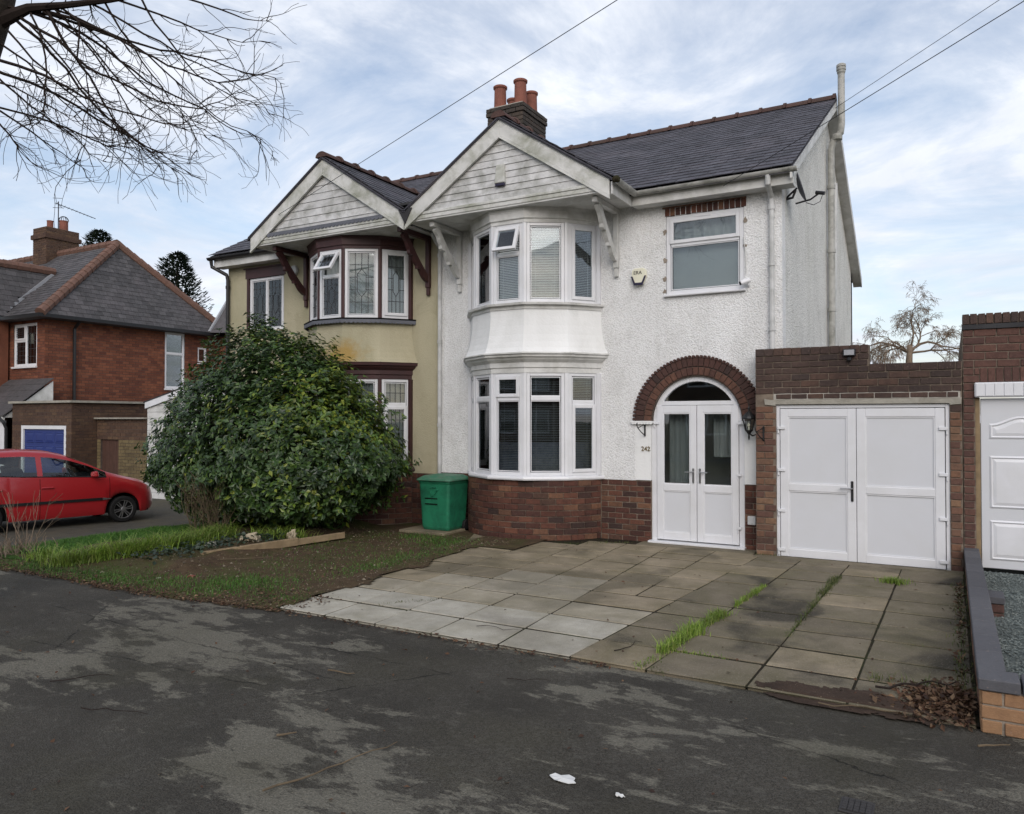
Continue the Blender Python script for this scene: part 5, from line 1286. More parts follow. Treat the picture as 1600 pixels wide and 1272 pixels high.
# ================================================================== red brick house to the left
LH = thing('detached_house', 'red brick house with a hipped slate roof at the left, beyond the car', 'house', (-28, 6, -.2))
FSd = FR((-24, 2.27, 0), (0, 1, 0)); FFr = FR((0, 2.27, 0), (1, 0, 0))
sw = [(4.14, 4.94, 2.94, 4.94), (5.5, 5.88, 3.93, 4.5)]; fw_ = [(-25.72, -24.42, 3.5, 4.84)]
mb = MB(); FSd.wall(mb, .22, 12, -.3, 5.1, -.22, -.008, sw); FFr.wall(mb, -32, -24.012, -.3, 5.1, -.22, -.008, fw_); mb.box(-32, -24, 14, 14.2, -.3, 5.1).box(-32.2, -32, 2.3, 14, -.3, 5.1).box(-31.9, -24.2, 2.6, 13.9, 4.98, 5.05).box(-31.9, -24.3, 5, 5.1, 0, 5)
mb.build('wall', 'mortar_dark', LH)
bk = lay_joined(FSd, 0, 10.0, 1.6, 5.1, 0, sw); lay_joined(FFr, -29, -24.0, 1.4, 5.1, 0, fw_, mb=bk); bk.build('brick', 'brick_far', LH, stuff=True)
window(LH, FSd, *sw[0], [(4.21, 4.87, 4.22, 4.87, 'fixed'), (4.21, 4.87, 3.01, 4.15, 'fixed')], d=-.02, fw=.07, sill=(.07, .06, 'upvc'))
window(LH, FSd, *sw[1], [(5.56, 5.82, 3.99, 4.44, 'fixed')], d=-.02, fw=.06, sill=(.05, .05, 'upvc'))
wl = window(LH, FFr, *fw_[0], [(-25.65, -25.1, 4.35, 4.77, 'case'), (-25.65, -25.1, 3.57, 4.28, 'fixed'), (-25.04, -24.49, 3.57, 4.77, 'fixed')], d=-.02, fw=.07, sill=(.09, .06, 'upvc'),
            came=lambda m, f, p, q, r, s, d: came_grid(m, f, p, q, r, s, d, 3, 5, False))
drape(wl, FFr, -25.6, -24.5, 3.55, 4.8, -.2, 'net', 8, .02)
A_ = Vector((-25.25, 5.4, 7.96)); E0 = Vector((-23.62, 1.92, 5.03)); E1 = Vector((-23.62, 8.95, 5.03)); W0 = Vector((-33, 1.92, 5.03)); WR = Vector((-33, 5.4, 7.96)); W1 = Vector((-33, 8.95, 5.03))
mb = MB().add([E0, E1, A_, W0, WR, W1], [(0, 1, 2), (0, 2, 4, 3), (1, 5, 4, 2)]); mb.add([p - Z * .1 for p in (E0, E1, W1, W0)], [(0, 1, 2, 3)])
RF = mb.build('roof', 'slate_far', LH)
def tri(o, u, v, w_, h_, inside): slates(RF, o, u, v, w_, h_, inside, 'slate_far', 'slate_far', sw=.27, g=.17, maxn=0)
Vh = (A_ - (E0 + E1) / 2); Vh = Vector((Vh.x, 0, Vh.z)).normalized(); hz_ = A_.z - 5.03
tri(E0 + Vector((0, 0, .0)), (0, 1, 0), Vh, 7.03, 3.4, lambda c: (E0.y + (A_.y - E0.y) * (c.z - 5.03) / hz_) < c.y < (E1.y + (A_.y - E1.y) * (c.z - 5.03) / hz_))
Vf = Vector((0, A_.y - E0.y, hz_)).normalized(); 
tri(W0, (1, 0, 0), Vf, W0.x * -1 - 23.62, 4.6, lambda c: c.x < E0.x + (A_.x - E0.x) * (c.z - 5.03) / hz_ and c.z < 7.96)
def hip(a, b, n, mat='ridge_tile_far', r=.15):
    d = (b - a) / n
    for k in range(n): MB().tube([a + d * k + Z * .0, a + d * (k + 1.02)], [r * 1.08, r * .94], 8).build('hip_tile', mat, RF)
hip(E0 + Z * .02, A_, 17); hip(A_, E1.lerp(A_, .12), 15); hip(A_ + Z * .02, Vector((-33, 5.4, 7.98)), 18)
# rear corner roof and the street-side wing
mb = MB().add([(-23.62, 7.9, 5.03), (-22.4, 8.6, 5.03), (-22.4, 12, 5.03), (-24.0, 9.2, 6.5), (-24.0, 12.5, 6.5)], [(0, 1, 3), (1, 2, 4, 3)]); mb.build('rear_roof', 'slate_far', LH)
hip(Vector((-22.4, 8.6, 5.05)), Vector((-24.0, 9.2, 6.5)), 6); MB().tube([(-23.6, 7.95, 5.06), (-23.95, 9.1, 6.45)], .06, 4).build('valley', 'lead', LH)
mb = MB().box(-24, -22.75, 8.6, 8.8, -.2, 5.05).box(-22.95, -22.75, 8.6, 12, -.2, 5.05); mb.build('rear_wall', 'brick_far', LH)
mb = MB().add([(-26.6, 4.05, 6.86), (-26.6, -.5, 6.86), (-25.7, -.5, 5.08), (-25.82, 1.95, 5.08)], [(0, 1, 2, 3)]); WR_ = mb.build('wing_roof', 'slate_far', LH)
slates(WR_, (-25.7, -.5, 5.08), (0, 1, 0), Vector((-.9, 0, 1.78)), 4.5, 1.98, lambda c: c.y < 1.95 + (c.z - 5.08) * 1.18, 'slate_far', 'slate_far', sw=.32, g=.2, maxn=0)
mb = MB().tube([(-25.80, 1.9, 5.12), (-26.58, 4.0, 6.85)], .07, 4).build('valley', 'lead', LH)
hip(Vector((-26.6, -.5, 6.88)), Vector((-26.6, 4.0, 6.88)), 11)
MB().box(-29, -25.9, -.3, 2.2, -.2, 5.0).build('wing_wall', 'brick_far', LH)
MB().box(-25.89, -25.8, 1.7, 1.84, 4.3, 4.62).build('alarm_box', 'plaque', LH, bevel=.01)
mb = MB().box(-33, -23.55, 1.84, 1.93, 4.93, 5.04).box(-23.64, -23.55, 1.93, 9.0, 4.93, 5.04); mb.build('gutter', 'black_plastic', LH)
MB().tube([(-23.6, 3.15, 4.95), (-23.93, 3.15, 4.7), (-23.93, 3.15, .2)], .05, 8).build('downpipe', 'black_plastic', LH)
CL = MB().box(-29.55, -28.7, 4.9, 6.1, 6.5, 8.93).build('chimney', 'mortar', LH)
for (o, u, L) in (((-29.56, 4.89, 0), (1, 0, 0), .87), ((-28.69, 4.89, 0), (0, 1, 0), 1.22)):
    f_ = FR(o, u); m = lay_joined(f_, 0, L, 6.6, 8.5, .005); lay_joined(f_, -.05, L + .05, 8.5, 8.68, .06, mb=m, depth=.1); lay_joined(f_, 0, L, 8.68, 8.93, .005, mb=m); m.build('brick', 'brick_far_dark', CL, stuff=True)
MB().box(-29.62, -28.63, 4.83, 6.17, 8.52, 8.66).build('chimney_collar', 'brick_far_dark', CL)
for (y_, h_, r_) in ((5.25, .32, .12), (5.75, .42, .17)): MB().lathe((-29.1, y_, 8.93), [(r_, 0), (r_ * .92, .06), (r_ * .9, h_ - .05), (r_, h_), (r_ * .8, h_)], 14).build('chimney_pot', 'terracotta', CL)
mb = MB()
for a in lsp(0, PI, 6)[:-1]:
    mb.tube([Vector((-29.1, 5.75, 9.36)) + Vector((math.cos(a) * math.cos(t), math.sin(a) * math.cos(t), math.sin(t))) * .17 for t in lsp(0, PI, 10)], .008, 4)
mb.build('pot_cage', 'wire', CL)
AE = thing('tv_aerial', 'thin television aerial above the left brick chimney', 'aerial', (-29.1, 5.5, 8.93))
MB().tube([(-29.1, 5.55, 8.9), (-29.1, 5.55, 10.05)], .018, 6).build('mast', 'wire', AE)
MB().tube([(-29.15, 5.45, 9.98), (-28.7, 6.75, 9.62)], .014, 5).build('boom', 'wire', AE)
mb = MB()
for t in lsp(0, 1, 9):
    c = Vector((-29.12, 5.5, 9.96)).lerp(Vector((-28.72, 6.6, 9.64)), t); w2 = .2 * (1 - .6 * t); mb.tube([c - Vector((.9, -.3, 0)) * w2, c + Vector((.9, -.3, 0)) * w2], .007, 4)
for k in (-.18, .18): mb.tube([(-29.2, 5.4, 9.98 + k), (-28.95, 5.6, 9.98 + k)], .01, 4)
mb.build('elements', 'wire', AE)
# porch and flat garage of that house
PR = thing('porch', 'lean-to porch with dark flat tiles at the left edge, above the red car', 'porch', (-25.5, 1.5, -.2))
for k in range(6):
    y1 = 2.25 - k * .235; z1 = 3.08 - k * .19; MB().hexa([(-27.5, y1 - .25, z1 - .2), (-23.45, y1 - .25, z1 - .2), (-23.45, y1, z1), (-27.5, y1, z1), (-27.5, y1 - .25, z1 - .16), (-23.45, y1 - .25, z1 - .16), (-23.45, y1, z1 + .02), (-27.5, y1, z1 + .02)]).build('roof_tile_course', 'slate_far', PR)
MB().prism([(-23.5, 2.26, 3.0), (-23.5, .86, 1.9), (-23.5, 2.26, 1.9)], (-.04, 0, 0)).build('cheek', 'white_paint', PR)
MB().box(-27.5, -23.5, .84, .9, 1.82, 1.95).build('fascia', 'white_paint', PR)
MB().box(-27.5, -23.62, .95, 1.0, -.2, 1.82).build('porch_front', 'upvc', PR); MB().box(-24.6, -23.9, .935, .95, .2, 1.6).build('door_glass', 'glass', PR)
MB().tube([(-23.62, .82, 1.9), (-23.45, .85, 1.75), (-23.42, .9, 1.6), (-23.42, .9, -.2)], .045, 8).build('downpipe', 'black_plastic', PR)
LG = thing('garage', 'flat-roofed brown brick garage with a blue door behind the red car', 'garage', (-21.8, 1.0, -.2))
FG = FR((0, 1.0, 0), (1, 0, 0)); FGS = FR((-20.4, 1.0, 0), (0, 1, 0)); hl = [(-22.85, -20.66, -.3, 1.68)]
mb = MB(); FG.wall(mb, -23.3, -20.412, -.3, 2.3, -.2, -.008, hl); FGS.wall(mb, .2, 8, -.3, 2.3, -.2, -.008); mb.build('wall', 'mortar_dark', LG)
bk = lay_joined(FG, -23.3, -20.4, -.2, 2.3, 0, hl); lay_joined(FGS, 0, 5, -.2, 2.3, 0, mb=bk); bk.build('brick', 'brick_far_dark', LG, stuff=True)
MB().box(-23.38, -20.32, .92, 9, 2.3, 2.36).build('roof_edge', 'concrete', LG)
mb = MB(); FG.box(mb, -22.85, -22.75, -.2, 1.68, -.08, -.01); FG.box(mb, -20.76, -20.66, -.2, 1.68, -.08, -.01); FG.box(mb, -22.75, -20.76, 1.58, 1.68, -.079, -.011); mb.build('door_frame', 'upvc', LG)
mb = MB(); FG.box(mb, -22.74, -20.77, -.2, 1.575, -.1, -.05); BD = mb.build('blue_door', 'blue_door', LG)
for k in range(4):
    x0 = -22.7 + k * .48
    for z0, z1 in ((.1, .62), (.74, 1.12), (1.2, 1.5)): raised(FG, x0 + .03, x0 + .45, z0, z1, -.049).build('door_panel', 'blue_door', BD)
GT = thing('brick_wall', 'low stained brick wall with a brown plank door, between garage and white lean-to', 'wall', (-19.3, 1.7, -.2))
FT = FR((0, 1.7, 0), (1, 0, 0)); hd = [(-20.22, -19.42, -.3, 1.3)]
mb = MB(); FT.wall(mb, -20.38, -18.22, -.3, 1.86, -.2, -.008, hd); mb.build('core', 'mortar_dark', GT)
lay_joined(FT, -20.38, -18.22, 1.3, 1.86, 0).build('brick', 'brick_far_dark', GT, stuff=True); lay_joined(FT, -20.38, -18.22, -.2, 1.3, 0, hd).build('brick', 'brick_yellow', GT, stuff=True)
MB().box(-20.38, -18.2, 1.6, 1.75, 1.86, 1.9).build('coping', 'concrete', GT)
for k in range(5):
    m = MB(); FT.box(m, -20.21 + k * .158, -20.06 + k * .158, -.2, 1.29, -.09, -.05); m.build('door_plank', 'brown_door', GT, bevel=.004)
WL = thing('lean_to', 'white boarded lean-to with a sloping roof, behind the left of the bush', 'lean-to', (-15.7, 1.7, -.2))
zr = lambda x: 2.3 + (x + 18.2) * .228
k = 0; z = -.2
while z < 3.3:
    x0 = max(-18.2, -18.2 + (z + .16 - 2.3) / .228 if z + .16 > 2.3 else -18.2)
    if x0 < -13.4: MB().box(x0, -13.15, 1.7, 1.72, z + .004, z + .156).build('weatherboard', 'white_paint', WL)
    z += .16
MB().prism([(-18.24, 1.69, zr(-18.24) - .16), (-13.14, 1.69, zr(-13.14) - .16), (-13.14, 1.69, zr(-13.14)), (-18.24, 1.69, zr(-18.24))], (0, -.04, 0)).build('fascia', 'upvc', WL)
MB().prism([(-18.3, 1.64, zr(-18.3)), (-13.14, 1.64, zr(-13.14)), (-13.14, 1.64, zr(-13.14) + .03), (-18.3, 1.64, zr(-18.3) + .03)], (0, 4, 0)).build('roof_sheet', 'felt', WL)
MB().box(-18.2, -18.16, 1.73, 5.6, -.2, 2.28).build('side_wall', 'white_paint', WL)

# ================================================================== trees
def grow(mb, p, d, L, r, depth, rng, droop=.0, up=.0, spread=.6, kids=(2, 4), seg=5, taper=.62, minr=.004, n=5, wob=.18, lenf=(.55, .8)):
    pts = [Vector(p)]; rs = [r]; d = Vector(d).normalized()
    for k in range(seg):
        d = (d + Vector((rng.gauss(0, wob), rng.gauss(0, wob), rng.gauss(0, wob))) + Z * (up - droop * (1 + k) / seg)).normalized()
        pts.append(pts[-1] + d * L / seg); rs.append(max(minr, r * (1 - (1 - taper) * (k + 1) / seg)))
    mb.tube(pts, rs, n if depth > 1 else 4 if depth == 1 else 3, cap=False)
    if depth == 0: return
    nk = rng.randint(*kids)
    for k in range(nk):
        t = 1.0 if k == 0 else rng.uniform(.3, .95); i = min(seg - 1, int(t * seg)); q = pts[i].lerp(pts[i + 1], t * seg - i) if t < 1 else pts[-1]
        dd = (pts[i + 1] - pts[i]).normalized(); o = dd.orthogonal().normalized(); o.rotate(Matrix.Rotation(rng.uniform(0, 2 * PI), 3, dd))
        nd = (dd + o * spread * rng.uniform(.6, 1.3) * (.4 if k == 0 else 1)).normalized()
        grow(mb, q, nd, L * rng.uniform(*lenf), max(minr, rs[i + 1] * (.85 if k == 0 else .6)), depth - 1, rng, droop * 1.25, up, spread, kids, max(3, seg - 1), taper, minr, n, wob, lenf)

ST_T = thing('street_tree', 'bare street tree with drooping twigs reaching in from the top left', 'tree', (-8.4, -7.6, 0))
F0 = Vector((-math.sin(PS), math.cos(PS), 0)); RVv = Vector((math.cos(PS), math.sin(PS), 0)); OT = Vector((-7.47, -7.24, 5.5)); PX = 7.0 / 1200 * .9
def IP(u, v, dep=0): return OT + RVv * (u - 10) * PX + Z * (30 - v) * PX + F0 * dep      # metric layout in the tree's own upright plane
trunk = MB().tube([(-8.5, -7.75, -.1), (-8.42, -7.68, .4), (-8.38, -7.6, 1.6), (-8.25, -7.52, 3.0), IP(-95, 210), IP(-58, 100), IP(-22, 0), IP(8, -110), IP(25, -260)], [.36, .29, .26, .25, .25, .23, .2, .16, .13], 14)
TR = trunk.build('trunk', 'bark', ST_T, smooth=True)
mb = MB(); rng = random.Random(5)
mb.tube([IP(0, 30), IP(50, 8), IP(110, 3), IP(190, -6), IP(300, -25), IP(420, -60)], [.07, .042, .03, .024, .018, .01], 7)
mb.tube([IP(0, -40), IP(120, -120), IP(260, -190), IP(380, -300)], [.1, .07, .05, .03], 7)
mb.tube([IP(-40, 90, -.1), IP(-160, 0, -.6), IP(-320, -120, -1.0)], [.12, .08, .05], 7)
shoots = [
 [(15, 8), (80, 12), (150, 34), (205, 48), (280, 60), (345, 68), (400, 86), (435, 82), (462, 92)],
 [(60, 6), (150, 33), (205, 58), (280, 93), (345, 116), (395, 116), (432, 98)],
 [(40, 10), (120, 35), (180, 75), (240, 114), (310, 140), (360, 172), (402, 176)],
 [(25, 20), (95, 60), (145, 105), (200, 130), (260, 158), (330, 166), (372, 148), (400, 126)],
 [(80, 10), (110, 70), (140, 115), (165, 170), (190, 208), (225, 234), (268, 266)],
 [(20, 25), (75, 75), (130, 150), (180, 195), (222, 230), (252, 252)],
 [(-20, 92), (60, 120), (120, 150), (170, 176), (250, 204), (292, 214), (330, 226)],
 [(-30, 108), (70, 140), (150, 185), (215, 214), (260, 246)],
 [(-20, 176), (60, 190), (130, 214), (165, 222), (200, 232)],
 [(70, 10), (140, 60), (200, 130), (245, 170), (300, 196), (340, 190)],
 [(150, -4), (240, 40), (300, 70), (360, 96), (412, 122), (440, 154)],
 [(200, -8), (300, 18), (370, 32), (440, 24)], [(280, -20), (380, 4), (430, 16), (462, 8)],
 [(50, 12), (76, 70), (82, 150), (79, 200), (64, 214), (58, 205)],
 [(120, 20), (140, 40), (141, 100), (160, 140), (164, 220), (153, 304)],
 [(-10, 120), (40, 170), (90, 205), (120, 240), (138, 246)],
 [(-20, 190), (10, 225), (20, 250), (42, 273)], [(-20, 176), (30, 210), (60, 235), (92, 257)],
 [(90, 8), (200, 46), (270, 98), (330, 150), (400, 178), (416, 191)],
 [(15, 50), (80, 120), (130, 165), (195, 218), (212, 256), (222, 240)],
 [(30, 18), (100, 90), (150, 160), (190, 205), (240, 240), (300, 253)],
 [(180, -6), (215, 60), (250, 120), (290, 160), (318, 172)], [(240, -15), (280, 50), (320, 100), (388, 140), (428, 148)],
 [(-30, 130), (30, 150), (110, 195), (160, 215)], [(-15, 60), (40, 95), (60, 130), (110, 175), (150, 225), (170, 235)],
 [(95, 6), (150, 80), (190, 150), (215, 205), (235, 258)], [(100, 4), (170, 60), (240, 135), (300, 185), (305, 236)]]
for i, S in enumerate(shoots):
    dz = rng.uniform(-.25, 1.1); n = len(S); r0 = .016 if i < 8 else .011
    P = [IP(u, v, dz * k / (n - 1)) for k, (u, v) in enumerate(S)]
    Q = []
    for k in range(n - 1):                      # rounder path
        for t in (0, .34, .67):
            a = P[max(0, k - 1)]; b = P[k]; c = P[k + 1]; d = P[min(n - 1, k + 2)]
            Q.append(.5 * ((2 * b) + (c - a) * t + (2 * a - 5 * b + 4 * c - d) * t * t + (3 * b - a - 3 * c + d) * t ** 3) + Vector((rng.gauss(0, .006), rng.gauss(0, .006), rng.gauss(0, .006))))
    Q.append(P[-1]); m_ = len(Q)
    mb.tube(Q, [max(.0027, r0 * (1 - .86 * k / (m_ - 1))) for k in range(m_)], 5, cap=False)
    for k in range(2, m_ - 1):
        for rep in range(2):
            if rng.random() < .52:
                d = (Q[k + 1] - Q[k - 1]).normalized(); o = d.orthogonal(); o.rotate(Matrix.Rotation(rng.uniform(0, 2 * PI), 3, d))
                grow(mb, Q[k], d + o * rng.uniform(.4, 1.0), rng.uniform(.14, .48), .0042, rng.choice((0, 1, 1)), rng, droop=rng.uniform(-.14, .08), spread=.7, kids=(2, 4), seg=5, minr=.0021, wob=.16)
mb.build('branches', 'twig', ST_T, stuff=False)
mb = MB()
for (a, d) in ((IP(30, -260), (.4, .1, 1)), (IP(20, -180), (-.8, .3, .7)), (IP(380, -300), (.8, .3, .4)), (IP(-320, -120, -1), (-.8, -.5, .4)), (IP(10, -120), (.2, -.9, .6))):
    grow(mb, a, d, 2.0, .075, 4, rng, up=.05, spread=.75, kids=(3, 4), minr=.005)
mb.build('upper_branches', 'twig', ST_T)

BT = thing('bare_tree', 'bare weeping tree behind the garage parapet at the right', 'tree', (-1.05, 15, 0))
MB().tube([(-1.05, 15, 0), (-1.0, 15, 2.5), (-1.06, 15, 3.6), (-1.03, 15, 4.1)], [.2, .15, .095, .075], 10).build('trunk', 'twig_pale', BT, smooth=True)
mb = MB(); rng = random.Random(21)
for (d, L, r) in (((-1, .1, .75), 1.25, .10), ((.35, .2, 1), 1.25, .10), ((.9, -.2, .45), 1.2, .08), ((-.5, -.4, .5), 1.1, .07), ((.2, -.4, .9), 1.2, .07), ((-.35, .3, 1.2), 1.2, .075), ((1, .3, .8), 1.1, .07)):
    grow(mb, (-1.03, 15, 3.85), (d[0], d[1], d[2] * .72), L * .8, r * .46, 5, rng, droop=.17, up=.045, spread=.9, kids=(3, 5), minr=.0036, wob=.22, lenf=(.5, .72))
mb.build('branches', 'twig_pale', BT)

def conifer(label, x, y, z0, H, Rr, seed):
    t = thing('conifer_tree', label, 'tree', (x, y, 0), 'conifers beyond the brick house'); r = random.Random(seed)
    MB().tube([(x, y, 0), (x, y, H * .95)], [.35, .06], 8).build('trunk', 'bark', t); m = MB()
    for k in range(5200):
        h = r.uniform(.35, 1); a = r.uniform(0, 2 * PI); rad_ = Rr * (1 - h) ** .42 * (.75 + .35 * noise.noise(Vector((math.cos(a) * 2, math.sin(a) * 2, h * 9 + seed)))) * r.uniform(.55, 1.08)
        c = Vector((x + math.cos(a) * rad_, y + math.sin(a) * rad_, H * h)); o = Vector((math.cos(a), math.sin(a), r.uniform(.1, .9))).normalized(); s_ = r.uniform(.14, .34)
        e = o.cross(Z).normalized() * s_ * .35; m.add([c - e, c + o * s_ * .5 + Z * .03 + e * .4, c + o * s_, c + e], [(0, 1, 2), (0, 2, 3)])
    m.build('crown', 'conifer', t)
conifer('dark conifer top rising behind the hipped roof apex', -49.7, 20, 0, 14.5, 3.6, 3); conifer('dark conifer right of the hipped roof, left of the cream house', -41.6, 20, 0, 12.1, 3.6, 8)

# ================================================================== the evergreen bush
BU = thing('camellia_bush', 'large glossy evergreen bush in front of the cream house', 'bush', (-9.95, -1.75, 0))
BC = Vector((-10.03, -1.72, 1.15)); rng = random.Random(9)
def bush_r(d):
    n_ = 1 + .12 * noise.noise(d * 2.3 + Vector((3, 1, 0))) + .12 * noise.noise(d * 5.2) + .08 * noise.noise(d * 11)
    return n_
RXY = (2.55, 1.55); 
def leaf(m, p, nrm, along, L, W):
    nrm = nrm.normalized(); a = (along - nrm * along.dot(nrm)); a = a.normalized() if a.length > 1e-4 else nrm.orthogonal().normalized(); s_ = nrm.cross(a)
    c = .12 * L
    m.add([p, p + a * L * .45 + s_ * W * .5 + nrm * c * .6, p + a * L + nrm * -c * .7, p + a * L * .45 - s_ * W * .5 + nrm * c * .6, p + a * L * .5 - nrm * c * .15], [(0, 1, 4), (1, 2, 4), (2, 3, 4), (3, 0, 4)])
leaves = []
def bush_pt(d, k):
    zz_ = d.z; rz = 2.02 if zz_ > 0 else 1.12
    pk = 1 + .14 * max(0, zz_) ** 3
    f = bush_r(d) * k
    bulge = (1 - .12 * max(0, -zz_) ** 1.5) * (1 - .2 * max(0, zz_) ** 1.1)
    return BC + Vector((d.x * RXY[0] * f * bulge, d.y * RXY[1] * f * bulge, zz_ * rz * f * pk))
view = (cam_o.location - BC).normalized()
spr = 0
while spr < 6400:                      # sprays of leaves at shoot tips
    d = Vector((rng.gauss(0, 1), rng.gauss(0, 1), rng.gauss(0, 1))).normalized()
    if d.dot(view) < -.35 and rng.random() < .75: continue
    spr += 1
    k = 1 - abs(rng.gauss(0, .11)); k = max(.55, k)
    if rng.random() < .12: k += rng.uniform(.02, .09)
    p = bush_pt(d, k); out_ = Vector((d.x / RXY[0], d.y / RXY[1], d.z / 1.6)).normalized(); sh = (out_ + Z * .7 + Vector((rng.gauss(0, .4), rng.gauss(0, .4), rng.gauss(0, .3)))).normalized()
    if p.z < .12: p.z = .12 + rng.random() * .1
    nl = rng.randint(5, 9)
    for j in range(nl):
        a = rng.uniform(0, 2 * PI); o = sh.orthogonal().normalized(); o.rotate(Matrix.Rotation(a, 3, sh))
        al = (o + sh * rng.uniform(-.1, .7) - Z * rng.uniform(0, .35)).normalized(); nr = (sh * .9 + out_ * .5 - o * .35 + Vector((rng.gauss(0, .25), rng.gauss(0, .25), rng.gauss(0, .25))))
        leaves.append((p + sh * rng.uniform(-.09, .05), nr, al, rng.uniform(.06, .125), rng.uniform(.036, .064), p))
for k in range(9500):                  # older leaves deeper inside
    d = Vector((rng.gauss(0, 1), rng.gauss(0, 1), rng.gauss(0, 1))).normalized(); p = bush_pt(d, rng.uniform(.45, .85))
    if p.z < .1: continue
    leaves.append((p, Vector((rng.gauss(0, 1), rng.gauss(0, 1), rng.gauss(0, 1) + .6)), Vector((rng.gauss(0, 1), rng.gauss(0, 1), -.4)), rng.uniform(.10, .16), rng.uniform(.06, .095), p))
leaves.sort(key=lambda l: (l[0] - cam_o.location).length)
lm = []
for k in range(4):
    m = MB(); leaf(m, Vector((0, 0, 0)), Z, Vector((1, 0, 0)), .075 + .01 * k, .038 + .004 * k); me = m.mesh('leaf'); me.materials.append(MATS['leaf_single']); lm.append(me)
for (p, nr, al, L, W, q) in leaves[:300]:
    nr = nr.normalized(); a = (al - nr * al.dot(nr)).normalized(); piece(lm[RN.randrange(4)], 'leaf', p, BU, Matrix((a, nr.cross(a), nr)).transposed())
mg, my = MB(), MB()
for (p, nr, al, L, W, q) in leaves[300:]:
    yl = sstep(-9.6, -8.2, q.x) * sstep(1.0, 1.9, q.z) * .62 + .05  # share of yellow-green leaves rises towards the upper right
    leaf(my if noise.noise(q * 1.7) * .6 + rng.random() < yl else mg, p, nr, al, L, W)
mg.build('foliage', 'leaf', BU, stuff=True); my.build('yellow_green_foliage', 'leaf_yellow', BU, stuff=True)
mb = MB()
for k in range(14):
    a = rng.uniform(0, 2 * PI); grow(mb, (BC.x + rng.gauss(0, .25), BC.y + rng.gauss(0, .2), 0), (math.cos(a) * .7, math.sin(a) * .5, 1), 1.1, .03, 3, rng, up=.05, spread=.6, kids=(2, 3), minr=.005)
mb.build('stems', 'bark', BU)

def twiggy(name, label, x, y, n, H, sp, mat, seed, cat='shrub', leafy=None, depth=2):
    t = thing(name, label, cat, (x, y, hgt(x, y))); r = random.Random(seed); m = MB()
    for k in range(n): grow(m, (x + r.gauss(0, sp * .3), y + r.gauss(0, sp * .3), hgt(x, y) + .02), (r.gauss(0, sp), r.gauss(0, sp), 1), H * r.uniform(.35, .6), .0075, depth, r, up=.06, spread=.5, kids=(2, 3), seg=4, minr=.0028, wob=.12)
    m.build('stems', mat, t, stuff=True)
    if leafy:
        m2 = MB()
        for v in m.v[::leafy[1]]: leaf(m2, Vector(v), Vector((r.gauss(0, 1), r.gauss(0, 1), 1)), Vector((r.gauss(0, 1), r.gauss(0, 1), .2)), r.uniform(.03, .05), .022)
        m2.build('leaves', leafy[0], t, stuff=True)
    return t
twiggy('dry_shrub', 'dry brown twiggy shrub at the front foot of the evergreen bush', -9.85, -3.1, 30, 1.0, .42, 'dry_stem', 31, leafy=('grass_dull', 26))
twiggy('bare_shrub', 'small bare twiggy plant in front of the red car', -11.6, -4.9, 7, .95, .35, 'twig_pale', 33)
twiggy('dead_plant', 'low grey dead plant at the left edge of the lawn', -11.15, -5.3, 60, .34, .7, 'twig_pale', 35, depth=1)

# ================================================================== grass, ivy, litter, gravel
def blades(name, label, mat, pts, h, wd, seed, lean=.5, parent=None, cat='grass'):
    r = random.Random(seed); m = MB()
    for (x, y, z, sc) in pts:
        a = r.uniform(0, 2 * PI); hh = h * sc * r.uniform(.5, 1.2); d = Vector((math.cos(a), math.sin(a), 0)); s_ = Vector((-d.y, d.x, 0)) * wd * .5; l_ = hh * lean * r.uniform(.3, 1.5); p = Vector((x, y, z))
        q = p + d * l_ * .3 + Z * hh * .6; e = p + d * l_ + Z * hh * (1 - .25 * min(1.5, lean * r.random()))
        m.add([p - s_, p + s_, q + s_ * .8, q - s_ * .8, e], [(0, 1, 2, 3), (3, 2, 4)])
    o = m.build(name, mat, parent); o['kind'] = 'stuff'; tag(o, label, cat); return o
r = random.Random(77); P = []
while len(P) < 15000:
    x, y = r.uniform(-12.3, -9.9), r.uniform(-5.3, -2.2)
    if soil_keep(x, y) and r.random() < .85: continue
    P.append((x, y, hgt(x, y) + .03, r.uniform(.7, 1.2)))
blades('lawn_grass', 'short green lawn grass left of the bush', 'grass_lawn', P, .055, .007, 1, .7)
P = []
path = [(-9.75, -5.45), (-9.4, -5.0), (-9.2, -4.6), (-9.2, -4.1), (-9.35, -3.6), (-9.4, -3.1)]
for k in range(4200):
    t = r.uniform(0, len(path) - 1.001); i = int(t); a, b = path[i], path[i + 1]; f = t - i; x = a[0] + (b[0] - a[0]) * f + r.gauss(0, .10); y = a[1] + (b[1] - a[1]) * f + r.gauss(0, .08)
    P.append((x, y, soil_h(x, y) - .01, r.uniform(.55, 1.1)))
for cx, cy, n in ((-8.55, -2.6, 320), (-8.8, -2.9, 200), (-10.3, -5.3, 200)):
    for k in range(n): x, y = cx + r.gauss(0, .16), cy + r.gauss(0, .1); P.append((x, y, soil_h(x, y), r.uniform(.5, .8)))
blades('long_grass', 'long bright green grass sprawling between lawn and bed', 'grass_bright', P, .24, .010, 2, 1.1)
P = []
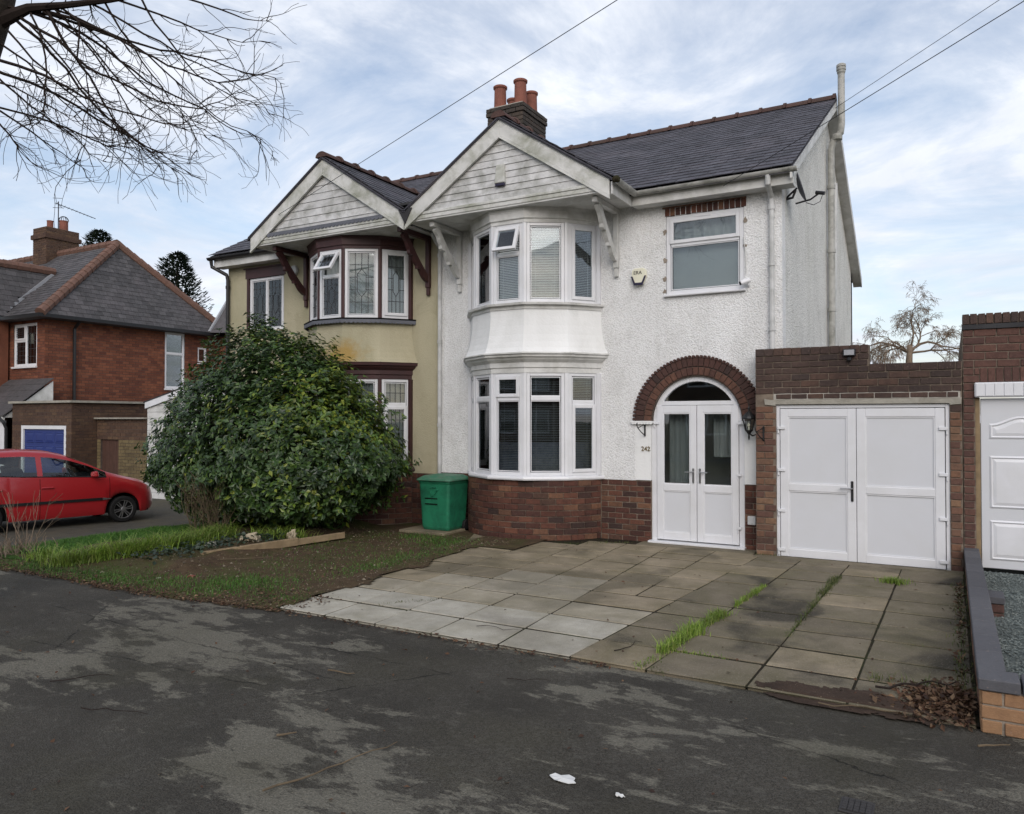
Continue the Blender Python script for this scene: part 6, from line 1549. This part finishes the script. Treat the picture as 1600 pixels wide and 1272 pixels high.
for cx, cy, sx, sy, n in ((-6.75, -5.0, .32, .22, 1500), (-7.6, -5.35, .6, .18, 1500), (-8.7, -5.55, .6, .16, 1200), (-10.0, -5.6, .5, .14, 900), (-6.25, -3.6, .18, .3, 500), (-6.2, -2.6, .2, .4, 700), (-6.55, -1.55, .3, .22, 700), (-7.1, -1.25, .35, .12, 500), (-5.75, -5.35, .25, .08, 260), (-7.3, -3.1, .9, .8, 900)):
    for k in range(n):
        x, y = cx + r.gauss(0, sx), cy + r.gauss(0, sy)
        if soil_keep(x, y) or cy > -1.6: P.append((x, y, max(soil_h(x, y) - .012, .01), r.uniform(.4, 1.1)))
blades('verge_grass', 'thin patchy grass growing through the bare soil', 'grass_lawn', P, .05, .007, 3, .8)
P2 = [(x + r.gauss(0, .05), y + r.gauss(0, .05), z, s_) for x, y, z, s_ in P[::3]]
blades('dry_grass', 'dull dry grass mixed into the soil edge', 'grass_dull', P2, .06, .006, 4, 1.0)
P = []
def joint(x0, y0, x1, y1, n, sp, s0, s1):
    for k in range(n):
        t = r.random(); y = y0 + (y1 - y0) * t; c = n2(x0, y, 4.5, 3) + .5 * n2(x0, y, 13, 5)
        if c < r.uniform(-1.0, .0): continue
        P.append((x0 + (x1 - x0) * t + r.gauss(0, sp) * (.6 + max(0, c)), y + r.gauss(0, .03), .02, (s0 + (s1 - s0) * t) * (.8 + .6 * max(0, c + .2)) * r.uniform(.6, 1.25)))
joint(-1.97, -5.2, -1.86, -3.75, 2100, .04, 1.25, .9); joint(-1.83, -3.4, -1.77, -2.3, 700, .025, .9, .7); joint(-1.93, -5.08, -1.5, -5.06, 200, .03, .6, .3); joint(-2.0, -5.6, -1.95, -5.2, 90, .04, .5, .6)
for k in range(330): a = r.gauss(0, .07), r.gauss(0, .06); P.append((-.56 + a[0], -1.42 + a[1], .03, .75))
blades('joint_grass', 'bright green grass growing in the wide slab joints', 'grass_bright', P, .085, .0065, 5, .75)
P = []
joint(-1.2, -4.3, -1.17, -2.6, 360, .03, .6, .7); joint(-1.17, -2.5, -1.14, -1.4, 520, .035, .8, .6); joint(.06, -5.4, .08, -1.0, 500, .05, .9, .5); joint(-.5, -5.03, .1, -5.0, 90, .03, .6, .6); joint(-.3, -3.98, .1, -3.97, 60, .02, .4, .5); joint(-2.3, -.33, -2.03, -.33, 90, .02, .5, .5); joint(-2.1, -5.55, -1.8, -5.6, 120, .04, .6, .4)
joint(-4.9, -5.05, -4.5, -4.6, 130, .03, .4, .4); joint(-5.0, -.9, -4.1, -.2, 160, .06, .5, .5)
blades('weed_grass', 'sparse yellowish weeds in slab joints and along the low wall', 'grass_dull', P, .085, .006, 6, .9)
def scatter(name, label, mat, pts, L, W, seed, cat, flat=.35):
    q = random.Random(seed); m = MB()
    for (x, y, z) in pts:
        nr = Vector((q.gauss(0, flat), q.gauss(0, flat), 1)); a = q.uniform(0, 2 * PI); s_ = q.uniform(.55, 1.3); leaf(m, Vector((x, y, z)), nr, Vector((math.cos(a), math.sin(a), 0)), L * s_, W * s_)
    o = m.build(name, mat, None); o['kind'] = 'stuff'; tag(o, label, cat)
P = []
for k in range(1500):
    x, y = r.uniform(-9.5, -8.35), r.uniform(-5.0, -2.5)
    if abs(x + 8.65 - .1 * (y + 3.7)) < .42 * r.random() + .08: P.append((x, y, soil_h(x, y) + r.uniform(.01, .09)))
scatter('ivy', 'dark ivy creeping over the bed beside the timber planks', 'ivy', P, .06, .045, 4, 'ivy', .5)
P = []
for k in range(1500):
    x = r.uniform(-10.5, -5.4); y = edge_y(x) + abs(r.gauss(0, .16)) - .06; P.append((x, y, .012 + max(0, soil_h(x, y) - .009) + r.random() * .02))
for k in range(420): x, y = r.uniform(-8.2, -5.9), r.uniform(-5.4, -1.2); P.append((x, y, soil_h(x, y) + .006))
for k in range(260): x, y = r.gauss(-5.95, .3), r.gauss(-5.25, .13); P.append((x, y, .035 + r.random() * .015))
for k in range(240): x = r.uniform(-5.4, -2.2); P.append((x, -5.66 + r.gauss(0, .035), .016 + r.random() * .01))
for k in range(160): x, y = r.uniform(-9, .2), r.uniform(-9, -5.7); P.append((x, y, .013))
for k in range(90): x, y = r.uniform(-5.4, .1), r.uniform(-5.5, -.5); P.append((x, y, .036))
scatter('leaf_litter', 'dead leaf fragments strewn along the edge of soil and tarmac', 'dead_leaf', P, .036, .02, 7, 'leaf litter')
P = []
for k in range(2600):
    x, y = .1 - abs(r.gauss(0, .19)), r.gauss(-5.3, .17)
    if x > -.75 and y > -5.75: P.append((x, y, .03 + .07 * math.exp(-((x - .02) / .2) ** 2 - ((y + 5.32) / .2) ** 2) * r.random()))
for k in range(300): P.append((.09 - abs(r.gauss(0, .035)), r.uniform(-5, -1.2), .03))
scatter('leaf_pile', 'heap of dead brown leaves against the low wall end', 'dead_leaf', P, .046, .027, 8, 'leaf pile', .75)
mb = MB(); q = random.Random(4)
for k in range(9000):
    x, y = .28 + abs(q.gauss(0, .7)), q.uniform(-5.4, -.32); s_ = q.uniform(.006, .014); c = Vector((x, y, .055 + .01 * n2(x, y, 2) + q.uniform(-.002, .006))); a = q.uniform(0, PI)
    u_ = Vector((math.cos(a), math.sin(a), 0)) * s_ * 1.2; v_ = Vector((-math.sin(a), math.cos(a), 0)) * s_ * .8; w_ = Z * s_ * .7
    mb.add([c + u_, c + v_, c - u_, c - v_, c + w_], [(0, 1, 4), (1, 2, 4), (2, 3, 4), (3, 0, 4)])
o = mb.build('gravel', 'gravel_stone', None); o['kind'] = 'stuff'; tag(o, 'grey-green gravel behind the low wall at the right', 'gravel')

mb = MB(); q = random.Random(14)
for k in range(5200):
    x, y = q.uniform(-9.2, -5.6), q.uniform(-5.85, -.9)
    if not soil_keep(x, y): continue
    s_ = q.uniform(.004, .011) * (2.2 if q.random() < .05 else 1); c = Vector((x, y, soil_h(x, y) + s_ * .2)); a = q.uniform(0, PI)
    u_ = Vector((math.cos(a), math.sin(a), q.uniform(-.2, .2))) * s_ * 1.2; v_ = Vector((-math.sin(a), math.cos(a), q.uniform(-.2, .2))) * s_ * .9; w_ = Z * s_ * .8
    mb.add([c + u_, c + v_, c - u_, c - v_, c + w_], [(0, 1, 4), (1, 2, 4), (2, 3, 4), (3, 0, 4)])
o = mb.build('soil_crumbs', 'soil_stone', None); o['kind'] = 'stuff'; tag(o, 'crumbs of earth and small stones over the bare soil', 'soil')

# ================================================================== red hatchback
CAR = thing('parked_car', 'red five-door hatchback parked on the drive left of the bush', 'car', (-15.3, -2.46, -.194)); CAR.rotation_euler = (0, 0, rad(76.75))
def pl(t, x):
    if x >= t[0][0]: return t[0][1]
    for (a, b), (c, d) in zip(t, t[1:]):
        if x >= c: f = (x - c) / (a - c); return d + (b - d) * f
    return t[-1][1]
ZT = [(1.80, .52), (1.77, .66), (1.66, .76), (1.45, .84), (1.15, .92), (.95, .98), (.84, 1.02), (.5, 1.215), (.15, 1.375), (-.15, 1.455), (-.6, 1.49), (-1.1, 1.475), (-1.45, 1.42), (-1.6, 1.34), (-1.72, 1.1), (-1.80, .85), (-1.83, .5)]
ZB = [(1.80, .50), (1.7, .66), (1.5, .76), (1.2, .85), (.95, .905), (.5, .915), (0, .925), (-.6, .95), (-1.0, .985), (-1.4, 1.06), (-1.6, 1.08), (-1.72, 1.0), (-1.83, .5)]
WM = [(1.80, .46), (1.74, .62), (1.6, .72), (1.35, .785), (.8, .815), (0, .825), (-1.0, .82), (-1.45, .79), (-1.7, .72), (-1.83, .62)]
WRF = [(1.8, .36), (1.5, .60), (.95, .70), (.5, .64), (0, .60), (-.6, .585), (-1.2, .575), (-1.6, .55), (-1.83, .5)]
WX = (1.13, -1.18); WRAD = .262; ARC = .325
def zbot(x):
    z = .19
    for wx in WX:
        if abs(x - wx) < ARC: z = max(z, .262 + math.sqrt(ARC ** 2 - (x - wx) ** 2))
    if x > 1.62: z = max(z, .19 + (x - 1.62) * .4)
    return z
xs = sorted(set([round(1.80 - k * .03, 3) for k in range(122)] + [w_ + s_ * ARC * f for w_ in WX for s_ in (-1, 1) for f in (.999, .97, .9, .8)]), reverse=True); xs = [x for x in xs if x >= -1.83]
sm = lambda t, x: (pl(t, x - .05) + 2 * pl(t, x) + pl(t, x + .05)) / 4
def sect(x):
    zb, zt, wm, wr = sm(ZB, x), sm(ZT, x), sm(WM, x), sm(WRF, x); zo = zbot(x); wb = wm - .035; zt = max(zt, zb + .012); ze = zb + (zt - zb) * .88
    zl = lambda f: zo + (zb - zo) * f
    P = [(wm - .05, zo), (wm - .018, zl(.12)), (wm - .012, zl(.3)), (wm, zl(.5)), (wm - .004, zl(.72)), (wb, zb)]
    for t in (.10, .30, .6, .86, 1.0): P.append((wb + (wr - wb) * (t ** 1.25), zb + (ze - zb) * t))
    P += [(wr * .86, ze + (zt - ze) * .55), (wr * .5, ze + (zt - ze) * .9), (0, zt)]
    return P
body, sg_l, ws, tail = MB(), {}, MB(), MB()
secs = [sect(x) for x in xs]; NPT = len(secs[0])
def kind(x, k):
    if 6 <= k < 9:
        if -.30 < x < .80: return 'front_window'
        if -1.22 < x < -.40: return 'rear_window'
        if -1.52 < x < -1.30: return 'quarter_window'
    if k >= 10 and .14 < x < .82: return 'windscreen'
    if k >= 10 and -1.70 < x < -1.56: return 'rear_screen'
    return 'body'
parts = {}
for i in range(len(xs) - 1):
    for k in range(NPT - 1):
        kd = kind((xs[i] + xs[i + 1]) / 2, k)
        for s_ in (-1, 1):
            q = [(xs[i], s_ * secs[i][k][0], secs[i][k][1]), (xs[i + 1], s_ * secs[i + 1][k][0], secs[i + 1][k][1]), (xs[i + 1], s_ * secs[i + 1][k + 1][0], secs[i + 1][k + 1][1]), (xs[i], s_ * secs[i][k + 1][0], secs[i][k + 1][1])]
            key = (kd, s_ if 'window' in kd else 0); parts.setdefault(key, MB()).add(q if s_ < 0 else q[::-1], [(0, 1, 2, 3)])
def weld(o):
    bm = bmesh.new(); bm.from_mesh(o.data); bmesh.ops.remove_doubles(bm, verts=bm.verts, dist=.0008); bmesh.ops.recalc_face_normals(bm, faces=bm.faces); bm.to_mesh(o.data); bm.free()
    o.data.polygons.foreach_set('use_smooth', [True] * len(o.data.polygons)); o.data.update()
BO = None
for key, m in sorted(parts.items(), key=lambda t: t[0][0] != 'body'):
    o = m.build(key[0], 'red_paint' if key[0] == 'body' else 'car_glass', CAR, local=True); weld(o)
    if key[0] == 'body': BO = o
# front and rear closing panels
for x, n_ in ((1.80, 'front_bumper'), (-1.83, 'rear_bumper')):
    S = sect(x); P_ = [(x, a, b) for a, b in S] + [(x, -a, b) for a, b in S[::-1][1:]]; MB().add(P_, [tuple(range(len(P_)))]).build(n_, 'red_paint', CAR, local=True)
MB().box(-1.7, 1.65, -.66, .66, .2, .50).build('underbody', 'dark_slot', CAR, local=True)
MB().box(-1.6, .8, -.70, .70, .50, .56).build('cabin_floor', 'car_interior', CAR, local=True)
MB().hexa([(.45, -.68, .56), (.95, -.68, .56), (.95, .68, .56), (.45, .68, .56), (.5, -.66, .92), (.9, -.66, .97), (.9, .66, .97), (.5, .66, .92)]).build('dashboard', 'car_interior', CAR, local=True, bevel=.02)
for (x, y) in ((-.25, -.36), (-.25, .36), (-1.15, -.36), (-1.15, .36)):
    m = MB().hexa([(x - .22, y - .23, .56), (x + .25, y - .23, .56), (x + .25, y + .23, .56), (x - .22, y + .23, .56), (x - .22, y - .23, .70), (x + .27, y - .23, .74), (x + .27, y + .23, .74), (x - .22, y + .23, .70)])
    m.hexa([(x - .30, y - .22, .68), (x - .16, y - .22, .70), (x - .16, y + .22, .70), (x - .30, y + .22, .68), (x - .44, y - .18, 1.14), (x - .33, y - .18, 1.15), (x - .33, y + .18, 1.15), (x - .44, y + .18, 1.14)]); m.box(x - .46, x - .37, y - .12, y + .12, 1.18, 1.32)
    m.build('seat', 'car_interior', CAR, local=True, bevel=.03)
M_ = Matrix.Translation((.34, -.36, .93)) @ Matrix.Rotation(rad(62), 4, 'Y'); m = MB().tube([M_ @ Vector((math.cos(a) * .18, math.sin(a) * .18, 0)) for a in lsp(0, 2 * PI, 24)], .016, 6); m.tube([M_ @ Vector((-.18, 0, 0)), M_ @ Vector((.18, 0, 0))], .02, 6).tube([M_ @ Vector((0, -.18, 0)), M_ @ Vector((0, .18, 0))], .02, 6).build('steering_wheel', 'car_interior', CAR, local=True)
for wx in WX:
    for s_ in (-1, 1):
        y = s_ * .70; ax = Vector((0, s_, 0))
        W_ = MB().lathe((wx, y - s_ * .08, .262), [(.17, 0), (.235, 0), (.258, .02), (.262, .05), (.262, .12), (.255, .15), (.235, .165), (.185, .165), (.18, .15), (.17, .04)], 32, ax).build('wheel', 'tyre', CAR, local=True, smooth=False)
        m = MB(); m.lathe((wx, y + s_ * .02, .262), [(.0, 0), (.178, 0), (.178, .006), (0, .006)], 24, ax); m.build('wheel_disc', 'dark_slot', W_, local=True)
        m = MB().tube([(wx + math.cos(a) * .178, y + s_ * .062, .262 + math.sin(a) * .178) for a in lsp(0, 2 * PI, 32)], .011, 6); m.lathe((wx, y + s_ * .045, .262), [(.0, .0), (.05, 0), (.05, .025), (.03, .032), (0, .032)], 14, ax)
        for k in range(6):
            a = k * PI / 3 + .2; d = Vector((math.cos(a), 0, math.sin(a))); e = Vector((-d.z, 0, d.x)); c = Vector((wx, y + s_ * .06, .262))
            for off in (-.02, .02): m.bar(c + d * .03 + e * off * .5, c + d * .178 + e * off * 1.25, .017, .02, Vector((0, 1, 0)))
        m.build('wheel_trim', 'alloy', W_, local=True)
for s_ in (-1, 1):
    yy = lambda x, f: s_ * (sect(x)[3][0] + f)
    m = MB(); P_ = [(x, z) for x in lsp(-.98, .72, 24) for z in (0,)]
    for a, b in zip(lsp(-.98, .72, 24), lsp(-.98, .72, 24)[1:]):
        m.hexa([(a, yy(a, -.01), .475), (b, yy(b, -.01), .475), (b, yy(b, .014), .475), (a, yy(a, .014), .475), (a, yy(a, -.01), .525), (b, yy(b, -.01), .525), (b, yy(b, .014), .525), (a, yy(a, .014), .525)])
    m.build('rubbing_strip', 'black_plastic', CAR, local=True)
    m = MB().hexa([(.73, yy(.73, -.01), .475), (.9, yy(.9, -.01), .49), (.9, yy(.9, .008), .49), (.73, yy(.73, .014), .475), (.73, yy(.73, -.01), .525), (.86, yy(.86, -.01), .50), (.86, yy(.86, .01), .50), (.73, yy(.73, .014), .525)]); m.build('strip_end', 'alloy', CAR, local=True)
    for x in (.12 - .35, -1.05):
        y0 = s_ * (sect(x)[4][0]); MB().hexa([(x - .1, y0 - .01 * s_, .755), (x + .1, y0 - .01 * s_, .755), (x + .1, y0 + .022 * s_, .76), (x - .1, y0 + .022 * s_, .76), (x - .1, y0 - .01 * s_, .79), (x + .1, y0 - .01 * s_, .79), (x + .1, y0 + .02 * s_, .785), (x - .1, y0 + .02 * s_, .785)]).build('door_handle', 'red_paint', CAR, local=True, bevel=.006)
    y0 = s_ * (sect(.62)[5][0] + .03); MB().hexa([(.50, y0, .93), (.60, y0, .93), (.62, y0 + s_ * .16, .94), (.55, y0 + s_ * .16, .94), (.50, y0, 1.03), (.58, y0, 1.03), (.60, y0 + s_ * .15, 1.05), (.54, y0 + s_ * .15, 1.05)]).build('door_mirror', 'red_paint', CAR, local=True, bevel=.02)
    for x in (.86, -.35, -1.02):      # shut lines
        m = MB(); S = sect(x)
        for k in range(0 if x > -.9 else 2, 6):
            (a0, b0), (a1, b1) = S[k], S[k + 1] if k < 5 else S[5]
            if (a0, b0) != (a1, b1): m.bar((x, s_ * (a0 + .0005), b0), (x, s_ * (a1 + .0005), b1), .007, .004, Vector((0, 1, 0)))
        m.build('shut_line', 'dark_slot', CAR, local=True)
    m = MB(); S = [(x, s_ * (sect(x)[6][0] + .004), sect(x)[6][1] - .006) for x in lsp(.8, -1.5, 30)]; m.tube(S, .009, 5).build('window_seal', 'black_plastic', CAR, local=True)
    MB().hexa([(1.36, s_ * .64, .70), (1.70, s_ * .55, .64), (1.74, s_ * .60, .62), (1.42, s_ * .735, .68), (1.34, s_ * .62, .80), (1.62, s_ * .52, .765), (1.66, s_ * .58, .74), (1.40, s_ * .70, .79)]).build('headlight', 'headlight', CAR, local=True, bevel=.015)

# ================================================================== unseen houses over the road, added so the lower panes reflect something
for k, (x, lab) in enumerate(((-21, 'added unseen brick house across the road, for reflections in the cream bay'), (-9, 'added unseen brick house across the road, for reflections in the lower white bay'), (3, 'added unseen brick house across the road, for reflections in the front door glass'), (14.5, 'added unseen brick house across the road, first one right of the door reflection'), (26, 'added unseen brick house across the road, farthest to the right'))):
    h_ = thing('added_opposite_house', lab, 'house', (x, -34, 0), 'added houses across the road')
    f_ = FR((x + 4.5, -30, 0), (-1, 0, 0)); hs = [(1.0, 3.2, 1, 2.4), (5.8, 8.0, 1, 2.4), (1.0, 3.2, 3.6, 4.8), (5.8, 8, 3.6, 4.8)]
    mb = MB(); f_.wall(mb, 0, 9, 0, 5.2, -.25, 0, hs); mb.box(x - 4.5, x + 4.5, -38, -37.8, 0, 5.2).box(x - 4.5, x - 4.3, -37.8, -30.26, 0, 5.2).box(x + 4.3, x + 4.5, -37.8, -30.26, 0, 5.2); mb.build('wall', 'brick_far_dark', h_)
    MB().prism([(x - 4.9, -29.6, 5.1), (x - 4.9, -34, 8.2), (x - 4.9, -38.4, 5.1)], (9.8, 0, 0)).build('roof', 'slate_far', h_)
    for q in hs: window(h_, f_, *q, [(q[0] + .08, (q[0] + q[1]) / 2 - .03, q[2] + .08, q[3] - .08, 'fixed'), ((q[0] + q[1]) / 2 + .03, q[1] - .08, q[2] + .08, q[3] - .08, 'fixed')], d=-.05, fw=.08)
    MB().box(x - .5, x + .5, -30.02, -29.98, .02, 2.1).build('door', 'brown_door', h_)
